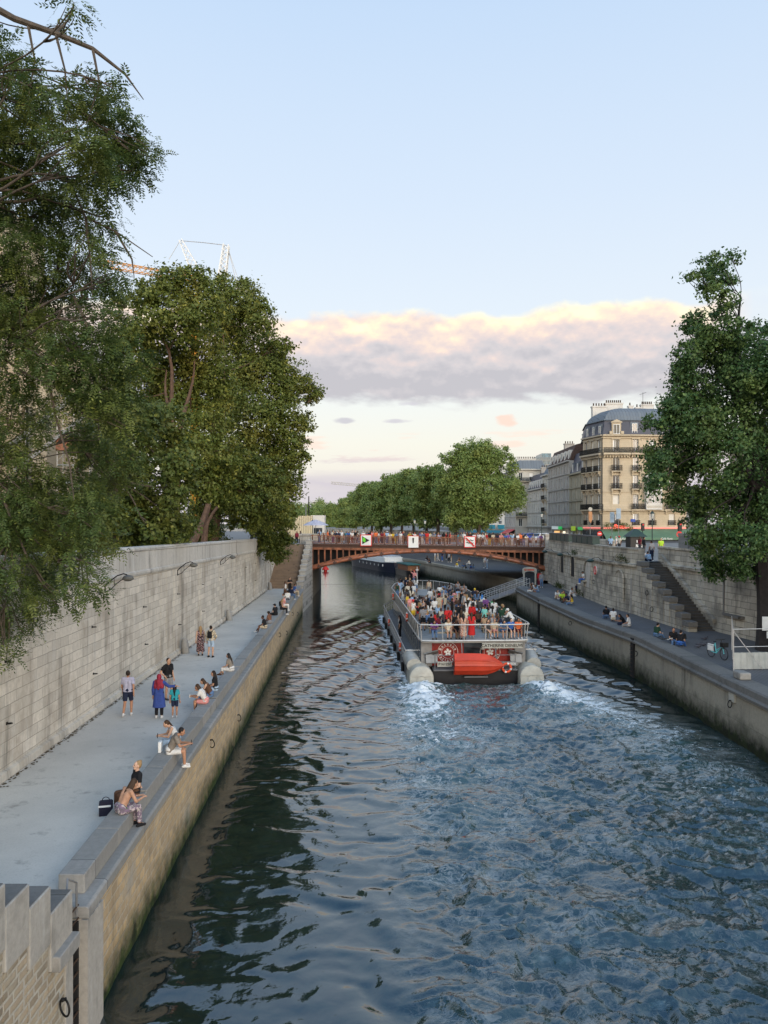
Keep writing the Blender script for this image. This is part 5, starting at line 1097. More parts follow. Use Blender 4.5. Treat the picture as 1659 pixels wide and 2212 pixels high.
tree('plane_tree', 'largest rounded plane tree nearest the far stairs with olive foliage', (-16.5, 76, 7.7), [(-16.0, 76, 14), P(500, 850, 76), P(560, 850, 76), P(600, 900, 77), P(480, 700, 76), P(600, 1080, 77)], LB(lo((470, 630, 42), (520, 640, 42), (545, 660, 36), (565, 690, 32), (490, 710, 60), (550, 740, 52), (590, 770, 38), (612, 745, 20), (500, 800, 60), (560, 820, 60), (620, 810, 42), (650, 840, 38), (682, 850, 20), (480, 880, 60), (550, 900, 62), (610, 890, 50), (650, 905, 30), (500, 970, 60), (570, 975, 60), (620, 970, 42), (640, 1000, 24), (480, 1040, 52), (545, 1045, 55), (600, 1045, 45), (630, 1055, 28), (520, 1100, 42), (575, 1105, 45), (615, 1100, 32), (500, 1090, 34), (645, 945, 18), (480, 600, 14)), 77, 3.5), M['leaf_plane'], .28, 4.8, M['bark_red'], .5, GR, shell=.55)
tree('broadleaf_tree', 'deep green tree with drooping sprays low over the wall, before the largest plane tree', (-14.8, 66, 7.75), [(-14.7, 66, 11), P(500, 1050, 66)], LB(lo((440, 1010, 45), (500, 1010, 45), (550, 1020, 42), (460, 1065, 45), (520, 1065, 45), (570, 1060, 38), (430, 1095, 30), (590, 1080, 25), (600, 1030, 24)), 67, 2), M['leaf_dark'], .26, 5, M['bark_red'], .28, GR)
for (px, y, l) in ((430, 58, 'leaning red brown trunk seen through the gap over the wall'), (455, 63, 'bare red brown trunk just behind the parapet')): pass
b = MB(); limb(b, (-14.9, 60, 7.6), P(450, 1090, 62), .35, .22, .05); limb(b, (-13.9, 60, 7.6), P(470, 1095, 61), .16, .1, .12)
e = [x for x in C.objects if x.get('label', '').startswith('plane tree with pale')][0]; b.build('limb', M['bark_red'], e, True)
tree('overhanging_bush', 'dark dense bush overhanging the wall end beside the far stairs', (-13.9, 82, 7.7), [(-13.5, 82, 9.5)], LB(lo((585, 1150, 28), (600, 1165, 28), (575, 1180, 24), (605, 1190, 22), (590, 1200, 18), (565, 1160, 20), (618, 1165, 16), (612, 1130, 25), (580, 1120, 30), (555, 1130, 24)), 82, 1.0), M['leaf_dark'], .24, 5, M['bark_dark'], .2, None, cat='bush')
# big tree on the right quay
q = G(1645, 1405, ZR); TR = Vector((q.x + .35, q.y, ZR))
L2 = LB([(1582, 556, 14), (1556, 562, 18), (1530, 578, 22), (1500, 595, 12), (1484, 598, 8), (1545, 600, 26), (1575, 600, 18), (1525, 620, 18), (1558, 640, 26), (1580, 655, 14), (1560, 680, 22),
   (1495, 720, 28), (1540, 720, 38), (1590, 720, 38), (1500, 690, 18), (1640, 720, 30), (1480, 770, 28), (1530, 780, 48), (1600, 780, 52), (1655, 780, 40), (1490, 830, 42), (1560, 850, 58), (1640, 850, 55), (1465, 880, 34), (1520, 910, 52), (1600, 920, 62), (1660, 920, 50), (1425, 905, 22), (1405, 915, 14), (1450, 940, 38), (1500, 980, 52), (1570, 1000, 62), (1650, 1010, 55), (1420, 985, 24), (1400, 965, 10), (1455, 1020, 42), (1420, 1045, 28), (1400, 1040, 12), (1480, 1075, 36), (1540, 1080, 52), (1610, 1090, 58), (1670, 1090, 50), (1505, 1110, 26), (1560, 1140, 40), (1620, 1160, 50), (1530, 1165, 34), (1520, 1195, 22), (1570, 1210, 40), (1630, 1215, 40), (1670, 1180, 40), (1545, 1235, 22), (1600, 1235, 22), (1510, 1150, 20), (1445, 1075, 16), (1500, 1120, 12), (1510, 750, 34), (1480, 855, 36), (1440, 880, 26), (1500, 935, 46), (1435, 1000, 36), (1470, 800, 22), (1560, 760, 45), (1620, 820, 50), (1740, 800, 100), (1740, 1000, 110), (1740, 1180, 80)], TR.y, 2.4)
tree('poplar_tree', 'huge dark green tree rising from the lower quay in front of the apartment house', TR, [TR + V3(-.05, .2, 9), P(1600, 1000, 47.5), P(1660, 850, 47.5), P(1600, 700, 47.5), P(1600, 640, 47.5), P(1540, 930, 46.5), P(1700, 1000, 48)], L2, M['leaf_right'], .20, 4.6, M['bark_dark'], .58, None, clump=.17, shell=.55)
# avenue of trees beyond the bridge
AV = 'avenue trees beyond the bridge on the far bank'
rows = [(1035, 148, 178, 104, 'tallest loose crowned plane tree standing apart in front of the avenue beyond the bridge'), (945, 168, 130, 66, None), (895, 186, 124, 60, None), (845, 206, 114, 54, None), (803, 240, 98, 46, None), (770, 330, 80, 38, None), (746, 450, 62, 32, None), (722, 600, 46, 27, None), (985, 160, 118, 58, None), (920, 177, 118, 56, None), (823, 224, 100, 46, None), (786, 285, 86, 40, None), (868, 215, 114, 48, None)]
for i, (px, y, hh, wd, l) in enumerate(rows):
    b0 = P(px, 1150, y); b0.z = 7.06; lob = []
    for k in range(44):
        u = (k + rnd.random()) / 44; yy = 1140 - hh * (.10 + .84 * u); ww = wd * (.5 if i == 0 and u < .25 else math.sin(math.pi * min(.28 + .62 * u, 1)) ** .7); lob.append((px + rnd.uniform(-1, 1) * ww * .8, yy, max(wd, 38) * rnd.uniform(.19, .31)))
    if i == 0: lob += [(950, 1025, 12), (965, 990, 16), (1000, 975, 18), (1040, 968, 16), (1075, 985, 20), (1105, 1010, 16), (1115, 1050, 14), (1010, 1060, 40), (1060, 1060, 40), (1050, 1110, 30), (990, 1100, 34)]
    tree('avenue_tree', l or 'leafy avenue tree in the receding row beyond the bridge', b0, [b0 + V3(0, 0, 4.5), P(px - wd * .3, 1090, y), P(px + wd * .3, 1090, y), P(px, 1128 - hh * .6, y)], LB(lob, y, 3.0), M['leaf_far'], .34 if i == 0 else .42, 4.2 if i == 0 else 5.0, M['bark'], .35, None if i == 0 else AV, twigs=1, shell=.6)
b = MB()
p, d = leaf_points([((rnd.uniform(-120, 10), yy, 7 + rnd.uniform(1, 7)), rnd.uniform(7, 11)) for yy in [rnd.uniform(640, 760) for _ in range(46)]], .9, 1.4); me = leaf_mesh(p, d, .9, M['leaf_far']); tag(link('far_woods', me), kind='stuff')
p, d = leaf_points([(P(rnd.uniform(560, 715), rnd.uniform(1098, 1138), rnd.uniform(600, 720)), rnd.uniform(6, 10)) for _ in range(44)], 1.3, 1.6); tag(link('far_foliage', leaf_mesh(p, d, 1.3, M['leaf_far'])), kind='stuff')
for i, (x, y, l) in enumerate(((-15.6, 36, 'dark garden bush behind the parapet nearest the leafy near tree'), (-15.4, 42, 'dark garden bush behind the parapet, second from the near tree'), (-15.6, 48, 'round dark garden bush behind the middle of the parapet'), (-15.8, 55, 'dark garden bush left of the reddish trunks'), (-16.5, 70, 'dark garden bush right of the reddish trunks'), (-17.5, 80, 'dark garden bush near the far end of the parapet'))):
    e = empty('garden_bush', (x, y, 7.9), 0, l, 'bush', 'garden bushes behind the parapet'); lob = [((rnd.uniform(-2.2, .8), rnd.uniform(-2.8, 2.8), rnd.uniform(.6, 2.6)), rnd.uniform(.9, 1.4)) for _ in range(9)]
    p, d = leaf_points(lob, .22, 4.0); link('foliage', leaf_mesh(p, d, .22, M['leaf_dark']), e); b = MB(); b.tube([(0, 0, -.2), (0, 0, 1.6)], [.08, .04], 6); b.build('stem', M['bark'], e, True, False)
# weeds on the old wall
for x, y, z, l in ((20.3, 84.5, 6.9, 'tuft of weeds on the retaining wall moulding under the lantern'), (20.4, 68.2, 6.95, 'row of green weeds growing on the moulding by the stair head'), (20.2, 82, 2.9, 'green weeds at the retaining wall foot beside the children'), (20.0, 91, 2.9, 'low green weeds at the foot of the grilled arches')):
    p, d = leaf_points([((0, rnd.uniform(-1.6, 1.6), rnd.uniform(0, .35)), .28) for _ in range(7)], .12, 1.6, .3); tag(link('weed_leaves', leaf_mesh(p, d, .12, M['leaf_shrub']), None, (x, y, z)), l, 'weeds', None)
# ------------------------------------------------------------------ buildings
def stone(name, a, b_, axis='xz', bw=1.2, bh=.45, band=True):
    return masonry(name, axis, a, b_, tuple(v * .6 for v in a), bw, bh, .01, .55, tuple(v * .28 for v in a), blotch=(tuple(v * .8 for v in a), .2, .5, .5), bump=.2, streak=(.7, .12))
M['cream_x'] = stone('cream_stone', (.52, .435, .315), (.48, .40, .285)); M['cream_y_shade'] = stone('shaded_cream_stone', (.42, .375, .30), (.38, .335, .265), 'yz')  # second copy is darker, the side face's shade painted into the stone
M['plaster_grey'] = plain('grey_plaster', (.36, .345, .32), .9, var=.22, scale=.5); M['plaster_yel'] = plain('yellow_plaster', (.33, .30, .225), .9, var=.25, scale=.5); M['plaster_lt'] = plain('pale_plaster', (.50, .48, .43), .9, var=.2, scale=.4); M['plaster_wh'] = plain('white_plaster', (.58, .56, .52), .9, var=.15, scale=.4)
M['zinc'] = masonry('zinc_sheets', 'xz', (.16, .185, .21), (.135, .16, .19), (.09, .1, .115), .55, 4.0, .035, .5, (.07, .08, .09), bump=.5, offset=0)
M['shutter'] = plain('white_shutter', (.62, .59, .53), .6, var=.12); M['brown_roof'] = plain('brown_tiles', (.075, .045, .035), .8, var=.4, scale=4)
def facade(mb, o, u, W, z0, z1, ops, dep=.25):
    o, u = Vector((*o, 0)), Vector((*u, 0)).normalized(); n = V3(u.y, -u.x, 0)
    ss = sorted({0, W, *[q[0] for q in ops], *[q[1] for q in ops]}); zs = sorted({z0, z1, *[q[2] for q in ops], *[q[3] for q in ops]})
    def pt(s, z, d_=0): p = o + u * s - n * d_; return (p.x, p.y, z)
    for a, c in zip(ss, ss[1:]):
        for e_, g in zip(zs, zs[1:]):
            m_, k = (a + c) / 2, (e_ + g) / 2
            if any(q[0] < m_ < q[1] and q[2] < k < q[3] for q in ops): continue
            mb.face([pt(a, e_), pt(c, e_), pt(c, g), pt(a, g)])
    for a, c, e_, g in ops:
        for s0, za, s1, zb in ((a, e_, c, e_), (c, e_, c, g), (c, g, a, g), (a, g, a, e_)): mb.face([pt(s0, za), pt(s1, zb), pt(s1, zb, dep + .03), pt(s0, za, dep + .03)])
_wm = {}
def window_mesh(w, h, style):
    k = (round(w, 2), round(h, 2), style)
    if k in _wm: return _wm[k]
    b = MB(); b.mat(0).box(-w / 2, w / 2, 0, .06, 0, h); f = .07 * (1 if h > 1.2 else .8); b.mat(1)
    if style == 'shut': b.box(-w / 2, w / 2, -.05, -.003, 0, h); b.box(-.012, .012, -.065, -.05, 0, h)
    else:
        for x0, x1, z0, z1 in ((-w / 2, -w / 2 + f, 0, h), (w / 2 - f, w / 2, 0, h), (-w / 2 + f, w / 2 - f, 0, f), (-w / 2 + f, w / 2 - f, h - f, h), (-f / 2, f / 2, f, h - f)): b.box(x0, x1, -.05, -.003, z0, z1)
        if style == 'half': b.box(-w / 2, -w * .22, -.09, -.05, .0, h)
        if style == 'blind': b.box(-w / 2 + f, w / 2 - f, -.02, -.004, h * .45, h - f)
    if style == 'wide':
        for i in (1, 2): x = -w / 2 + w * i / 3.; b.box(x - .04, x + .04, -.06, -.003, 0, h)
        b.box(-w / 2, w / 2, -.06, -.003, h * .72, h * .76)
    me = b.mesh('window', [M['glass'], M['white'] if style != 'shut' else M['shutter']]); _wm[k] = me; return me
def windows(par, o, u, ops, styles, dep=.25, name='window'):
    u = Vector((*u, 0)).normalized(); n = V3(u.y, -u.x, 0); rz = math.atan2(u.y, u.x); out_ = []
    for i, (a, c, e_, g) in enumerate(ops):
        p = Vector((*o, e_)) + u * ((a + c) / 2) - n * (dep - .0); q = link(name, window_mesh(c - a, g - e_, styles[i % len(styles)]), par, p - wloc(par), (0, 0, rz)); out_.append(q)
    return out_
def band(mb, o, u, W, z, h, d_):                                # string course or slab
    u = Vector((*u, 0)).normalized(); n = V3(u.y, -u.x, 0); c = Vector((*o, z + h / 2)) + u * W / 2 + n * (d_ / 2 - .06); mb.obox(c, (W + .02, d_ + .12, h), math.atan2(u.y, u.x))
_bal = {}
def balcony(par, o, u, s, z, W, d_=.55, hgt=1.0, slab=M['cream_x']):
    u = Vector((*u, 0)).normalized(); n = V3(u.y, -u.x, 0); k = (round(W, 2), round(d_, 2))
    if k not in _bal:
        b = MB(); b.mat(1).box(-W / 2, W / 2, -d_, 0, -.16, 0)
        for x in (-W / 2 + .2, W / 2 - .2): b.box(x - .1, x + .1, -d_ * .8, 0, -.5, -.16); b.box(x - .09, x + .09, -d_ * .45, 0, -.85, -.5)
        b.mat(0)
        for z_ in (.08, hgt * .5, hgt - .06): b.box(-W / 2, W / 2, -d_, -d_ + .04, z_, z_ + .06); b.box(-W / 2, -W / 2 + .04, -d_, 0, z_, z_ + .05); b.box(W / 2 - .04, W / 2, -d_, 0, z_, z_ + .05)
        m_ = int(W / .11)
        for i in range(m_ + 1): x = -W / 2 + W * i / m_; b.box(x - .02, x + .02, -d_ + .005, -d_ + .035, 0, hgt)
        for i in range(int(W / .3)): x = -W / 2 + .15 + .3 * i; b.torus((x, -d_ + .02, .3), .11, .022, 'y', 10, 4); b.torus((x, -d_ + .02, .72), .11, .022, 'y', 10, 4)
        _bal[k] = b.mesh('balcony', [M['iron'], slab])
    p = Vector((*o, z)) + u * s; return link('balcony', _bal[k], par, p - wloc(par), (0, 0, math.atan2(u.y, u.x)))
ZG = 5.4
def chim(par, x, y, z0, w, d_, h, n, pale=True):
    b = MB(); b.mat(0).box(x, x + w, y, y + d_, z0, z0 + h); b.box(x - .1, x + w + .1, y - .1, y + d_ + .1, z0 + h - .25, z0 + h); b.mat(1)
    for i in range(n): b.lathe([(.14, 0), (.11, .5), (.14, .55)], (x + .3 + (w - .6) * i / max(n - 1, 1), y + d_ / 2, z0 + h), 8)
    b.build('chimney', [M['plaster_wh'] if pale else M['plaster_grey'], M['rust']], par)
# corner apartment house
A_, B_, C_, D_ = (36.6, 147), (38.3, 140), (43.1, 140), (53.4, 141.2); K = empty('corner_apartment_house', (44, 144, ZG), 0, 'cream stone corner apartment house with rounded zinc roof above the green awning', 'building')
def uv_(a, c): a, c = Vector(a), Vector(c); return ((c - a) / (c - a).length, (c - a).length)
rows_z = [(9.7, 11.75), (12.65, 15.1), (16.15, 18.5), (19.3, 21.7), (22.75, 24.8)]
segs = []
for o_, e_, cols, wd in ((A_, B_, (1.2, 3.5, 5.8), .95), (B_, C_, (2.35,), 1.15), (C_, D_, (1.05, 4.05, 7.7), 1.05)):
    u, W = uv_(o_, e_); ops = [(c - wd / 2, c + wd / 2, z0, z1) for z0, z1 in rows_z for c in cols if not (cols[0] == 1.05 and c == 4.05 and z0 in (12.65, 16.15))]
    if W > 9: ops += [(9.0, 9.6, z0, z0 + 1.4) for z0, z1 in rows_z]
    b = MB(); facade(b, o_, u, W, ZG, 25.5, ops); b.build('wall', M['cream_y_shade'] if cols[0] == 1.2 else M['cream_x'], K)
    windows(K, o_, u, ops, ['half', 'white', 'shut', 'white', 'blind', 'half', 'shut'] if W > 9 else (['white', 'shut', 'half'] if len(cols) > 1 else ['white', 'shut', 'white', 'white', 'half']))
    b = MB()
    for z, h_, d_ in ((9.3, .25, .25), (11.95, .18, .2), (12.3, .22, .55), (15.55, .12, .1), (21.95, .16, .35), (22.12, .28, .75), (25.0, .15, .2), (25.4, .25, .45)): band(b, o_, u, W, z, h_, d_)
    for i in range(int(W / .5)): p = Vector((*o_, 0)) + Vector((*u, 0)) * (.25 + .5 * i) + V3(u.y, -u.x, 0) * .25; b.obox((p.x, p.y, 21.78), (.22, .4, .3), math.atan2(u.y, u.x))
    for z in (9.9, 10.25, 10.6, 10.95, 11.3, 11.65):
        ss = sorted([0, W] + [v for c in cols for v in (c - wd / 2 - .1, c + wd / 2 + .1)])
        for a, c in zip(ss[::2], ss[1::2]): p = Vector(o_) + u * a; band(b, (p.x, p.y), u, c - a, z, .22, .05)
    for z0, z1 in rows_z[1:]:
        for c in cols:
            p = Vector(o_) + u * (c - wd / 2 - .25); band(b, (p.x, p.y), u, wd + .5, z1 + .05, .28, .16)
            for q in (c - wd / 2 - .2, c + wd / 2): p = Vector(o_) + u * q; band(b, (p.x, p.y), u, .2, z0, z1 - z0 + .05, .06)
    b.build('mouldings', M['cream_y_shade'] if cols[0] == 1.2 else M['cream_x'], K)
    for c in cols:
        for z in (16.15, 19.3):
            if not (W > 9 and c == 4.05 and z == 16.15): balcony(K, o_, u, c, z - .02, wd + .75, .6)
    balcony(K, o_, u, W / 2, 22.42, W - .1, .72, .95)
    if len(cols) > 1: balcony(K, o_, u, W / 2 if W < 9 else 1.9, 12.55, W - .2 if W < 9 else 3.6, .6)
    if W > 9: balcony(K, o_, u, 8.1, 12.55, 3.6, .6)
    for c in cols: balcony(K, o_, u, c, 9.75, wd + .4, .18, .9)
    segs.append((o_, u, W, cols, wd))
u, W = segs[1][1], segs[1][2]; b = MB(); band(b, B_, u, W - .6, 12.55, .9, .5); b.build('balustrade', M['cream_x'], K)
b = MB(); o_, u = C_, segs[2][1]; n_ = V3(u.y, -u.x, 0); c0 = Vector((*o_, 0)) + Vector((*u, 0)) * 4.05 + n_ * .45
b.mat(0).obox((c0.x, c0.y, 15.6), (2.9, .9, 6.2), math.atan2(u.y, u.x)); bw2 = b.build('bow_window', [M['plaster_wh']], K)
for z, h_ in ((13.55, 2.4), (17.0, 1.9)):
    p = c0 + n_ * .47; q = link('window', window_mesh(2.6, h_, 'wide'), bw2, Vector((p.x, p.y, z)) - wloc(bw2), (0, 0, math.atan2(u.y, u.x)))
b = MB()
for i in range(9):
    for z in (12.75, 16.3):
        p = c0 + n_ * .47 + Vector((*u, 0)) * (-1.2 + .3 * i); b.obox((p.x, p.y, z + .25), (.04, .03, .6), 0, (0, R(40), math.atan2(u.y, u.x))); b.obox((p.x, p.y, z + .25), (.04, .03, .6), 0, (0, R(-40), math.atan2(u.y, u.x)))
b.build('lattice', M['cream_x'], bw2)
foot = [A_, B_, C_, D_, (54, 156), (38.5, 157)]; cxy = Vector((46, 148.5))
def inset(k): return [tuple(cxy + (Vector(p) - cxy) * k) for p in foot]
b = MB(); b.grid([[(*p, z) for p in inset(k)] for k, z in ((1.0, 25.62), (.985, 25.7), (.93, 28.2))], True); b.build('mansard', M['slate'], K)
b = MB(); b.grid([[(*p, z) for p in inset(k)] for k, z in ((.955, 28.18), (.955, 28.32), (.93, 28.4), (.885, 29.1), (.80, 29.85), (.66, 30.5), (.45, 30.9), (.02, 31.0))], True); b.build('zinc_roof', M['zinc'], K)
def dormer(par, o, u, s, z, w_, h_, dn, stonem, ped=True, back=.3):
    u = Vector((*u, 0)).normalized(); n = V3(u.y, -u.x, 0); c = Vector((*o, 0)) + u * s - n * back; rz = math.atan2(u.y, u.x); b = MB()
    b.obox((c.x - n.x * dn / 2, c.y - n.y * dn / 2, z + h_ / 2 + .1), (w_ + .5, dn, h_ + .4), rz)
    if ped: 
        f = c + n * .02; b.plate((f.x, f.y, z + h_ + .3), (u.x, u.y, 0), (0, 0, 1), [(-w_ / 2 - .45, 0), (w_ / 2 + .45, 0), (w_ / 2 + .45, .14), (0, .6), (-w_ / 2 - .45, .14)], .12)
        for k in (-1, 1): q = c + u * k * (w_ / 2 + .45) + n * .1; b.obox((q.x, q.y, z + .25), (.5, .3, .5), rz)
    d_ = b.build('dormer', stonem, par); p = c + n * .07; link('window', window_mesh(w_, h_, 'white'), d_, Vector((p.x, p.y, z)) - wloc(d_), (0, 0, rz))
dormer(K, B_, segs[1][1], 2.45, 25.75, 1.1, 1.7, 1.6, M['cream_x'], True, .05); dormer(K, C_, segs[2][1], .95, 25.75, .95, 1.9, 1.4, M['zinc'], False, .3); dormer(K, C_, segs[2][1], 6.5, 25.75, .95, 1.9, 1.4, M['zinc'], False, .3)
for s in (1.2, 3.5, 5.8): dormer(K, A_, segs[0][1], s, 25.8, .75, 1.5, 1.2, M['zinc'], False, .3)
for p_, m_ in ((P(1366, 889, 143), 1), (P(1387, 889, 143), 1), (P(1463, 893, 143.5), 1), (P(1316, 893, 144.5), 0)):
    b = MB(); b.mat(0).obox(p_, (.75, .12, .95), 0, (R(-42), 0, 0)); b.mat(1).obox((p_.x, p_.y - .05, p_.z), (.55, .12, .75), 0, (R(-42), 0, 0)); b.build('roof_light', [M['rail_grey'], M['glass_blue']], K)
chim(K, 38.4, 147, 27.5, 2.6, 1.2, 4.2, 5); chim(K, 41.2, 148.5, 28.0, 3.2, 1.2, 4.5, 8); chim(K, 44.9, 146.5, 29.5, .8, .8, 2.2, 1); chim(K, 46.2, 146.5, 29.5, .8, .8, 1.9, 1); chim(K, 48.0, 149, 29, 2.3, 1.0, 3.3, 6); chim(K, 51.6, 150, 28, 2.3, 1, 4.3, 4)
b = MB(); x, y = 47.3, 146; b.tube([(x, y, 30.2), (x, y, 34)], .035, 5); b.tube([(x - .6, y, 33.6), (x + .6, y, 34)], .025, 5)
for i in range(5): b.tube([(x - .5 + .25 * i, y - .25, 33.65 + .085 * i), (x - .5 + .25 * i, y + .25, 33.65 + .085 * i)], .018, 4)
b.build('aerial', M['iron'], K)
b = MB(); b.tube([(38.1, 139.6, ZG), (38.1, 139.6, 25)], .07, 6); b.build('drainpipe', M['iron'], K)
b = MB(); b.box(43.2, 44.0, 139.86, 139.98, 10.35, 10.85); pl_ = b.build('street_plate', M['blue'], K)
# ground floor café: dark glazed front, green awning, red neon line and lettering
for o_, u, W, cols, wd in segs:
    b = MB(); n_ = V3(u.y, -u.x, 0); c = Vector((*o_, 7.2)) + Vector((*u, 0)) * W / 2 + n_ * .06; b.obox(c, (W - .2, .12, 3.4), math.atan2(u.y, u.x)); b.build('shop_front', M['glass'], K)
M['awning'] = plain('green_awning_cloth', (.10, .18, .115), .8, var=.2, scale=.8); aw = []
for (o_, u, W), ext in ((segs[1][:3], 0), (segs[2][:3], 1.5)):
    n_ = V3(u.y, -u.x, 0); o3 = Vector((*o_, 0)); u3 = Vector((*u, 0)); b = MB(); rr = []
    for d_, z in ((.15, 9.05), (1.6, 8.35), (3.1, 7.62), (3.12, 7.28)): rr.append([o3 + u3 * s + n_ * d_ + V3(0, 0, z) for s in (-.3, W * .33, W * .66, W + ext)])
    b.grid(rr); b.grid([[p - V3(0, 0, .03) for p in r] for r in rr])
    a = b.build('awning', M['awning'], K); p = o3 + u3 * (W * .5) + n_ * 3.16; text(a, 'Café Panis', .5, p + V3(0, 0, 7.45) - wloc(a), M['white'], (math.pi / 2, 0, math.atan2(u.y, u.x)), shear=.25)
    if ext: p = o3 + u3 * (W * .85) + n_ * 3.16; text(a, 'Restaurant', .45, p + V3(0, 0, 7.45) - wloc(a), M['white'], (math.pi / 2, 0, math.atan2(u.y, u.x)), shear=.25)
neon = emitm('pink_neon', (1, .25, .22), .9); b = MB()
for (o_, u, W), s0 in ((segs[0][:3], .8), (segs[1][:3], 0), (segs[2][:3], 0)):
    n_ = V3(u.y, -u.x, 0); 
    for z in (9.22, 9.36): a = Vector((*o_, z)) + Vector((*u, 0)) * s0 + n_ * .42; c = Vector((*o_, z)) + Vector((*u, 0)) * W + n_ * .42; b.tube([a, c], .035, 6)
b.build('neon_tube', neon, K); text(K, 'Panis', 1.0, Vector((41.0, 139.4, 9.55)) - wloc(K), emitm('red_neon', (1, .08, .05), 1.1), (math.pi / 2, 0, 0), shear=.3, name='neon_lettering')
p, d = leaf_points([((38.6 + .45 * i, 139.2, 9.5 + .45 * math.sin(i * 1.1)), .42) for i in range(11)], .16, 1.5, .3); tag(link('hanging_garland', leaf_mesh(p, d, .16, M['leaf_dark'])), 'leafy green garland draped along the café sign', 'garland')
# houses of the receding street
def row_house(name, label, y0, y1, eave, rows_, ncol, wallm, roof, roofz, styles, x=38.0, dorm=0, wd=.85, dmat=None, gap=None, group=None, courses=()):
    e = empty(name, (x + 4, (y0 + y1) / 2, ZG), 0, label, 'building', group); o_ = (x, y1); u = (0, -1); W = y1 - y0; cols = [W * (i + .5) / ncol for i in range(ncol)]
    ops = [(c - wd / 2, c + wd / 2, a, g) for a, g in rows_ for c in cols]; sh = [(W * (i + .12) / 5, W * (i + .85) / 5, ZG + .3, ZG + 3.4) for i in range(5)]
    b = MB(); facade(b, o_, u, W, ZG, eave, ops + sh); b.face([(x, y0, ZG), (x + 9, y0, ZG), (x + 9, y0, eave), (x, y0, eave)]); b.face([(x, y1, ZG), (x + 9, y1, ZG), (x + 9, y1, eave), (x, y1, eave)]); b.face([(x + 9, y0, ZG), (x + 9, y1, ZG), (x + 9, y1, eave), (x + 9, y0, eave)])
    b.build('wall', wallm, e); windows(e, o_, u, ops, styles, .22); windows(e, o_, u, sh, ['wide'], .22, 'shop_window')
    b = MB()
    for z in courses: band(b, o_, u, W, z, .2, .18)
    band(b, o_, u, W, eave - .25, .3, .45); band(b, o_, u, W, ZG + 3.7, .35, .35)
    for a, g in rows_:
        for c in cols: band(b, (x, y1 - c + wd / 2 + .12), u, wd + .24, a - .12, .12, .14)
    b.build('mouldings', wallm, e)
    b = MB(); b.grid([[(x + .1, y, eave), (x + 1.4, y, eave + (roofz - eave) * .82), (x + 4.5, y, roofz), (x + 8, y, eave + (roofz - eave) * .82), (x + 9, y, eave)] for y in (y0 + .02, y1 - .02)], False, True); b.build('roof', roof, e)
    for i in range(dorm): dormer(e, o_, u, W * (i + .5) / dorm, eave + .45, .8, 1.5, 1.6, dmat or M['zinc'], False, .35)
    chim(e, x + 3, y0 + .3, roofz - 1.5, 2.5, .9, 3.0, 5, False); chim(e, x + 3.5, y1 - 1.4, roofz - 1.2, 2.2, .9, 2.6, 4, False); return e
hA = row_house('town_house', 'yellowish town house with blue slate mansard and white dormers beside the corner house', 148, 164, 20, [(17.35, 19.2), (14.8, 16.75), (12.3, 14.2), (10.0, 11.6)], 4, M['plaster_yel'], M['slate'], 25.2, ['white', 'blind'], dorm=4, courses=(17, 14.4, 11.9))
hB = row_house('town_house', 'long pale grey town house of five storeys under brown tiled roof', 164, 185, 23, [(20.5, 22.2), (17.6, 19.6), (14.9, 17), (12.3, 14.3), (9.9, 11.8)], 8, M['plaster_grey'], M['brown_roof'], 27, ['white', 'white', 'blind'], dorm=6, dmat=M['plaster_wh'], courses=(20.2, 17.2, 14.6, 12))
hC = row_house('town_house', 'narrow pale house squeezed in with flower balconies', 185, 192, 21.4, [(18.4, 20.3), (15.6, 17.6), (12.8, 14.8), (10, 11.8)], 2, M['plaster_lt'], M['zinc'], 24.5, ['white'], courses=(18, 15.2, 12.4))
for z in (15.6, 12.8, 10, 18.4): balcony(hC, (38, 192), (0, -1), 3.5, z, 4, .6)
hD = row_house('town_house', 'lower pale house with slate roof and tall curved dormers', 192, 212, 18.6, [(16, 17.8), (13, 14.8), (10, 11.8)], 7, M['plaster_lt'], M['slate'], 23.4, ['white', 'blind'], dorm=7, dmat=M['plaster_wh'], courses=(15.6, 12.6))
def plain_house(name, label, x0, x1, y0, y1, z1, rows_, ncol, wallm, roofm, styles=('white', 'blind'), wd=.95, side=True, zt=2.5):
    e = empty(name, ((x0 + x1) / 2, y0, ZG), 0, label, 'building'); W = x1 - x0; ops = [(W * (i + .5) / ncol - wd / 2, W * (i + .5) / ncol + wd / 2, a, g) for a, g in rows_ for i in range(ncol)]
    b = MB(); facade(b, (x0, y0), (1, 0), W, ZG, z1, ops); L = y1 - y0; nc = max(2, int(L / 3.2)); ops2 = [(L * (i + .5) / nc - wd / 2, L * (i + .5) / nc + wd / 2, a, g) for a, g in rows_ for i in range(nc)]
    facade(b, (x0, y1), (0, -1), L, ZG, z1, ops2); b.face([(x1, y0, ZG), (x1, y1, ZG), (x1, y1, z1), (x1, y0, z1)]); b.build('wall', wallm, e); windows(e, (x0, y0), (1, 0), ops, styles); windows(e, (x0, y1), (0, -1), ops2, styles)
    b = MB()
    for a, g in rows_: band(b, (x0, y0), (1, 0), W, a - .35, .15, .12); band(b, (x0, y1), (0, -1), L, a - .35, .15, .12)
    band(b, (x0, y0), (1, 0), W, z1 - .2, .3, .5); band(b, (x0, y1), (0, -1), L, z1 - .2, .3, .5); b.build('mouldings', wallm, e)
    b = MB(); b.grid([[(x0, y0, z1), (x1, y0, z1), (x1, y1, z1), (x0, y1, z1)], [(x0 + 1.2, y0 + 1.2, z1 + zt), (x1 - 1.2, y0 + 1.2, z1 + zt), (x1 - 1.2, y1 - 1.2, z1 + zt), (x0 + 1.2, y1 - 1.2, z1 + zt)]], True, True); b.build('roof', roofm, e)
    chim(e, x0 + 1, y0 + 3, z1 + .5, 5, 1, 2.6, 10, True); return e
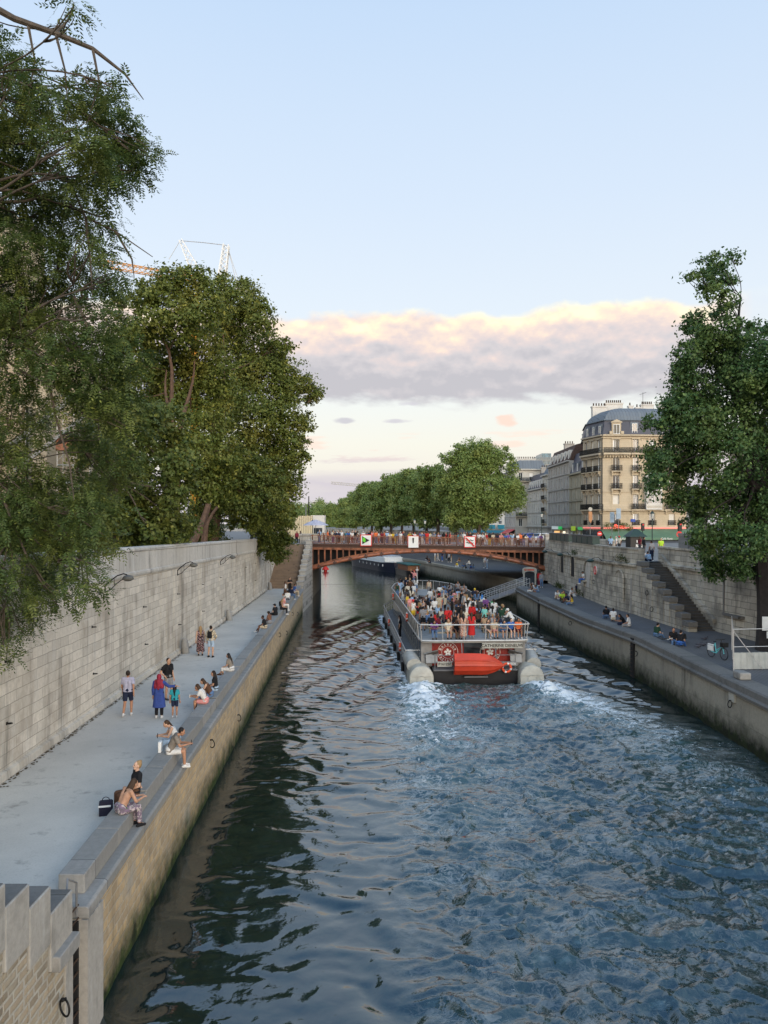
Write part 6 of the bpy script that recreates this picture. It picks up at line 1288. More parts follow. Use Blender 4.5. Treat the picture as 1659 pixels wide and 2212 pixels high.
hE = plain_house('town_house', 'cream house end with iron balcony closing the street behind the avenue tree', 35.0, 43.5, 213, 232, 24.4, [(21.5, 23.5), (18, 20.2), (15, 17), (12, 14), (9.2, 11.2)], 3, M['plaster_lt'], M['zinc']); balcony(hE, (35, 213), (1, 0), 4.2, 21.2, 8.3, .8); balcony(hE, (35, 213), (1, 0), 4.2, 11.9, 8.3, .8)
hF = plain_house('cafe_house', 'white café house with blue window awnings behind the bridge crowd', 31.4, 38, 250, 262, 17, [(13, 15), (9.7, 11.9)], 2, M['plaster_wh'], M['slate'])
M['blue_awn'] = plain('teal_awning', (.02, .17, .22), .8); b = MB()
for x in (32.5, 35.5): b.grid([[(x, 249.9, 9.5), (x + 2.2, 249.9, 9.5)], [(x, 248.6, 8.2), (x + 2.2, 248.6, 8.2)]])
b.grid([[(26, 249, 7.8), (44, 249, 7.8)], [(26, 245, 7.0), (44, 245, 7.0)]]); b.build('awning', M['blue_awn'], hF)
b = MB(); b.grid([[(36.0, 226, 8.9), (36.0, 213.2, 8.9)], [(33.2, 226, 7.4), (33.2, 213.2, 7.4)], [(33.2, 226, 6.9), (33.2, 213.2, 6.9)]]); b.build('red_awning', M['red'], hE)
plain_house('apartment_building', 'grey blue house with dark turret roof behind the café awning end', 56, 64, 158, 172, 13.5, [(10.2, 12)], 3, M['plaster_grey'], M['slate'], zt=4)
plain_house('apartment_building', 'cream apartment block glimpsed through the big tree crown', 66, 104, 138, 152, 25, [(21, 23.2), (17.6, 19.8), (14.2, 16.4), (10.8, 13)], 11, M['cream_x'], M['zinc'], zt=3.5)
tb_ = empty('glass_tower', (101, 500, ZG), 0, 'distant blue green glass tower block rising over the street roofs', 'building'); b = MB(); b.box(94.5, 104, 500, 520, ZG, 51); b.box(99, 104.8, 501, 521, 51, 53.5); b.build('glazing', M['glass_blue'], tb_); b = MB()
for i in range(13): b.box(94.5 + .78 * i, 94.75 + .78 * i, 499.7, 500, ZG, 51)
for i in range(12): b.box(94.5, 104, 499.75, 500, 16 + 3 * i, 16.3 + 3 * i)
b.build('mullions', M['plaster_grey'], tb_)
# lit shop signs on the street
b = MB()
for y0, y1, z0, z1, c, l, nm in ((172, 178.5, 8.75, 9.4, (.9, 1, .95), 'lit white shop fascia on the long grey town house', 0), (168.8, 171.8, 8.75, 9.4, (.05, .9, .2), 'lit green shop sign on the long grey town house', 0), (157, 160, 8.6, 9.5, (.55, .8, .05), 'lit yellow green shop sign on the yellowish town house', 0), (150.5, 154.5, 8.8, 9.4, (.1, .7, .2), 'lit green fascia sign on the yellowish town house', 0)):
    b = MB(); b.box(37.45, 37.62, y0, y1, z0, z1); b.thing('shop_sign', emitm('sign_light', tuple(.6 * v for v in c), .3), (37.5, (y0 + y1) / 2, z0), l, 'shop sign')
b = MB(); b.box(37.5, 37.6, 171, 176, 5.8, 8.4); b.build('lit_window', emitm('warm_window', (1, .55, .2), .6), hB); b = MB(); b.box(37.5, 37.6, 165.6, 167.6, 6.6, 8.4); b.build('lit_window', emitm('pale_window', (1, .85, .6), .9), hB)
# cathedral flank behind the trees, with scaffolding, and the cranes over it
cat_ = empty('cathedral', (-42, 95, 7.5), 0, 'pale stone cathedral flank glimpsed through the leaves at the picture edge', 'church'); M['cath'] = stone('cathedral_stone', (.48, .40, .29), (.43, .36, .26), 'xz', 1.0, .5)
b = MB(); ops = [(4 + 7 * i, 7.5 + 7 * i, 14, 24) for i in range(5)]; facade(b, (-75, 95), (1, 0), 40, 7.4, 30, ops, .8); b.box(-75, -35.2, 95.9, 110, 7.4, 30)
for i in range(6): b.box(-75 + 7 * i, -73.4 + 7 * i, 91, 95, 7.4, 26); b.box(-75 + 7 * i + .2, -73.6 + 7 * i, 92, 95, 26, 31)
b.build('wall', M['cath'], cat_); windows(cat_, (-75, 95), (1, 0), ops, ['wide'], .8)
b = MB(); b.box(-69, -53.5, 112, 126, 7.4, 55); [b.box(-69 + 4.5 * i, -67.6 + 4.5 * i, 110.8, 112, 7.4, 56) for i in range(4)]; b.build('tower', M['cath'], cat_); b = MB()
for i in range(3): b.plate((-66 + 4.5 * i, 111.95, 34), (1, 0, 0), (0, 0, 1), arch_pts(2.0, 20, 17), .3)
b.build('belfry_opening', M['void'], cat_)
sf = empty('scaffolding', (-32, 88, 7.5), 0, 'silver tube scaffolding tower against the cathedral flank behind leaves', 'scaffolding'); b = MB()
for ix in range(6):
    for iy in (0, 1): b.tube([(-36 + ix * 1.8, 88 + iy * 1.6, 7.5), (-36 + ix * 1.8, 88 + iy * 1.6, 24)], .05, 5)
for k in range(9):
    for iy in (0, 1): b.tube([(-36, 88 + iy * 1.6, 9 + k * 1.9), (-27, 88 + iy * 1.6, 9 + k * 1.9)], .04, 5)
    b.tube([(-36 + (k % 5) * 1.8, 88, 7.5 + k * 1.9), (-34.2 + (k % 5) * 1.8, 88, 9.4 + k * 1.9)], .04, 5)
b.build('tubes', M['rail'], sf); b = MB(); b.obox((-38.5, 87.5, 20.5), (11, .5, .5), 0, (0, R(-38), 0)); b.obox((-36.5, 87.5, 19), (10, .35, .35), 0, (0, R(-38), 0)); b.build('strut', M['rail_grey'], sf); b = MB(); b.box(-36, -33, 87.6, 89, 18.2, 19.6); b.build('brick_patch', M['copper'], sf)
def lattice(b, a, c, w0, w1, n=12, r=.06):
    a, c = Vector(a), Vector(c); t_ = (c - a).normalized(); s_ = t_.cross(V3(0, 1, 0)).normalized(); q_ = s_.cross(t_); prev = None
    for i in range(n + 1):
        p = a.lerp(c, i / n); w_ = w0 + (w1 - w0) * i / n; cs = [p + s_ * w_ * x + q_ * w_ * y for x, y in ((-.5, -.5), (.5, -.5), (.5, .5), (-.5, .5))]
        if prev:
            for k in range(4): b.tube([prev[k], cs[k]], r * 1.5, 4, False); b.tube([prev[k], cs[(k + 1) % 4]], r, 4, False)
        prev = cs
cr = empty('tower_crane', (-32, 140, 7.5), 0, 'white luffing crane masts with cable standing above the garden trees', 'crane'); b = MB(); lattice(b, P(440, 620, 140), P(390, 518, 140), 2.0, .5, 10, .06); lattice(b, P(476, 630, 140), P(489, 529, 140), 1.4, .9, 10, .08); b.tube([P(484, 700, 140), (-31, 140, 7.5)], 1.0, 6); b.build('mast', M['white'], cr)
b = MB(); b.tube([P(390, 520, 140), P(440, 524, 140), P(490, 530, 140)], .07, 5); b.tube([P(492, 535, 140), P(518, 615, 140)], .05, 5); b.tube([P(492, 535, 140), P(512, 615, 140)], .05, 5); b.tube([P(389, 520, 140), P(365, 560, 140)], .05, 5); b.build('cable', M['rail'], cr); b = MB(); b.box(*(lambda p: (p.x - 1.2, p.x + 1.2, 139, 141, p.z - .8, p.z + .8))(P(520, 627, 140))); b.build('counterweight', M['plaster_grey'], cr)
cy = empty('crane_jib', (-40, 128, 7.5), 0, 'yellow lattice crane jib showing just over the plane tree tops', 'crane'); b = MB(); lattice(b, P(225, 570, 128), P(440, 607, 128), 1.0, .9, 18, .05); b.build('jib', M['yellow'], cy); b = MB(); b.tube([P(420, 640, 128), (P(420, 640, 128).x, 128, 7.5)], .8, 6); b.build('mast', M['yellow'], cy)
cf = empty('crane_jib', (-35, 600, 7.5), 0, 'tiny distant red and white crane jib above the avenue trees', 'crane'); b = MB(); lattice(b, P(715, 1043, 600), P(800, 1051, 600), 1.6, 1.6, 14, .12); b.build('jib', M['cream'], cf); b = MB(); p = P(790, 1051, 600); b.tube([p, (p.x, p.y, 6)], .8, 5); b.build('mast', M['cream'], cf)
for x0, x1, yb, yt, y, l in ((676, 700, 1094, 1083, 700, 'distant flat roofed white building on the horizon'), (700, 718, 1094, 1088, 800, 'tiny distant cream building on the horizon beside the poles')):
    a, c = P(x0, yb, y), P(x1, yt, y); e = empty('distant_building', (a.x, y, 6), 0, l, 'building'); b = MB(); b.box(a.x, c.x, y, y + 20, 5, c.z); b.build('wall', M['plaster_wh'], e); b = MB(); [b.box(a.x, c.x, y - .2, y, a.z + .8 + k * 2.2, a.z + 1.6 + k * 2.2) for k in range(2)]; b.build('window_strip', M['glass'], e)
# ------------------------------------------------------------------ people
_used = set()
def uniq(fn, tries=60):
    for k in range(tries):
        l = fn(k)
        if l not in _used and len(l.split()) <= 16: break
    _used.add(l); return l
def seat_x(y, k=.53): return xe(y) - k
def on_seat(px, py, k=.53): q = G(px, py, 3.13); return (seat_x(q.y, k), q.y, 3.135)
GQ = 'people on the left footpath'
person(G(276.4, 1546, ZQ), R(4), 'walk', ('tshirt', 'lavender'), ('shorts', 'navy'), ('short', 'dark'), 'man in lavender polo shirt and dark shorts walking away beside the wall', GQ, 1.03, SKIN[2], 1)
wmn = person(G(343.8, 1551, ZQ), R(-2), 'hug', ('long', 'royal blue'), ('tunic', 'royal blue'), ('hijab', 'maroon'), 'woman in royal blue tunic and red headscarf with arm around a girl', GQ, .99, SKIN[1], 1)
q = link('trousers', pm('bottom', 'hug', 'trousers', 1), wmn); q.color = (.012, .012, .015, 1)
person(G(377.5, 1549.5, ZQ), R(3), 'stand', ('tshirt', 'teal'), ('shorts', 'navy'), ('long', 'black'), 'girl in teal top and navy shorts walking beside the woman in blue', GQ, .74, SKIN[2], 1)
person(G(363.6, 1511.6, ZQ), R(-125), 'hip', ('tshirt', 'black'), ('shorts', 'grey'), ('short', 'dark'), 'man in black t-shirt and grey shorts with dark rucksack facing the river', GQ, 1.04, SKIN[1], 1, 'dark grey', (('pack', 'black'), ('strap', 'black')))
person(G(433, 1416, ZQ), R(20), 'stand', ('tank', 'fl_dark'), ('dress', 'fl_dark'), ('long', 'fair'), 'woman in long dark floral dress with fair hair standing beside the man with rucksack', GQ, .98, SKIN[0], 1, 'black')
person(G(455.7, 1420, ZQ), R(-12), 'hip', ('long', 'check'), ('shorts', 'pale denim'), ('short', 'dark'), 'man in checked shirt, pale denim shorts and black rucksack standing by the wall', GQ, 1.04, SKIN[0], 1, 'black', (('pack', 'black'),))
GS = 'people sitting on the stone kerb seat'
person(on_seat(498, 1449), R(75), 'sit_cross', ('tshirt', 'taupe'), ('skirt', 'white'), ('long', 'black'), 'woman with long black hair and white skirt sitting alone on the kerb seat', GS, .97, SKIN[1], 1, 'brown')
person(on_seat(461, 1492), R(95), 'sit', ('tshirt', 'black'), ('shorts', 'pale denim'), ('long', 'dark'), 'woman in black top and pale denim shorts, farthest of three on the kerb seat', GS, .97, SKIN[1], 1)
person(on_seat(451, 1505), R(95), 'sit_hunch', ('tank', 'brown'), ('trousers', 'denim'), ('long', 'brown'), 'woman in brown top with long hair, middle of three on the kerb seat', GS, .97, SKIN[0], 1)
person(on_seat(440, 1519), R(88), 'sit_hunch', ('tshirt', 'white'), ('shorts', 'pink'), ('long', 'brown'), 'woman in white t-shirt reading a paper on the kerb seat', GS, .97, SKIN[2], 1, 'white', (('phone', 'white'), ('strap', 'brown')))
person(on_seat(381, 1604, .45), R(110), 'sit_hunch', ('tank', 'white'), ('trousers', 'pale denim'), ('pony', 'brown'), 'woman in white tank top and pale jeans sitting behind the man in taupe', GS, .97, SKIN[0], 1, 'white', (('phone', 'black'),))
person(on_seat(362, 1629, .42), R(-78), 'sit_hunch', ('tshirt', 'taupe'), ('shorts', 'white'), ('short', 'black'), 'man in taupe t-shirt and white shorts looking at a phone with feet on the ledge', GS, 1.03, SKIN[2], 2, 'white', (('phone', 'black'),))
person(on_seat(288, 1717, .50), R(125), 'sit_back', ('tshirt', 'black'), ('trousers', 'brown'), ('bun', 'fair'), 'woman in black t-shirt and brown trousers with tied fair hair facing the bare backed woman', GS, 1.0, SKIN[5], 2)
pw = person(on_seat(259, 1757, .50), R(-48), 'sit_hunch', None, ('trousers', 'fl_purple'), ('long', 'brown'), 'bare backed woman with long brown hair and purple floral trousers on the kerb seat', GS, 1.0, SKIN[1], 2, 'black')
q = link('halter_top', pm('top', 'sit_hunch', 'crop', 1), pw); q.color = (.17, .12, .17, 1); q.scale = (.82, .8, .60); q.location = (0, .075, .15)
p = G(229, 1760, ZQ); b = MB(); b.obox((p.x, p.y, ZQ + .17), (.34, .2, .34), .3); b.obox((p.x, p.y, ZQ + .35), (.30, .16, .03), .3); b.mat(1).obox((p.x, p.y - .105, ZQ + .25), (.3, .01, .05), .3); b.mat(0).torus((p.x, p.y, ZQ + .36), .1, .012, 'y', 12, 5); b.thing('shopping_bag', [plain('navy_bag', (.012, .012, .03), .7), M['white']], p, 'navy bag with white stripe on the footpath behind the bare backed woman', 'bag', bevel=.02)
p = Vector(on_seat(281, 1741, .5)); b = MB(); b.obox((p.x, p.y, 3.15), (.22, .16, .05), .4); b.mat(1).obox((p.x + .02, p.y, 3.19), (.12, .08, .03), .7); b.mat(0).lathe([(.03, 0), (.035, .1), (.03, .1)], (p.x - .15, p.y + .1, 3.13), 10); b.thing('food_box', [M['white'], M['buoy']], p, 'small open white food box between the two nearest seated women', 'food box')
p = Vector(on_seat(346, 1625, .75)); b = MB(); b.obox((p.x, p.y, 3.3), (.10, .24, .34), .1); b.thing('paper_bag', M['white'], (p.x, p.y, 3.13), 'small white paper bag behind the man in taupe', 'bag', bevel=.02)
for px, py, rz, ps, tp, bt, hr, l, k in ((570, 1357, 85, 'sit_stretch', ('tshirt', 'black'), ('shorts', 'beige'), ('short', 'black'), 'man in black t-shirt and beige shorts sitting sideways on the kerb seat', .5), (574, 1347, 60, 'sit', None, ('shorts', 'grey'), ('cap', 'black'), 'shirtless man in a black cap sitting behind the man in beige shorts', .45),
    (595, 1329, 55, 'sit', ('tshirt', 'black'), ('trousers', 'black'), ('hat', 'black'), 'person in black clothes and brimmed hat sitting on the kerb seat', .5), (609, 1317, -85, 'sit', ('tank', 'black'), ('trousers', 'black'), ('long', 'fair'), 'fair haired woman in black tank top facing the water from the kerb seat', .4), (613, 1309, -60, 'sit', ('tshirt', 'pink'), ('trousers', 'white'), ('cap', 'grey'), 'person in pink t-shirt seated behind the fair haired woman', .5),
    (608, 1303, 95, 'sit', ('tshirt', 'white'), ('trousers', 'black'), ('short', 'black'), 'young man in white t-shirt and black trousers turned to the footpath', .55), (623, 1296, 20, 'sit', ('tshirt', 'white'), ('trousers', 'navy'), ('bun', 'dark'), 'woman in white shirt with tied dark hair near the far stairs', .5), (634, 1287, -30, 'sit', ('long', 'navy'), ('trousers', 'denim'), ('short', 'dark'), 'man in navy jumper second from the end of the kerb seat', .5), (641, 1280, -60, 'sit', ('tshirt', 'blue'), ('trousers', 'beige'), ('short', 'brown'), 'person in bright blue shirt at the very end of the kerb seat', .45)):
    person(on_seat(px, py, k), R(rz), ps, tp, bt, hr, l, GS, 1.0, None, 1)
person(G(616, 1292, ZQ), R(-100), 'stand', ('tank', 'white'), ('skirt', 'brown'), ('long', 'brown'), 'woman in white top and brown skirt standing at the far end of the footpath', GQ, .98, None, 1)
person(G(626, 1284, ZQ), R(-140), 'cross', ('tshirt', 'black'), ('trousers', 'black'), ('short', 'dark'), 'man in black standing with folded arms at the far end of the footpath', GQ, 1.05, None, 1)
for px, y, sc_, tp, l in ((620, 103, 1.02, ('long', 'black'), 'tall person in black at the head of the far stairs'), (627.5, 102.6, .7, ('tshirt', 'dark grey'), 'small child in dark clothes at the head of the far stairs'), (641, 102.6, .98, ('long', 'maroon'), 'woman in dark dress with red top at the head of the far stairs'), (649, 104.5, 1.0, ('tshirt', 'brown'), 'person in brown behind the pier at the head of the far stairs')):
    person((P(px, 0, y).x, y, 7.46), R(rnd.uniform(60, 200)), 'walk', tp, ('trousers', 'black'), ('long', 'black'), l, 'people at the stair head', sc_)
# right quay
def c6(x, y): return ((1700 + x / 1.6014) * .60636, (1850 + y / 1.6014) * .60636)
GR_ = 'people on the right quay'
for x, y, z, rz, ps, tp, bt, hr, l in ((322, 408, 2.86, 95, 'sit', ('tshirt', 'white'), ('trousers', 'black'), ('short', 'grey'), 'grey haired man in white t-shirt seated on the quay edge by the gangway'), (313, 412, 2.86, 80, 'sit', ('tank', 'black'), ('trousers', 'white'), ('long', 'black'), 'woman in black top and white trousers seated on the quay edge by the gangway'), (346, 414, 2.86, 120, 'sit_hunch', ('tshirt', 'light blue'), ('shorts', 'denim'), ('long', 'brown'), 'woman in light blue top hunched on the quay edge by the gangway'),
    (352, 380, ZR, 30, 'stand', ('long', 'red'), ('trousers', 'maroon'), ('short', 'black'), 'person in red jacket standing beside the ticket arch'), (367, 389, ZR, 160, 'stand', ('long', 'grey'), ('trousers', 'denim'), ('hood', 'grey'), 'person in grey hooded top and jeans walking near the ticket arch'),
    (452, 452, 2.86, 200, 'sit_low', ('tshirt', 'white'), ('shorts', 'beige'), ('long', 'dark'), 'woman in white t-shirt in the picnic circle on the quay edge'), (484, 462, 2.86, 170, 'sit_low', ('tshirt', 'lime'), ('trousers', 'black'), ('short', 'black'), 'person in lime green t-shirt in the picnic circle on the quay edge'), (500, 458, 2.86, 140, 'sit_low', ('tank', 'green'), ('trousers', 'denim'), ('long', 'brown'), 'person in green vest beside the lime t-shirt in the picnic circle'), (520, 474, 2.86, 100, 'sit_low', ('tshirt', 'navy'), ('shorts', 'beige'), ('short', 'dark'), 'person in navy t-shirt in the picnic circle on the quay edge'), (542, 484, 2.86, 60, 'sit', ('tank', 'yellow'), ('trousers', 'denim'), ('long', 'black'), 'woman in yellow top and jeans with back turned at the picnic circle'),
    (530, 437, ZR, 230, 'sit_low', ('tshirt', 'white'), ('trousers', 'white'), ('short', 'black'), 'person all in white sitting on the quay paving behind the picnic circle'), (568, 431, ZR, 180, 'stand', ('tshirt', 'navy'), ('shorts', 'black'), ('short', 'dark'), 'boy in navy t-shirt standing at the retaining wall foot'), (588, 424, ZR, -60, 'wave', ('tshirt', 'yellow'), ('trousers', 'brown'), ('short', 'brown'), 'child in yellow shirt reaching up the retaining wall'), (670, 466, ZR, -80, 'wave', ('tshirt', 'black'), ('shorts', 'tan'), ('short', 'black'), 'small child in black shirt climbing at the retaining wall'),
    (738, 560, 2.86, 0, 'sit', ('tshirt', 'black'), ('trousers', 'denim'), ('short', 'black'), 'person in black t-shirt seated beside the man in white, watching upriver'), (776, 574, 2.86, -20, 'sit', ('tshirt', 'white'), ('shorts', 'beige'), ('short', 'dark'), 'man in white t-shirt seated facing the retaining wall'), (842, 602, 2.86, 85, 'sit_hunch', ('tshirt', 'black'), ('trousers', 'navy'), ('long', 'black'), 'person in black with face in hands on the quay edge'), (868, 612, 2.86, 60, 'sit', ('tshirt', 'white'), ('trousers', 'grey'), ('short', 'black'), 'man in white shirt and grey trousers on the quay edge beside one in black'),
    (1018, 668, 2.86, -65, 'sit_stretch', ('tshirt', 'dark green'), ('trousers', 'denim'), ('short', 'black'), 'man in dark green t-shirt looking at a phone on the quay edge'), (1118, 700, 2.86, 170, 'sit', ('tshirt', 'black'), ('trousers', 'denim'), ('short', 'dark'), 'man in black t-shirt facing this way beside the lying bicycle'), (1155, 716, 2.86, -40, 'sit_stretch', ('tshirt', 'black'), ('trousers', 'blue'), ('short', 'black'), 'man in black t-shirt and blue jeans seen from behind on the quay edge')):
    q = G(*c6(x, y), z); kid = 'child' in l or 'boy' in l
    person(q, R(rz), ps, tp, bt, hr, l, GR_, .66 if kid else 1.02, None, 1, 'white' if rnd.random() < .5 else 'black', (('phone', 'white'),) if 'phone' in l else ())
q = Vector((wx_(79.5) + .1, 79.6, 4.55)); b = MB(); b.box(q.x - .45, q.x + .2, 79.0, 80.2, 4.40, 4.54); b.thing('wall_ledge', M['right_wall'], q, 'small stone ledge jutting from the retaining wall under a seated figure', 'ledge')
person((q.x - .22, q.y, 4.545), R(95), 'sit', ('tshirt', 'white'), ('trousers', 'blue'), ('hat', 'black'), 'person in hat and blue jeans seated high on the wall ledge', GR_, 1.0, None, 1)
for dx_, y, tp, ps, hr, l in ((.4, 66.2, ('tshirt', 'light blue'), 'sit_low', ('short', 'black'), 'man in light blue shirt crouched at the stair head'), (.9, 67.2, ('tshirt', 'grey'), 'stand', ('short', 'dark'), 'man in grey t-shirt standing at the stair head')):
    person((21.6 + dx_, y, 7.0), R(20), ps, tp, ('trousers', 'navy'), hr, l, 'people at the quay stair head', 1.04, None, 1)
for px, y, tp, hr, l in ((1428, 74, ('tshirt', 'lime'), ('bald', 'grey'), 'man in bright yellow green t-shirt on the street by the grey boxes'), (1331, 84, ('tshirt', 'white'), ('short', 'grey'), 'person in white shirt leaning near the black kiosk'), (1338, 86, ('tshirt', 'cream'), ('cap', 'red'), 'person in cream shirt and red cap near the black kiosk'), (1319, 84, ('tshirt', 'light blue'), ('short', 'black'), 'person in light blue shirt between book boxes and kiosk'), (1391, 80, ('long', 'black'), ('short', 'black'), 'person in black jacket on the street right of the kiosk'), (1382, 82, ('tshirt', 'maroon'), ('long', 'brown'), 'woman in maroon top on the street right of the kiosk')):
    person((P(px, 0, y).x, y, 7.075), R(rnd.uniform(0, 360)), 'stand', tp, ('trousers', 'dark grey'), hr, l, 'people on the street', 1.03)
# quay beyond the bridge
def c3(x, y): return ((1450 + x / 3.016) * .60636, (1820 + y / 3.016) * .60636)
for x, y, ps, tp, bt, hr in ((300, 542, 'stand', 'white', 'beige', 'dark'), (331, 540, 'walk', 'cream', 'white', 'black'), (379, 541, 'stand', 'navy', 'blue', 'black'), (423, 520, 'stand', 'dark grey', 'black', 'dark'), (452, 552, 'walk', 'white', 'black', 'black'), (476, 555, 'stand', 'brown', 'beige', 'brown'), (250, 560, 'sit_low', 'black', 'navy', 'black'), (222, 525, 'sit_low', 'dark grey', 'black', 'black'), (570, 545, 'sit_low', 'brown', 'tan', 'brown'), (675, 573, 'sit_low', 'cream', 'white', 'black'), (548, 600, 'sit_hunch', 'yellow', 'white', 'dark'), (600, 622, 'sit_low', 'denim', 'beige', 'black'), (634, 618, 'sit_hunch', 'black', 'black', 'black'), (690, 632, 'sit', 'blue', 'white', 'black'), (716, 636, 'sit', 'light blue', 'white', 'dark'), (828, 615, 'stand', 'cream', 'grey', 'dark'), (862, 622, 'stand', 'white', 'light blue', 'black'), (835, 600, 'stand', 'lavender', 'grey', 'brown')):
    p = G(*c3(x, y), 2.78); st_ = 'sitting' if 'sit' in ps else 'standing'
    l = uniq(lambda k: f"person in {tp} top and {bt} {'trousers' if k % 2 == 0 else 'bottoms'} {st_} on quay below the arch")
    person(p, R(rnd.uniform(60, 200)), ps, ('tshirt', tp), ('trousers', bt), (rnd.choice(['short', 'long']), hr), l, 'people on the quay beyond the bridge', 1.03)
# crowd on the bridge
def c2(x): return (1050 + x / 3.687) * .60636
def c3x(x): return (1450 + x / 3.016) * .60636
bp_ = [(c2(325), 'light blue', 'black', 'grey', 1.2), (c2(507), 'cream', 'purple', 'fair', .6), (c2(535), 'navy', 'white', 'black', .6), (c2(580), 'navy', 'black', 'brown', .5), (c2(708), 'blue', 'brown', 'grey', .7), (c2(752), 'white', 'maroon', 'brown', .6), (c2(796), 'black', 'grey', 'black', 1.0), (c2(900), 'white', 'beige', 'white', .6), (c2(992), 'black', 'dark grey', 'dark', .6), (c2(1018), 'pink', 'black', 'brown', .8), (c2(1045), 'tan', 'brown', 'brown', 1.0), (c2(1066), 'orange', 'denim', 'brown', .6), (c2(1102), 'white', 'red', 'black', .6), (c2(1148), 'maroon', 'navy', 'black', .7), (c2(1215), 'light blue', 'denim', 'white', .6), (c2(1250), 'cream', 'beige', 'fair', .6), (c2(1290), 'yellow', 'brown', 'fair', .7), (c2(1330), 'denim', 'yellow', 'grey', .6), (c2(1390), 'white', 'white', 'white', .6), (c2(1452), 'dark grey', 'black', 'brown', .6), (c2(1575), 'white', 'black', 'red', .9),
       (c3x(215), 'red', 'orange', 'dark', .7), (c3x(288), 'grey', 'dark grey', 'grey', 1.2), (c3x(350), 'lavender', 'black', 'black', .9), (c3x(395), 'black', 'black', 'black', .6), (c3x(432), 'black', 'brown', 'black', .6), (c3x(612), 'white', 'beige', 'black', .6), (c3x(676), 'black', 'navy', 'black', 1.0), (c3x(722), 'white', 'black', 'dark', .8), (c3x(772), 'white', 'tan', 'brown', .6), (c3x(888), 'black', 'yellow', 'brown', .6), (c3x(925), 'beige', 'grey', 'dark', .6), (c3x(968), 'navy', 'brown', 'black', .6), (c3x(1010), 'pink', 'beige', 'grey', .6), (c3x(1060), 'blue', 'white', 'brown', .7), (c3x(1085), 'purple', 'tan', 'dark', .7), (c3x(1130), 'light blue', 'white', 'grey', .9), (c3x(1190), 'white', 'black', 'dark', .6), (c3x(1220), 'orange', 'navy', 'black', .8), (c3x(1282), 'cream', 'white', 'grey', .6), (c3x(1415), 'lavender', 'white', 'brown', .8), (c3x(1440), 'purple', 'navy', 'brown', .7)]
for i, (px, tp, bt, hr, dy) in enumerate(bp_):
    y = BY0 + dy; x = P(px, 0, y).x; ps = rnd.choice(['lean', 'stand', 'stand', 'hip', 'look']) if i != 20 else 'wave'; face = 180 if ps == 'lean' else rnd.choice([180, 170, 200, 150, 90, 10])
    sg_ = 'near the triangle sign' if px < 830 else ('near the white bar sign' if px < 955 else ('near the wave sign' if px < 1075 else 'near the street end'))
    hk = rnd.choice(['short', 'long', 'bob', 'pony']) if hr != 'white' else 'cap'
    l = uniq(lambda k: f"person in {tp} top and {bt} {['trousers', 'bottoms', 'clothes'][k % 3]} on bridge {sg_}")
    person((x, y, zd(x)), R(face), ps, ('tshirt', tp), ('trousers', bt), (hk, hr), l, 'people on the bridge', rnd.uniform(.95, 1.05))
for i in range(40):
    x = XL + 1 + 28.5 * (i + rnd.random()) / 40; px = CX + x * F / (BY0 + .8); tp, bt = rnd.choice(['white', 'black', 'navy', 'grey', 'light blue', 'red', 'cream', 'pink', 'denim', 'yellow', 'teal', 'brown']), rnd.choice(['black', 'navy', 'denim', 'beige', 'grey', 'white'])
    sg_ = 'near the triangle sign' if px < 830 else ('near the white bar sign' if px < 955 else ('near the wave sign' if px < 1075 else 'near the street end')); hr = rnd.choice(['black', 'brown', 'fair', 'dark', 'grey']); st_ = {}
    def mk(k): st_.update(t=rnd.choice(['white', 'black', 'navy', 'grey', 'red', 'cream', 'pink', 'denim', 'yellow', 'teal', 'brown']), h=rnd.choice(['black', 'brown', 'fair', 'grey'])); return f"{st_['h']} haired person in {st_['t']} top and {bt} bottoms on bridge {sg_}"
    l = uniq(mk); person((x, BY0 + rnd.uniform(.9, 2.2), zd(x)), R(rnd.choice([180, 160, 200, 90, -90, 20])), rnd.choice(['stand', 'hip', 'look', 'walk', 'phone', 'cross']), ('tshirt', st_['t']), ('trousers', bt), (rnd.choice(['short', 'long', 'bob', 'pony']), st_['h']), l, 'people on the bridge', rnd.uniform(.94, 1.05))
cols = [c for c in COL if c not in ('skin', 'mint', 'royal blue', 'taupe', 'lime')]
for i in range(26):
    y = BY0 + rnd.uniform(3, 17); x = rnd.uniform(XL + 1, XR - 1); tp, bt = rnd.choice(cols), rnd.choice(['black', 'navy', 'denim', 'beige', 'grey', 'white'])
    l = uniq(lambda k: f"pedestrian in {tp} top and {['black', 'navy', 'denim', 'beige', 'grey', 'white'][(k + i) % 6]} trousers crossing the bridge behind the crowd"); bt = [c for c in ('black', 'navy', 'denim', 'beige', 'grey', 'white') if f'and {c} trousers' in l][0]
    person((x, y, zd(x)), R(rnd.choice([90, -90, 80, -100])), 'walk', ('tshirt', tp), ('trousers', bt), (rnd.choice(['short', 'long', 'bob']), rnd.choice(['black', 'brown', 'dark'])), l, 'pedestrians crossing the bridge')
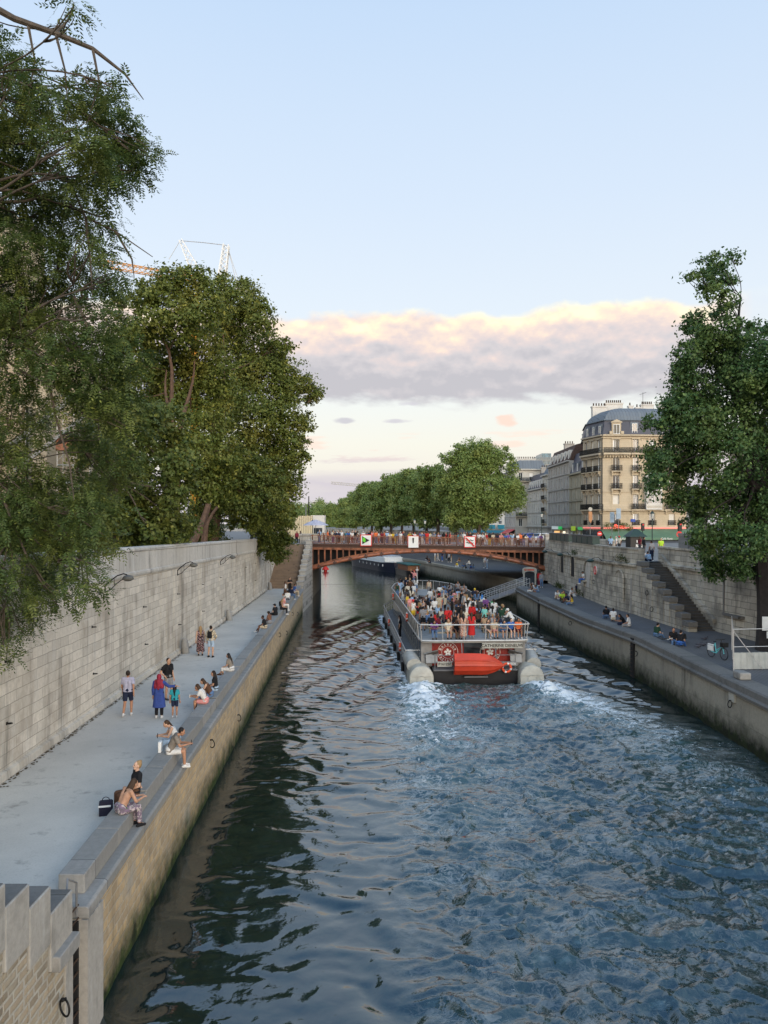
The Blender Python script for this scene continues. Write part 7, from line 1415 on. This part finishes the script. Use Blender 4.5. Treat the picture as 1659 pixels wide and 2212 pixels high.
# passengers
DZ = 2.702; spots = []
def c5(x, y): return ((1300 + x / 2.37) * .60636, (1980 + y / 2.37) * .60636)
GP = 'passengers on the upper deck of the sightseeing boat'
def passenger(lx, ly, ps, tp, bt, hr, l, rz=0, sc_=1.0, ex=(), z=DZ, sk=None):
    spots.append((lx, ly)); return person(bw_(lx, ly, z), BH + rz, ps, tp, bt, hr, l, GP, sc_, sk, 0, rnd.choice(['white', 'black', 'grey']), ex)
def deck_at(x, y, zh=1.66, sc_=1.0):
    px, py = c5(x, y); Y_ = (CZ - (DZ + zh * sc_)) * F / (py - HY); return boat_local((px - CX) * Y_ / F, Y_)
WH = ('x',)
for x, y, ps, tp, bt, hr, l, rz, sc_, ex in (
    (703, 435, 'stand', ('tshirt', 'red'), ('trousers', 'black'), ('bald', 'brown'), 'man in bright red t-shirt with black shoulder strap near the stern', 8, 1.08, (('strap', 'black'),)),
    (757, 480, 'hip', ('tank', 'black'), ('shorts', 'pink'), ('pony', 'brown'), 'woman in black top and pink shorts beside the man in red', 0, .98, ()), (815, 462, 'stand', ('tank', 'black'), ('dress', 'black'), ('long', 'brown'), 'woman in long black dress seen from behind near the stern', 4, 1.0, ()),
    (900, 485, 'stand', ('tshirt', 'red'), ('dress', 'red'), ('long', 'brown'), 'woman in crimson dress with long brown hair near the stern rail', -10, .99, ()), (866, 522, 'stand', ('tank', 'fl_tan'), ('dress', 'fl_tan'), ('long', 'black'), 'woman in tan floral dress right behind the stern rail', 5, .98, ()),
    (867, 378, 'stand', ('tank', 'white'), ('dress', 'white'), ('long', 'dark'), 'woman in long white dress with dark hair amid the deck', -4, 1.0, ()), (838, 418, 'stand', ('long', 'white'), ('trousers', 'white'), ('long', 'black'), 'woman in white shirt with long black hair beside the white dress', 20, .97, ()), (910, 362, 'stand', ('tshirt', 'white'), ('trousers', 'beige'), ('short', 'black'), 'man in white t-shirt with black rucksack and beige trousers', 0, 1.03, (('pack', 'black'),)),
    (487, 370, 'hip', ('tank', 'grey'), ('dress', 'grey'), ('bun', 'dark'), 'woman in grey dress with tied hair standing toward the boat side', -15, .99, ()), (370, 374, 'stand', ('tank', 'white'), ('shorts', 'yellow'), ('cap', 'red'), 'man in white vest, yellow shorts and red cap at the side rail', 30, 1.03, ()), (315, 325, 'stand', ('tshirt', 'yellow'), ('trousers', 'denim'), ('short', 'black'), 'person in yellow t-shirt at the side rail', 60, 1.0, ()), (335, 345, 'stand', ('tshirt', 'pink'), ('trousers', 'beige'), ('short', 'dark'), 'man in pink t-shirt at the side rail', 40, 1.02, ()),
    (553, 280, 'look', ('tshirt', 'white'), ('trousers', 'denim'), ('short', 'dark'), 'man in white t-shirt and jeans standing beside the glass canopy', -20, 1.04, ()), (392, 275, 'stand', ('tshirt', 'cream'), ('trousers', 'black'), ('long', 'black'), 'woman in cream top and black trousers beside the glass canopy', 10, .98, ()), (817, 293, 'stand', ('tank', 'black'), ('dress', 'black'), ('bun', 'brown'), 'woman in strappy black dress with tied hair at mid deck', -20, 1.02, ()), (625, 298, 'look', ('tshirt', 'red'), ('trousers', 'denim'), ('long', 'black'), 'woman in red t-shirt and jeans at mid deck', 60, .97, ()), (665, 295, 'hip', ('tshirt', 'grey'), ('trousers', 'denim'), ('short', 'grey'), 'man in grey t-shirt and jeans at mid deck', 0, 1.05, ()), (640, 358, 'stand', ('tshirt', 'orange'), ('trousers', 'orange'), ('short', 'brown'), 'small child dressed in orange at mid deck', 0, .68, ()),
    (925, 277, 'look', ('tshirt', 'navy'), ('trousers', 'navy'), ('cap', 'yellow'), 'man in navy with pale cap at the far side rail', -40, 1.05, ()), (1083, 367, 'look', ('tshirt', 'green'), ('shorts', 'beige'), ('short', 'brown'), 'person in bright green t-shirt at the quay side rail', -60, 1.0, ()), (1232, 437, 'lean', ('long', 'white'), ('trousers', 'white'), ('cap', 'white'), 'man in white sweater and cap leaning on the quay side rail', 60, 1.05, ()), (1010, 428, 'look', ('tshirt', 'mint'), ('trousers', 'black'), ('short', 'brown'), 'person in mint t-shirt among the seated rows', -50, .98, ()), (1145, 405, 'lean', ('tshirt', 'dark grey'), ('trousers', 'denim'), ('short', 'tan'), 'man in dark grey t-shirt leaning at the quay side rail', -70, 1.02, ()), (990, 335, 'stand', ('long', 'white'), ('trousers', 'grey'), ('hood', 'blue'), 'person with blue hood and white top by the quay side rail', -30, 1.0, ()), (1020, 350, 'stand', ('tshirt', 'purple'), ('trousers', 'black'), ('short', 'black'), 'person in purple t-shirt by the quay side rail', -30, 1.02, ()), (965, 365, 'stand', ('long', 'dark grey'), ('trousers', 'black'), ('short', 'black'), 'person in dark grey jacket behind the rucksack man', 0, 1.0, ()), (1080, 425, 'stand', ('tshirt', 'white'), ('trousers', 'grey'), ('long', 'black'), 'woman in white t-shirt and grey trousers by the quay side rail', -30, .97, ()), (790, 405, 'stand', ('tshirt', 'black'), ('trousers', 'navy'), ('short', 'dark'), 'man in black t-shirt and navy trousers at mid deck', 10, 1.02, ()), (515, 355, 'stand', ('tshirt', 'black'), ('trousers', 'tan'), ('short', 'grey'), 'man in black t-shirt and tan trousers beside the grey dress', 20, 1.02, ())):
    lx, ly = deck_at(x, y, 1.66, sc_); lx = max(-3.2, min(3.2, lx)); passenger(lx, max(ly, 1.2), ps, tp, bt, hr, l, R(rz), sc_, ex); _used.add(l)
passenger(-.6, 38.2, 'wave', ('tshirt', 'pink'), ('trousers', 'denim'), ('cap', 'red'), 'man in pink shirt and red cap standing highest at the bow', R(150), 1.05, (), DZ + .45)
b = MB(); b.box(-.42, .42, -.3, .3, 0, .45); b.build('bow_locker', M['rail_grey'], boat, False, False).location = (-.6, 38.2, DZ)
for i, (lx, tp, bt, hr, l) in enumerate(((-2.55, ('tshirt', 'purple'), ('trousers', 'denim'), ('long', 'dark'), 'woman in purple t-shirt and jeans at the stern bench end'), (-1.62, ('tshirt', 'cream'), ('shorts', 'cream'), ('long', 'fair'), 'fair haired woman in cream clothes on the stern bench'), (-1.1, ('tank', 'black'), ('shorts', 'black'), ('long', 'brown'), 'woman in black vest and shorts on the stern bench'), (.95, ('tank', 'dark grey'), ('shorts', 'grey'), ('long', 'black'), 'woman in dark grey vest on the stern bench'), (1.4, ('tshirt', 'beige'), ('shorts', 'pink'), ('short', 'brown'), 'person in beige t-shirt and pink shorts on the stern bench'), (1.95, ('tshirt', 'denim'), ('shorts', 'denim'), ('long', 'dark'), 'woman in denim blue clothes on the stern bench'), (2.5, ('tshirt', 'blue'), ('shorts', 'navy'), ('short', 'black'), 'man in blue t-shirt and navy shorts on the stern bench'), (3.0, ('tshirt', 'orange'), ('shorts', 'maroon'), ('short', 'dark'), 'person in orange t-shirt at the quay side end of the stern bench'))):
    passenger(lx, 1.75, rnd.choice(['sit', 'sit_cross', 'sit_hunch']), tp, bt, hr, l, R(180 + rnd.uniform(-12, 12)), rnd.uniform(.95, 1.04), (), DZ + .42); _used.add(l)
tops = ['white', 'black', 'navy', 'grey', 'light blue', 'beige', 'cream', 'pink', 'dark grey', 'white', 'black', 'brown', 'maroon', 'navy', 'dark grey', 'black', 'tan', 'lavender', 'white', 'denim', 'red', 'dark green']; bots = ['black', 'navy', 'denim', 'beige', 'grey', 'white', 'dark grey', 'black']; hairs = ['black', 'brown', 'dark', 'black', 'dark', 'fair', 'brown']
def rand_passenger(lx, ly, seated):
    if any((lx - a) ** 2 + (ly - c) ** 2 < (.40 if seated else .44) ** 2 for a, c in spots): return
    if abs(lx + 1.2) < 1.3 and 19.5 < ly < 30.5 and not seated: return
    zone = 'toward the stern' if ly < 10 else ('at mid deck' if ly < 20 else ('ahead of mid deck' if ly < 30 else 'toward the bow')); side = 'river side' if lx < -1.1 else ('quay side' if lx > 1.1 else 'centre')
    st_ = {}
    def mk(k): st_.update(t=rnd.choice(tops), b=rnd.choice(bots), h=rnd.choice(hairs)); return f"{st_['h']} haired passenger in {st_['t']} top, {st_['b']} bottoms {'seated' if seated else 'standing'} {side} {zone}"
    l = uniq(mk); ps = rnd.choice(['sit', 'sit_hunch', 'sit_cross', 'sit']) if seated else rnd.choice(['stand', 'stand', 'hip', 'look', 'phone', 'cross', 'wave'])
    passenger(lx, ly, ps, (rnd.choice(['tshirt', 'tshirt', 'tank', 'long']), st_['t']), (rnd.choice(['trousers', 'shorts', 'shorts']), st_['b']), (rnd.choice(['short', 'long', 'bob', 'pony', 'bun', 'cap', 'short']), st_['h']), l, R(rnd.choice([0, 0, 15, -20, 70, -70, 180 if not seated else 10])), rnd.uniform(.93, 1.05), (('phone', 'black'),) if ps == 'phone' else (), DZ + (.42 if seated else 0))
for bx0, by0 in BENCH[2:]:
    for k in (-.62, 0, .62):
        if rnd.random() < .93 and not (19.5 < by0 < 31 and bx0 < 0): rand_passenger(bx0 + k, by0, True)
for _ in range(26): rand_passenger(rnd.choice([-1, 1]) * rnd.uniform(2.75, 3.25), rnd.uniform(3, 31), False)
for _ in range(30): rand_passenger(rnd.uniform(-2.6, 2.9), rnd.uniform(2.8, 20), False)
for _ in range(24): rand_passenger(rnd.uniform(-2.3, 2.6), rnd.uniform(20, 37.5), False)
for lx, ly, l, tp in ((-3.9, 14, 'person in dark clothes on the lower side walkway of the boat', 'black'), (-3.85, 15.2, 'person in white shirt on the lower side walkway of the boat', 'white')):
    person(bw_(lx, ly, .952), BH + R(70), 'stand', ('tshirt', tp), ('trousers', 'black'), ('long', 'black'), l, 'people on the lower walkway')
# ------------------------------------------------------------------ street furniture, vehicles and small things
def street_lamp(p, hgt, label, grp='street lamps by the bridge'):
    e = empty('street_lamp', p, 0, label, 'street lamp', grp); b = MB(); b.lathe([(.16, 0), (.16, .3), (.09, .5), (.06, 1.0), (.045, hgt - .75), (.09, hgt - .7), (.05, hgt - .62)], seg=10); b.build('post', M['bottlegreen'], e, True, False)
    b = MB(); b.lathe([(.10, hgt - .62), (.20, hgt - .18), (.19, hgt - .14)], seg=6); b.build('lantern', plain('frosted_glass', (.55, .55, .5), .3), e, False, False); b = MB(); b.lathe([(.24, hgt - .15), (.1, hgt + .02), (.04, hgt + .06), (.03, hgt + .16)], seg=8); b.build('lantern_cap', M['bottlegreen'], e, False, False)
for px, y, yt, l in ((895.5, 123.6, 1122, 'farther of the paired street lamps over the bridge middle'), (918, 122.5, 1123, 'nearer street lamp of the pair over the bridge middle'), (675, 125, 1124, 'street lamp beside the white hut at the bridge end'), (1170, 118, 1108, 'tall street lamp rising before the pale town houses'), (1409, 76, 1106, 'thin tall lamp post rising in front of the green awning')):
    x = P(px, 0, y).x; z0 = zd(x) if px < 1100 else 7.06; street_lamp((x, y, z0), CZ - (yt - HY) * y / F - z0, l)
def car(p, rz, body, label, van=False):
    e = empty('parked_car', p, rz, label, 'car', 'cars at the bridge end'); m_ = body; L, W = 4.3, 1.75
    prof = [(-2.15, .35), (2.15, .35), (2.18, .62), (2.05, .82), (1.1, .95), (.45, 1.42), (-1.2, 1.46), (-1.95, 1.0), (-2.15, .85)]
    b = MB(); b.grid([[(x, y * (1 - .12 * (z > 1.1)), z) for x, z in prof] for y in (-W / 2, -W / 2 + .12, W / 2 - .12, W / 2)], False); rows = [[(x, y, z) for x, z in prof] for y in (-W / 2, W / 2)]; b = MB(); b.grid([[(x, s_ * (W / 2 - (.14 if z > 1.1 else 0) - k), z - (0 if k == 0 else 0)) for x, z in prof] for s_, k in ((-1, .0), (1, .0))], True, True); b.build('body', m_, e, False, False, .05)
    b = MB()
    for s_ in (-1, 1): b.plate((-.05, s_ * (W / 2 - .055) - (.015 if s_ < 0 else -.0), 0), (1, 0, 0), (0, 0, 1), [(-1.5, 1.0), (.9, 1.0), (.45, 1.36), (-1.1, 1.38)], .015 * -1)
    b.build('side_window', M['glass'], e, False, False)
    b = MB(); b.face([(1.08, -.7, .985), (1.08, .7, .985), (.5, .62, 1.40), (.5, -.62, 1.40)]); b.build('windscreen', M['glass'], e, False, False)
    for x in (-1.35, 1.35):
        for s_ in (-1, 1): b = MB(); b.tube([(x, s_ * .70, .32), (x, s_ * .9, .32)], .32, 18); b.mat(1).tube([(x, s_ * .9, .32), (x, s_ * .91, .32)], .19, 12); b.build('wheel', [M['black'], M['rail_grey']], e, False, False)
    for s_ in (-.6, .6): b = MB(); b.ell((2.16, s_, .68), .05, .16, .09, 10, 6); b.build('headlight', HL, e, True, False)
HL = emitm('headlight_glow', (1, .97, .95), 6)
for px, y, bd, l, rz in ((1135, 128, plain('blue_car_paint', (.03, .05, .28), .3), 'blue car with bright headlights turning at the bridge end', 200), (1163, 129, plain('white_car_paint', (.6, .6, .6), .3), 'white car behind the blue car at the bridge end', 195), (1178, 131, plain('silver_car_paint', (.4, .4, .41), .3, .3), 'silver car near the lit shop front', 190), (1194, 133, M['black'], 'dark car passing before the town houses', 185)):
    car((P(px, 0, y).x, y, 7.07), R(rz + 30), bd, l)
# kiosk with white graffiti
p = P(1372, 0, 88); e = empty('street_kiosk', (p.x, 88, 7.06), R(10), 'black street kiosk with pointed roof and white graffiti by the parapet', 'kiosk')
b = MB(); b.box(-1.5, 1.5, -1, 1, 0, 2.15); b.build('body', M['black'], e, False, False, .03); b = MB(); b.grid([[(-1.9, -1.35, 2.15), (1.9, -1.35, 2.15), (1.9, 1.35, 2.15), (-1.9, 1.35, 2.15)], [(-1.7, -1.2, 2.35), (1.7, -1.2, 2.35), (1.7, 1.2, 2.35), (-1.7, 1.2, 2.35)], [(-.3, -.2, 3.3), (.3, -.2, 3.3), (.3, .2, 3.3), (-.3, .2, 3.3)]], True, True); b.build('roof', M['bottlegreen'], e, False, False)
e.scale = (.56, .56, .76)
text(e, 'KIFF', .55, (.3, -1.02, 1.45), M['white'], shear=-.2, name='graffiti', bold=.02); text(e, 'NEGE', .6, (.35, -1.02, .85), M['white'], shear=.1, name='graffiti', bold=.025)
def pole_sign(p, hgt, label, kind):
    e = empty('road_sign', p, 0, label, 'road sign', 'road signs on the street'); b = MB(); b.tube([(0, 0, 0), (0, 0, hgt)], .035, 6); b.build('pole', M['rail_grey'], e, True, False)
    if kind == 'no': b = MB(); b.tube([(0, -.05, hgt), (0, -.08, hgt)], .29, 22); b.build('disc', M['red'], e, False, False); b = MB(); b.box(-.19, .19, -.10, -.078, hgt - .045, hgt + .045); b.build('bar', M['white'], e, False, False)
    if kind == 'plate': b = MB(); b.box(-.27, .27, -.06, -.03, hgt - 1.3, hgt); b.build('board', plain('pale_blue_board', (.3, .38, .46), .5), e, False, False)
    if kind == 'dir': b = MB(); b.tube([(0, -.03, hgt - .1), (0, -.07, hgt - .1)], .24, 18); b.build('disc', M['cream'], e, False, False); b = MB(); b.plate((0, -.05, hgt - .5), (1, 0, 0), (0, 0, 1), [(-.22, .1), (-.18, -1.0), (.05, -1.3), (.26, -.8), (.2, .1)], .03); b.build('arrow_board', plain('orange_board', (.45, .22, .10), .6), e, False, False)
for px, y, yt, k, l in ((1295, 96, 1153, 'no', 'red no entry sign left of the kiosk'), (1467, 78, 1154, 'no', 'red no entry sign below the traffic light by the grey boxes'), (1336, 98, 1098, 'plate', 'tall pale blue board on a pole before the café sign'), (1322, 99, 1106, 'plate', 'short pale board on a pole beside the taller blue board'), (1275, 97, 1098, 'dir', 'orange arrow shaped board and cream disc on a pole by the book boxes')):
    x = P(px, 0, y).x; pole_sign((x, y, 7.06), CZ - (yt - HY) * y / F - 7.06, l, k)
for px, y, yt, l in ((1468, 79, 1128, 'traffic light above the no entry sign near the grey boxes'), (1388, 95, 1130, 'traffic light on a dark pole right of the kiosk roof')):
    x = P(px, 0, y).x; zt = CZ - (yt - HY) * y / F; e = empty('traffic_light', (x, y, 7.06), 0, l, 'traffic light'); b = MB(); b.tube([(0, 0, 0), (0, 0, zt - 7.06)], .05, 6); b.build('pole', M['bottlegreen'], e, True, False); b = MB(); b.box(-.17, .17, -.25, .1, zt - 7.96, zt - 7.06); b.build('signal_head', M['black'], e, False, False, .03); b = MB(); b.tube([(0, -.25, zt - 7.25), (0, -.29, zt - 7.25)], .1, 12); b.build('lens', M['red'], e, True, False)
# awning and stall at the far left end of the bridge, hoarding and hut
e = empty('site_hoarding', (-14, 140, 7.4), 0, 'cream ribbed site hoarding beyond the far stairs', 'hoarding'); a, c = P(585, 0, 138).x, P(676, 0, 138).x; b = MB(); n = 46
b.grid([[(a + (c - a) * i / n, 138 + (.12 if i % 2 else 0), z) for i in range(n + 1)] for z in (7.2, 11.4)]); o = b.build('ribbed_panel', plain('cream_sheet', (.52, .45, .31), .7, var=.12), e); o.modifiers.new('s', 'SOLIDIFY').thickness = .05
a, c = P(672, 0, 139).x, P(701, 0, 139).x; e = empty('site_hut', ((a + c) / 2, 141, 7.3), 0, 'white site hut at the end of the cream hoarding', 'hut'); b = MB(); b.box(a, c, 139, 142, 7.2, 11.5); b.build('wall', M['plaster_wh'], e); b = MB(); b.box(a + .5, c - .4, 138.95, 139, 8.2, 9.3); b.build('window', M['glass'], e)
e = empty('stall_parasol', (P(682, 0, 121).x, 121, zd(-9)), 0, 'pale lilac parasol over a small stall at the bridge end', 'parasol'); b = MB(); b.lathe([(2.0, 2.3), (1.2, 2.75), (.1, 3.15), (.05, 3.2)], seg=8); b.build('canopy', plain('lilac_cloth', (.42, .42, .5), .8), e, False, False); b = MB(); b.tube([(0, 0, 0), (0, 0, 2.9)], .04, 6); b.build('pole', M['rail_grey'], e, False, False)
b = MB(); x = P(682, 0, 121).x; b.box(x - .8, x + 1.0, 120.2, 121.6, zd(x), zd(x) + .95); b.box(x - .9, x + 1.1, 120.1, 121.7, zd(x) + .95, zd(x) + 1.02); b.thing('market_stall', M['cream'], (x, 121, zd(x)), 'small cream counter under the lilac parasol', 'stall')
for px, yt, l in ((667, 1072, 'tall dark flagless pole above the cream hoarding'), (661, 1092, 'slim pale pole left of the tall dark pole')):
    y = 150; x = P(px, 0, y).x; b = MB(); b.tube([(x, y, 7.2), (x, y, CZ - (yt - HY) * y / F)], [.16, .1], 6); b.thing('pole', M['iron'] if yt < 1090 else M['rail_grey'], (x, y, 7.2), l, 'pole')
# bicycles
def bicycle(p, rz, label, frame, lying=False):
    e = empty('bicycle', p, rz, label, 'bicycle', 'bicycles on the right quay')
    if lying: e.rotation_euler = (R(80), 0, rz)
    for x in (-.52, .55):
        b = MB(); b.torus((x, 0, .34), .32, .022, 'y', 26, 6)
        for k in range(8): a = math.pi * k / 4; b.tube([(x, 0, .34), (x + .31 * math.cos(a), 0, .34 + .31 * math.sin(a))], .005, 4)
        b.build('wheel', M['black'], e, True, False)
    b = MB()
    for a, c in (((-.52, 0, .34), (-.08, 0, .30)), ((-.08, 0, .30), (-.2, 0, .85)), ((-.2, 0, .8), (-.52, 0, .34)), ((-.08, 0, .30), (.38, 0, .78)), ((-.1, 0, .45), (.36, 0, .70)), ((.36, 0, .95), (.55, 0, .34))): b.tube([a, c], .026, 7)
    b.build('frame', frame, e, True, False); b = MB(); b.tube([(.34, 0, .95), (.33, 0, 1.08)], .02, 6); b.tube([(.25, -.3, 1.1), (.35, -.12, 1.1), (.35, .12, 1.1), (.25, .3, 1.1)], .017, 6); b.build('handlebar', M['black'], e, True, False)
    b = MB(); b.ell((-.22, 0, .92), .14, .07, .035, 10, 6); b.build('saddle', M['black'], e, True, False); b = MB(); b.box(.42, .72, -.17, .17, .72, .98); b.build('basket', M['black'], e, False, False, .02); b = MB(); b.box(-.78, -.28, -.03, .03, .68, .74); b.box(-.8, -.3, -.03, -.01, .38, .66); b.build('mudguard', M['white'], e, False, False)
q = G(*c6(1370, 795), ZR); bicycle(q, R(-75), 'turquoise hire bicycle with black basket standing near the white fence', plain('turquoise_paint', (.12, .5, .52), .4))
q = G(*c6(1078, 690), 2.86); bicycle(q + V3(0, 0, .12), R(40), 'dark bicycle lying on the paving beside the seated men', M['black'], True)
for i, (x, y) in enumerate(((1270, 722), (1293, 724), (1262, 735), (1300, 690))):
    q = G(*c6(x, y), ZR); b = MB(); b.ell((q.x, q.y, ZR + .12), .16, .08, .085, 10, 6); b.ell((q.x + .14, q.y, ZR + .24), .045, .04, .045, 8, 6); b.tube([(q.x - .1, q.y, ZR + .12), (q.x - .28, q.y, ZR + .1)], [.06, .02], 6); b.tube([(q.x, q.y - .03, ZR), (q.x, q.y - .03, ZR + .08)], .012, 4); b.tube([(q.x, q.y + .03, ZR), (q.x, q.y + .03, ZR + .08)], .012, 4); b.tube([(q.x + .17, q.y, ZR + .235), (q.x + .21, q.y, ZR + .22)], [.014, .004], 4)
    b.thing('pigeon', plain('pigeon_grey', (.06, .06, .075), .6), (q.x, q.y, ZR), 'small dark pigeon pecking on the cobbles between the bicycle and stairs', 'pigeon', 'pigeons on the cobbles', True)
# white fence and tree notices
e = empty('site_fence', (17.5, 38, ZR), 0, 'white ribbed site fence with wire panels around the big tree foot', 'fence'); a = G(*c6(1462, 862), ZR); c = Vector((24.2, a.y + .6, ZR)); b = MB(); n = 40
b.grid([[tuple(a.lerp(c, i / n) + V3(0, .05 if i % 2 else 0, z)) for i in range(n + 1)] for z in (.05, .9)]); o = b.build('ribbed_panel', plain('white_sheet', (.42, .43, .40), .6, var=.15), e); o.modifiers.new('s', 'SOLIDIFY').thickness = .03
b = MB()
for i in range(4): q = a.lerp(c, i / 3); b.tube([q, q + V3(0, 0, 2.1)], .03, 6)
for z in (1.2, 2.1): b.tube([a + V3(0, 0, z), c + V3(0, 0, z)], .02, 5)
d_ = G(*c6(1452, 745), ZR)
for i in range(3): q = a.lerp(d_, i / 2); b.tube([q, q + V3(0, 0, 2.0)], .025, 6)
b.tube([a + V3(0, 0, 2.0), d_ + V3(0, 0, 2.0)], .02, 5); b.tube([a + V3(0, 0, 2.0), a + V3(1.4, -.2, 0.1)], .025, 5); b.build('fence_tubes', M['rail'], e, True)
b = MB(); b.box(TR.x - .75, TR.x - .15, TR.y - .95, TR.y - .92, ZR + 1.3, ZR + 2.1); b.box(TR.x - .5, TR.x - .1, TR.y - .97, TR.y - .94, ZR + .85, ZR + 1.25); b.thing('notice', M['white'], (TR.x, TR.y - .9, ZR + 1.5), 'pale paper notices pinned on the big tree trunk', 'notice')
b = MB(); b.box(16.75, 17.3, 37.6, 38.4, 2.86, 3.2); b.thing('stone_block', M['coping'], (17, 38.4, 2.86), 'grey stone block on the quay edge below the white fence', 'block', bevel=.06)
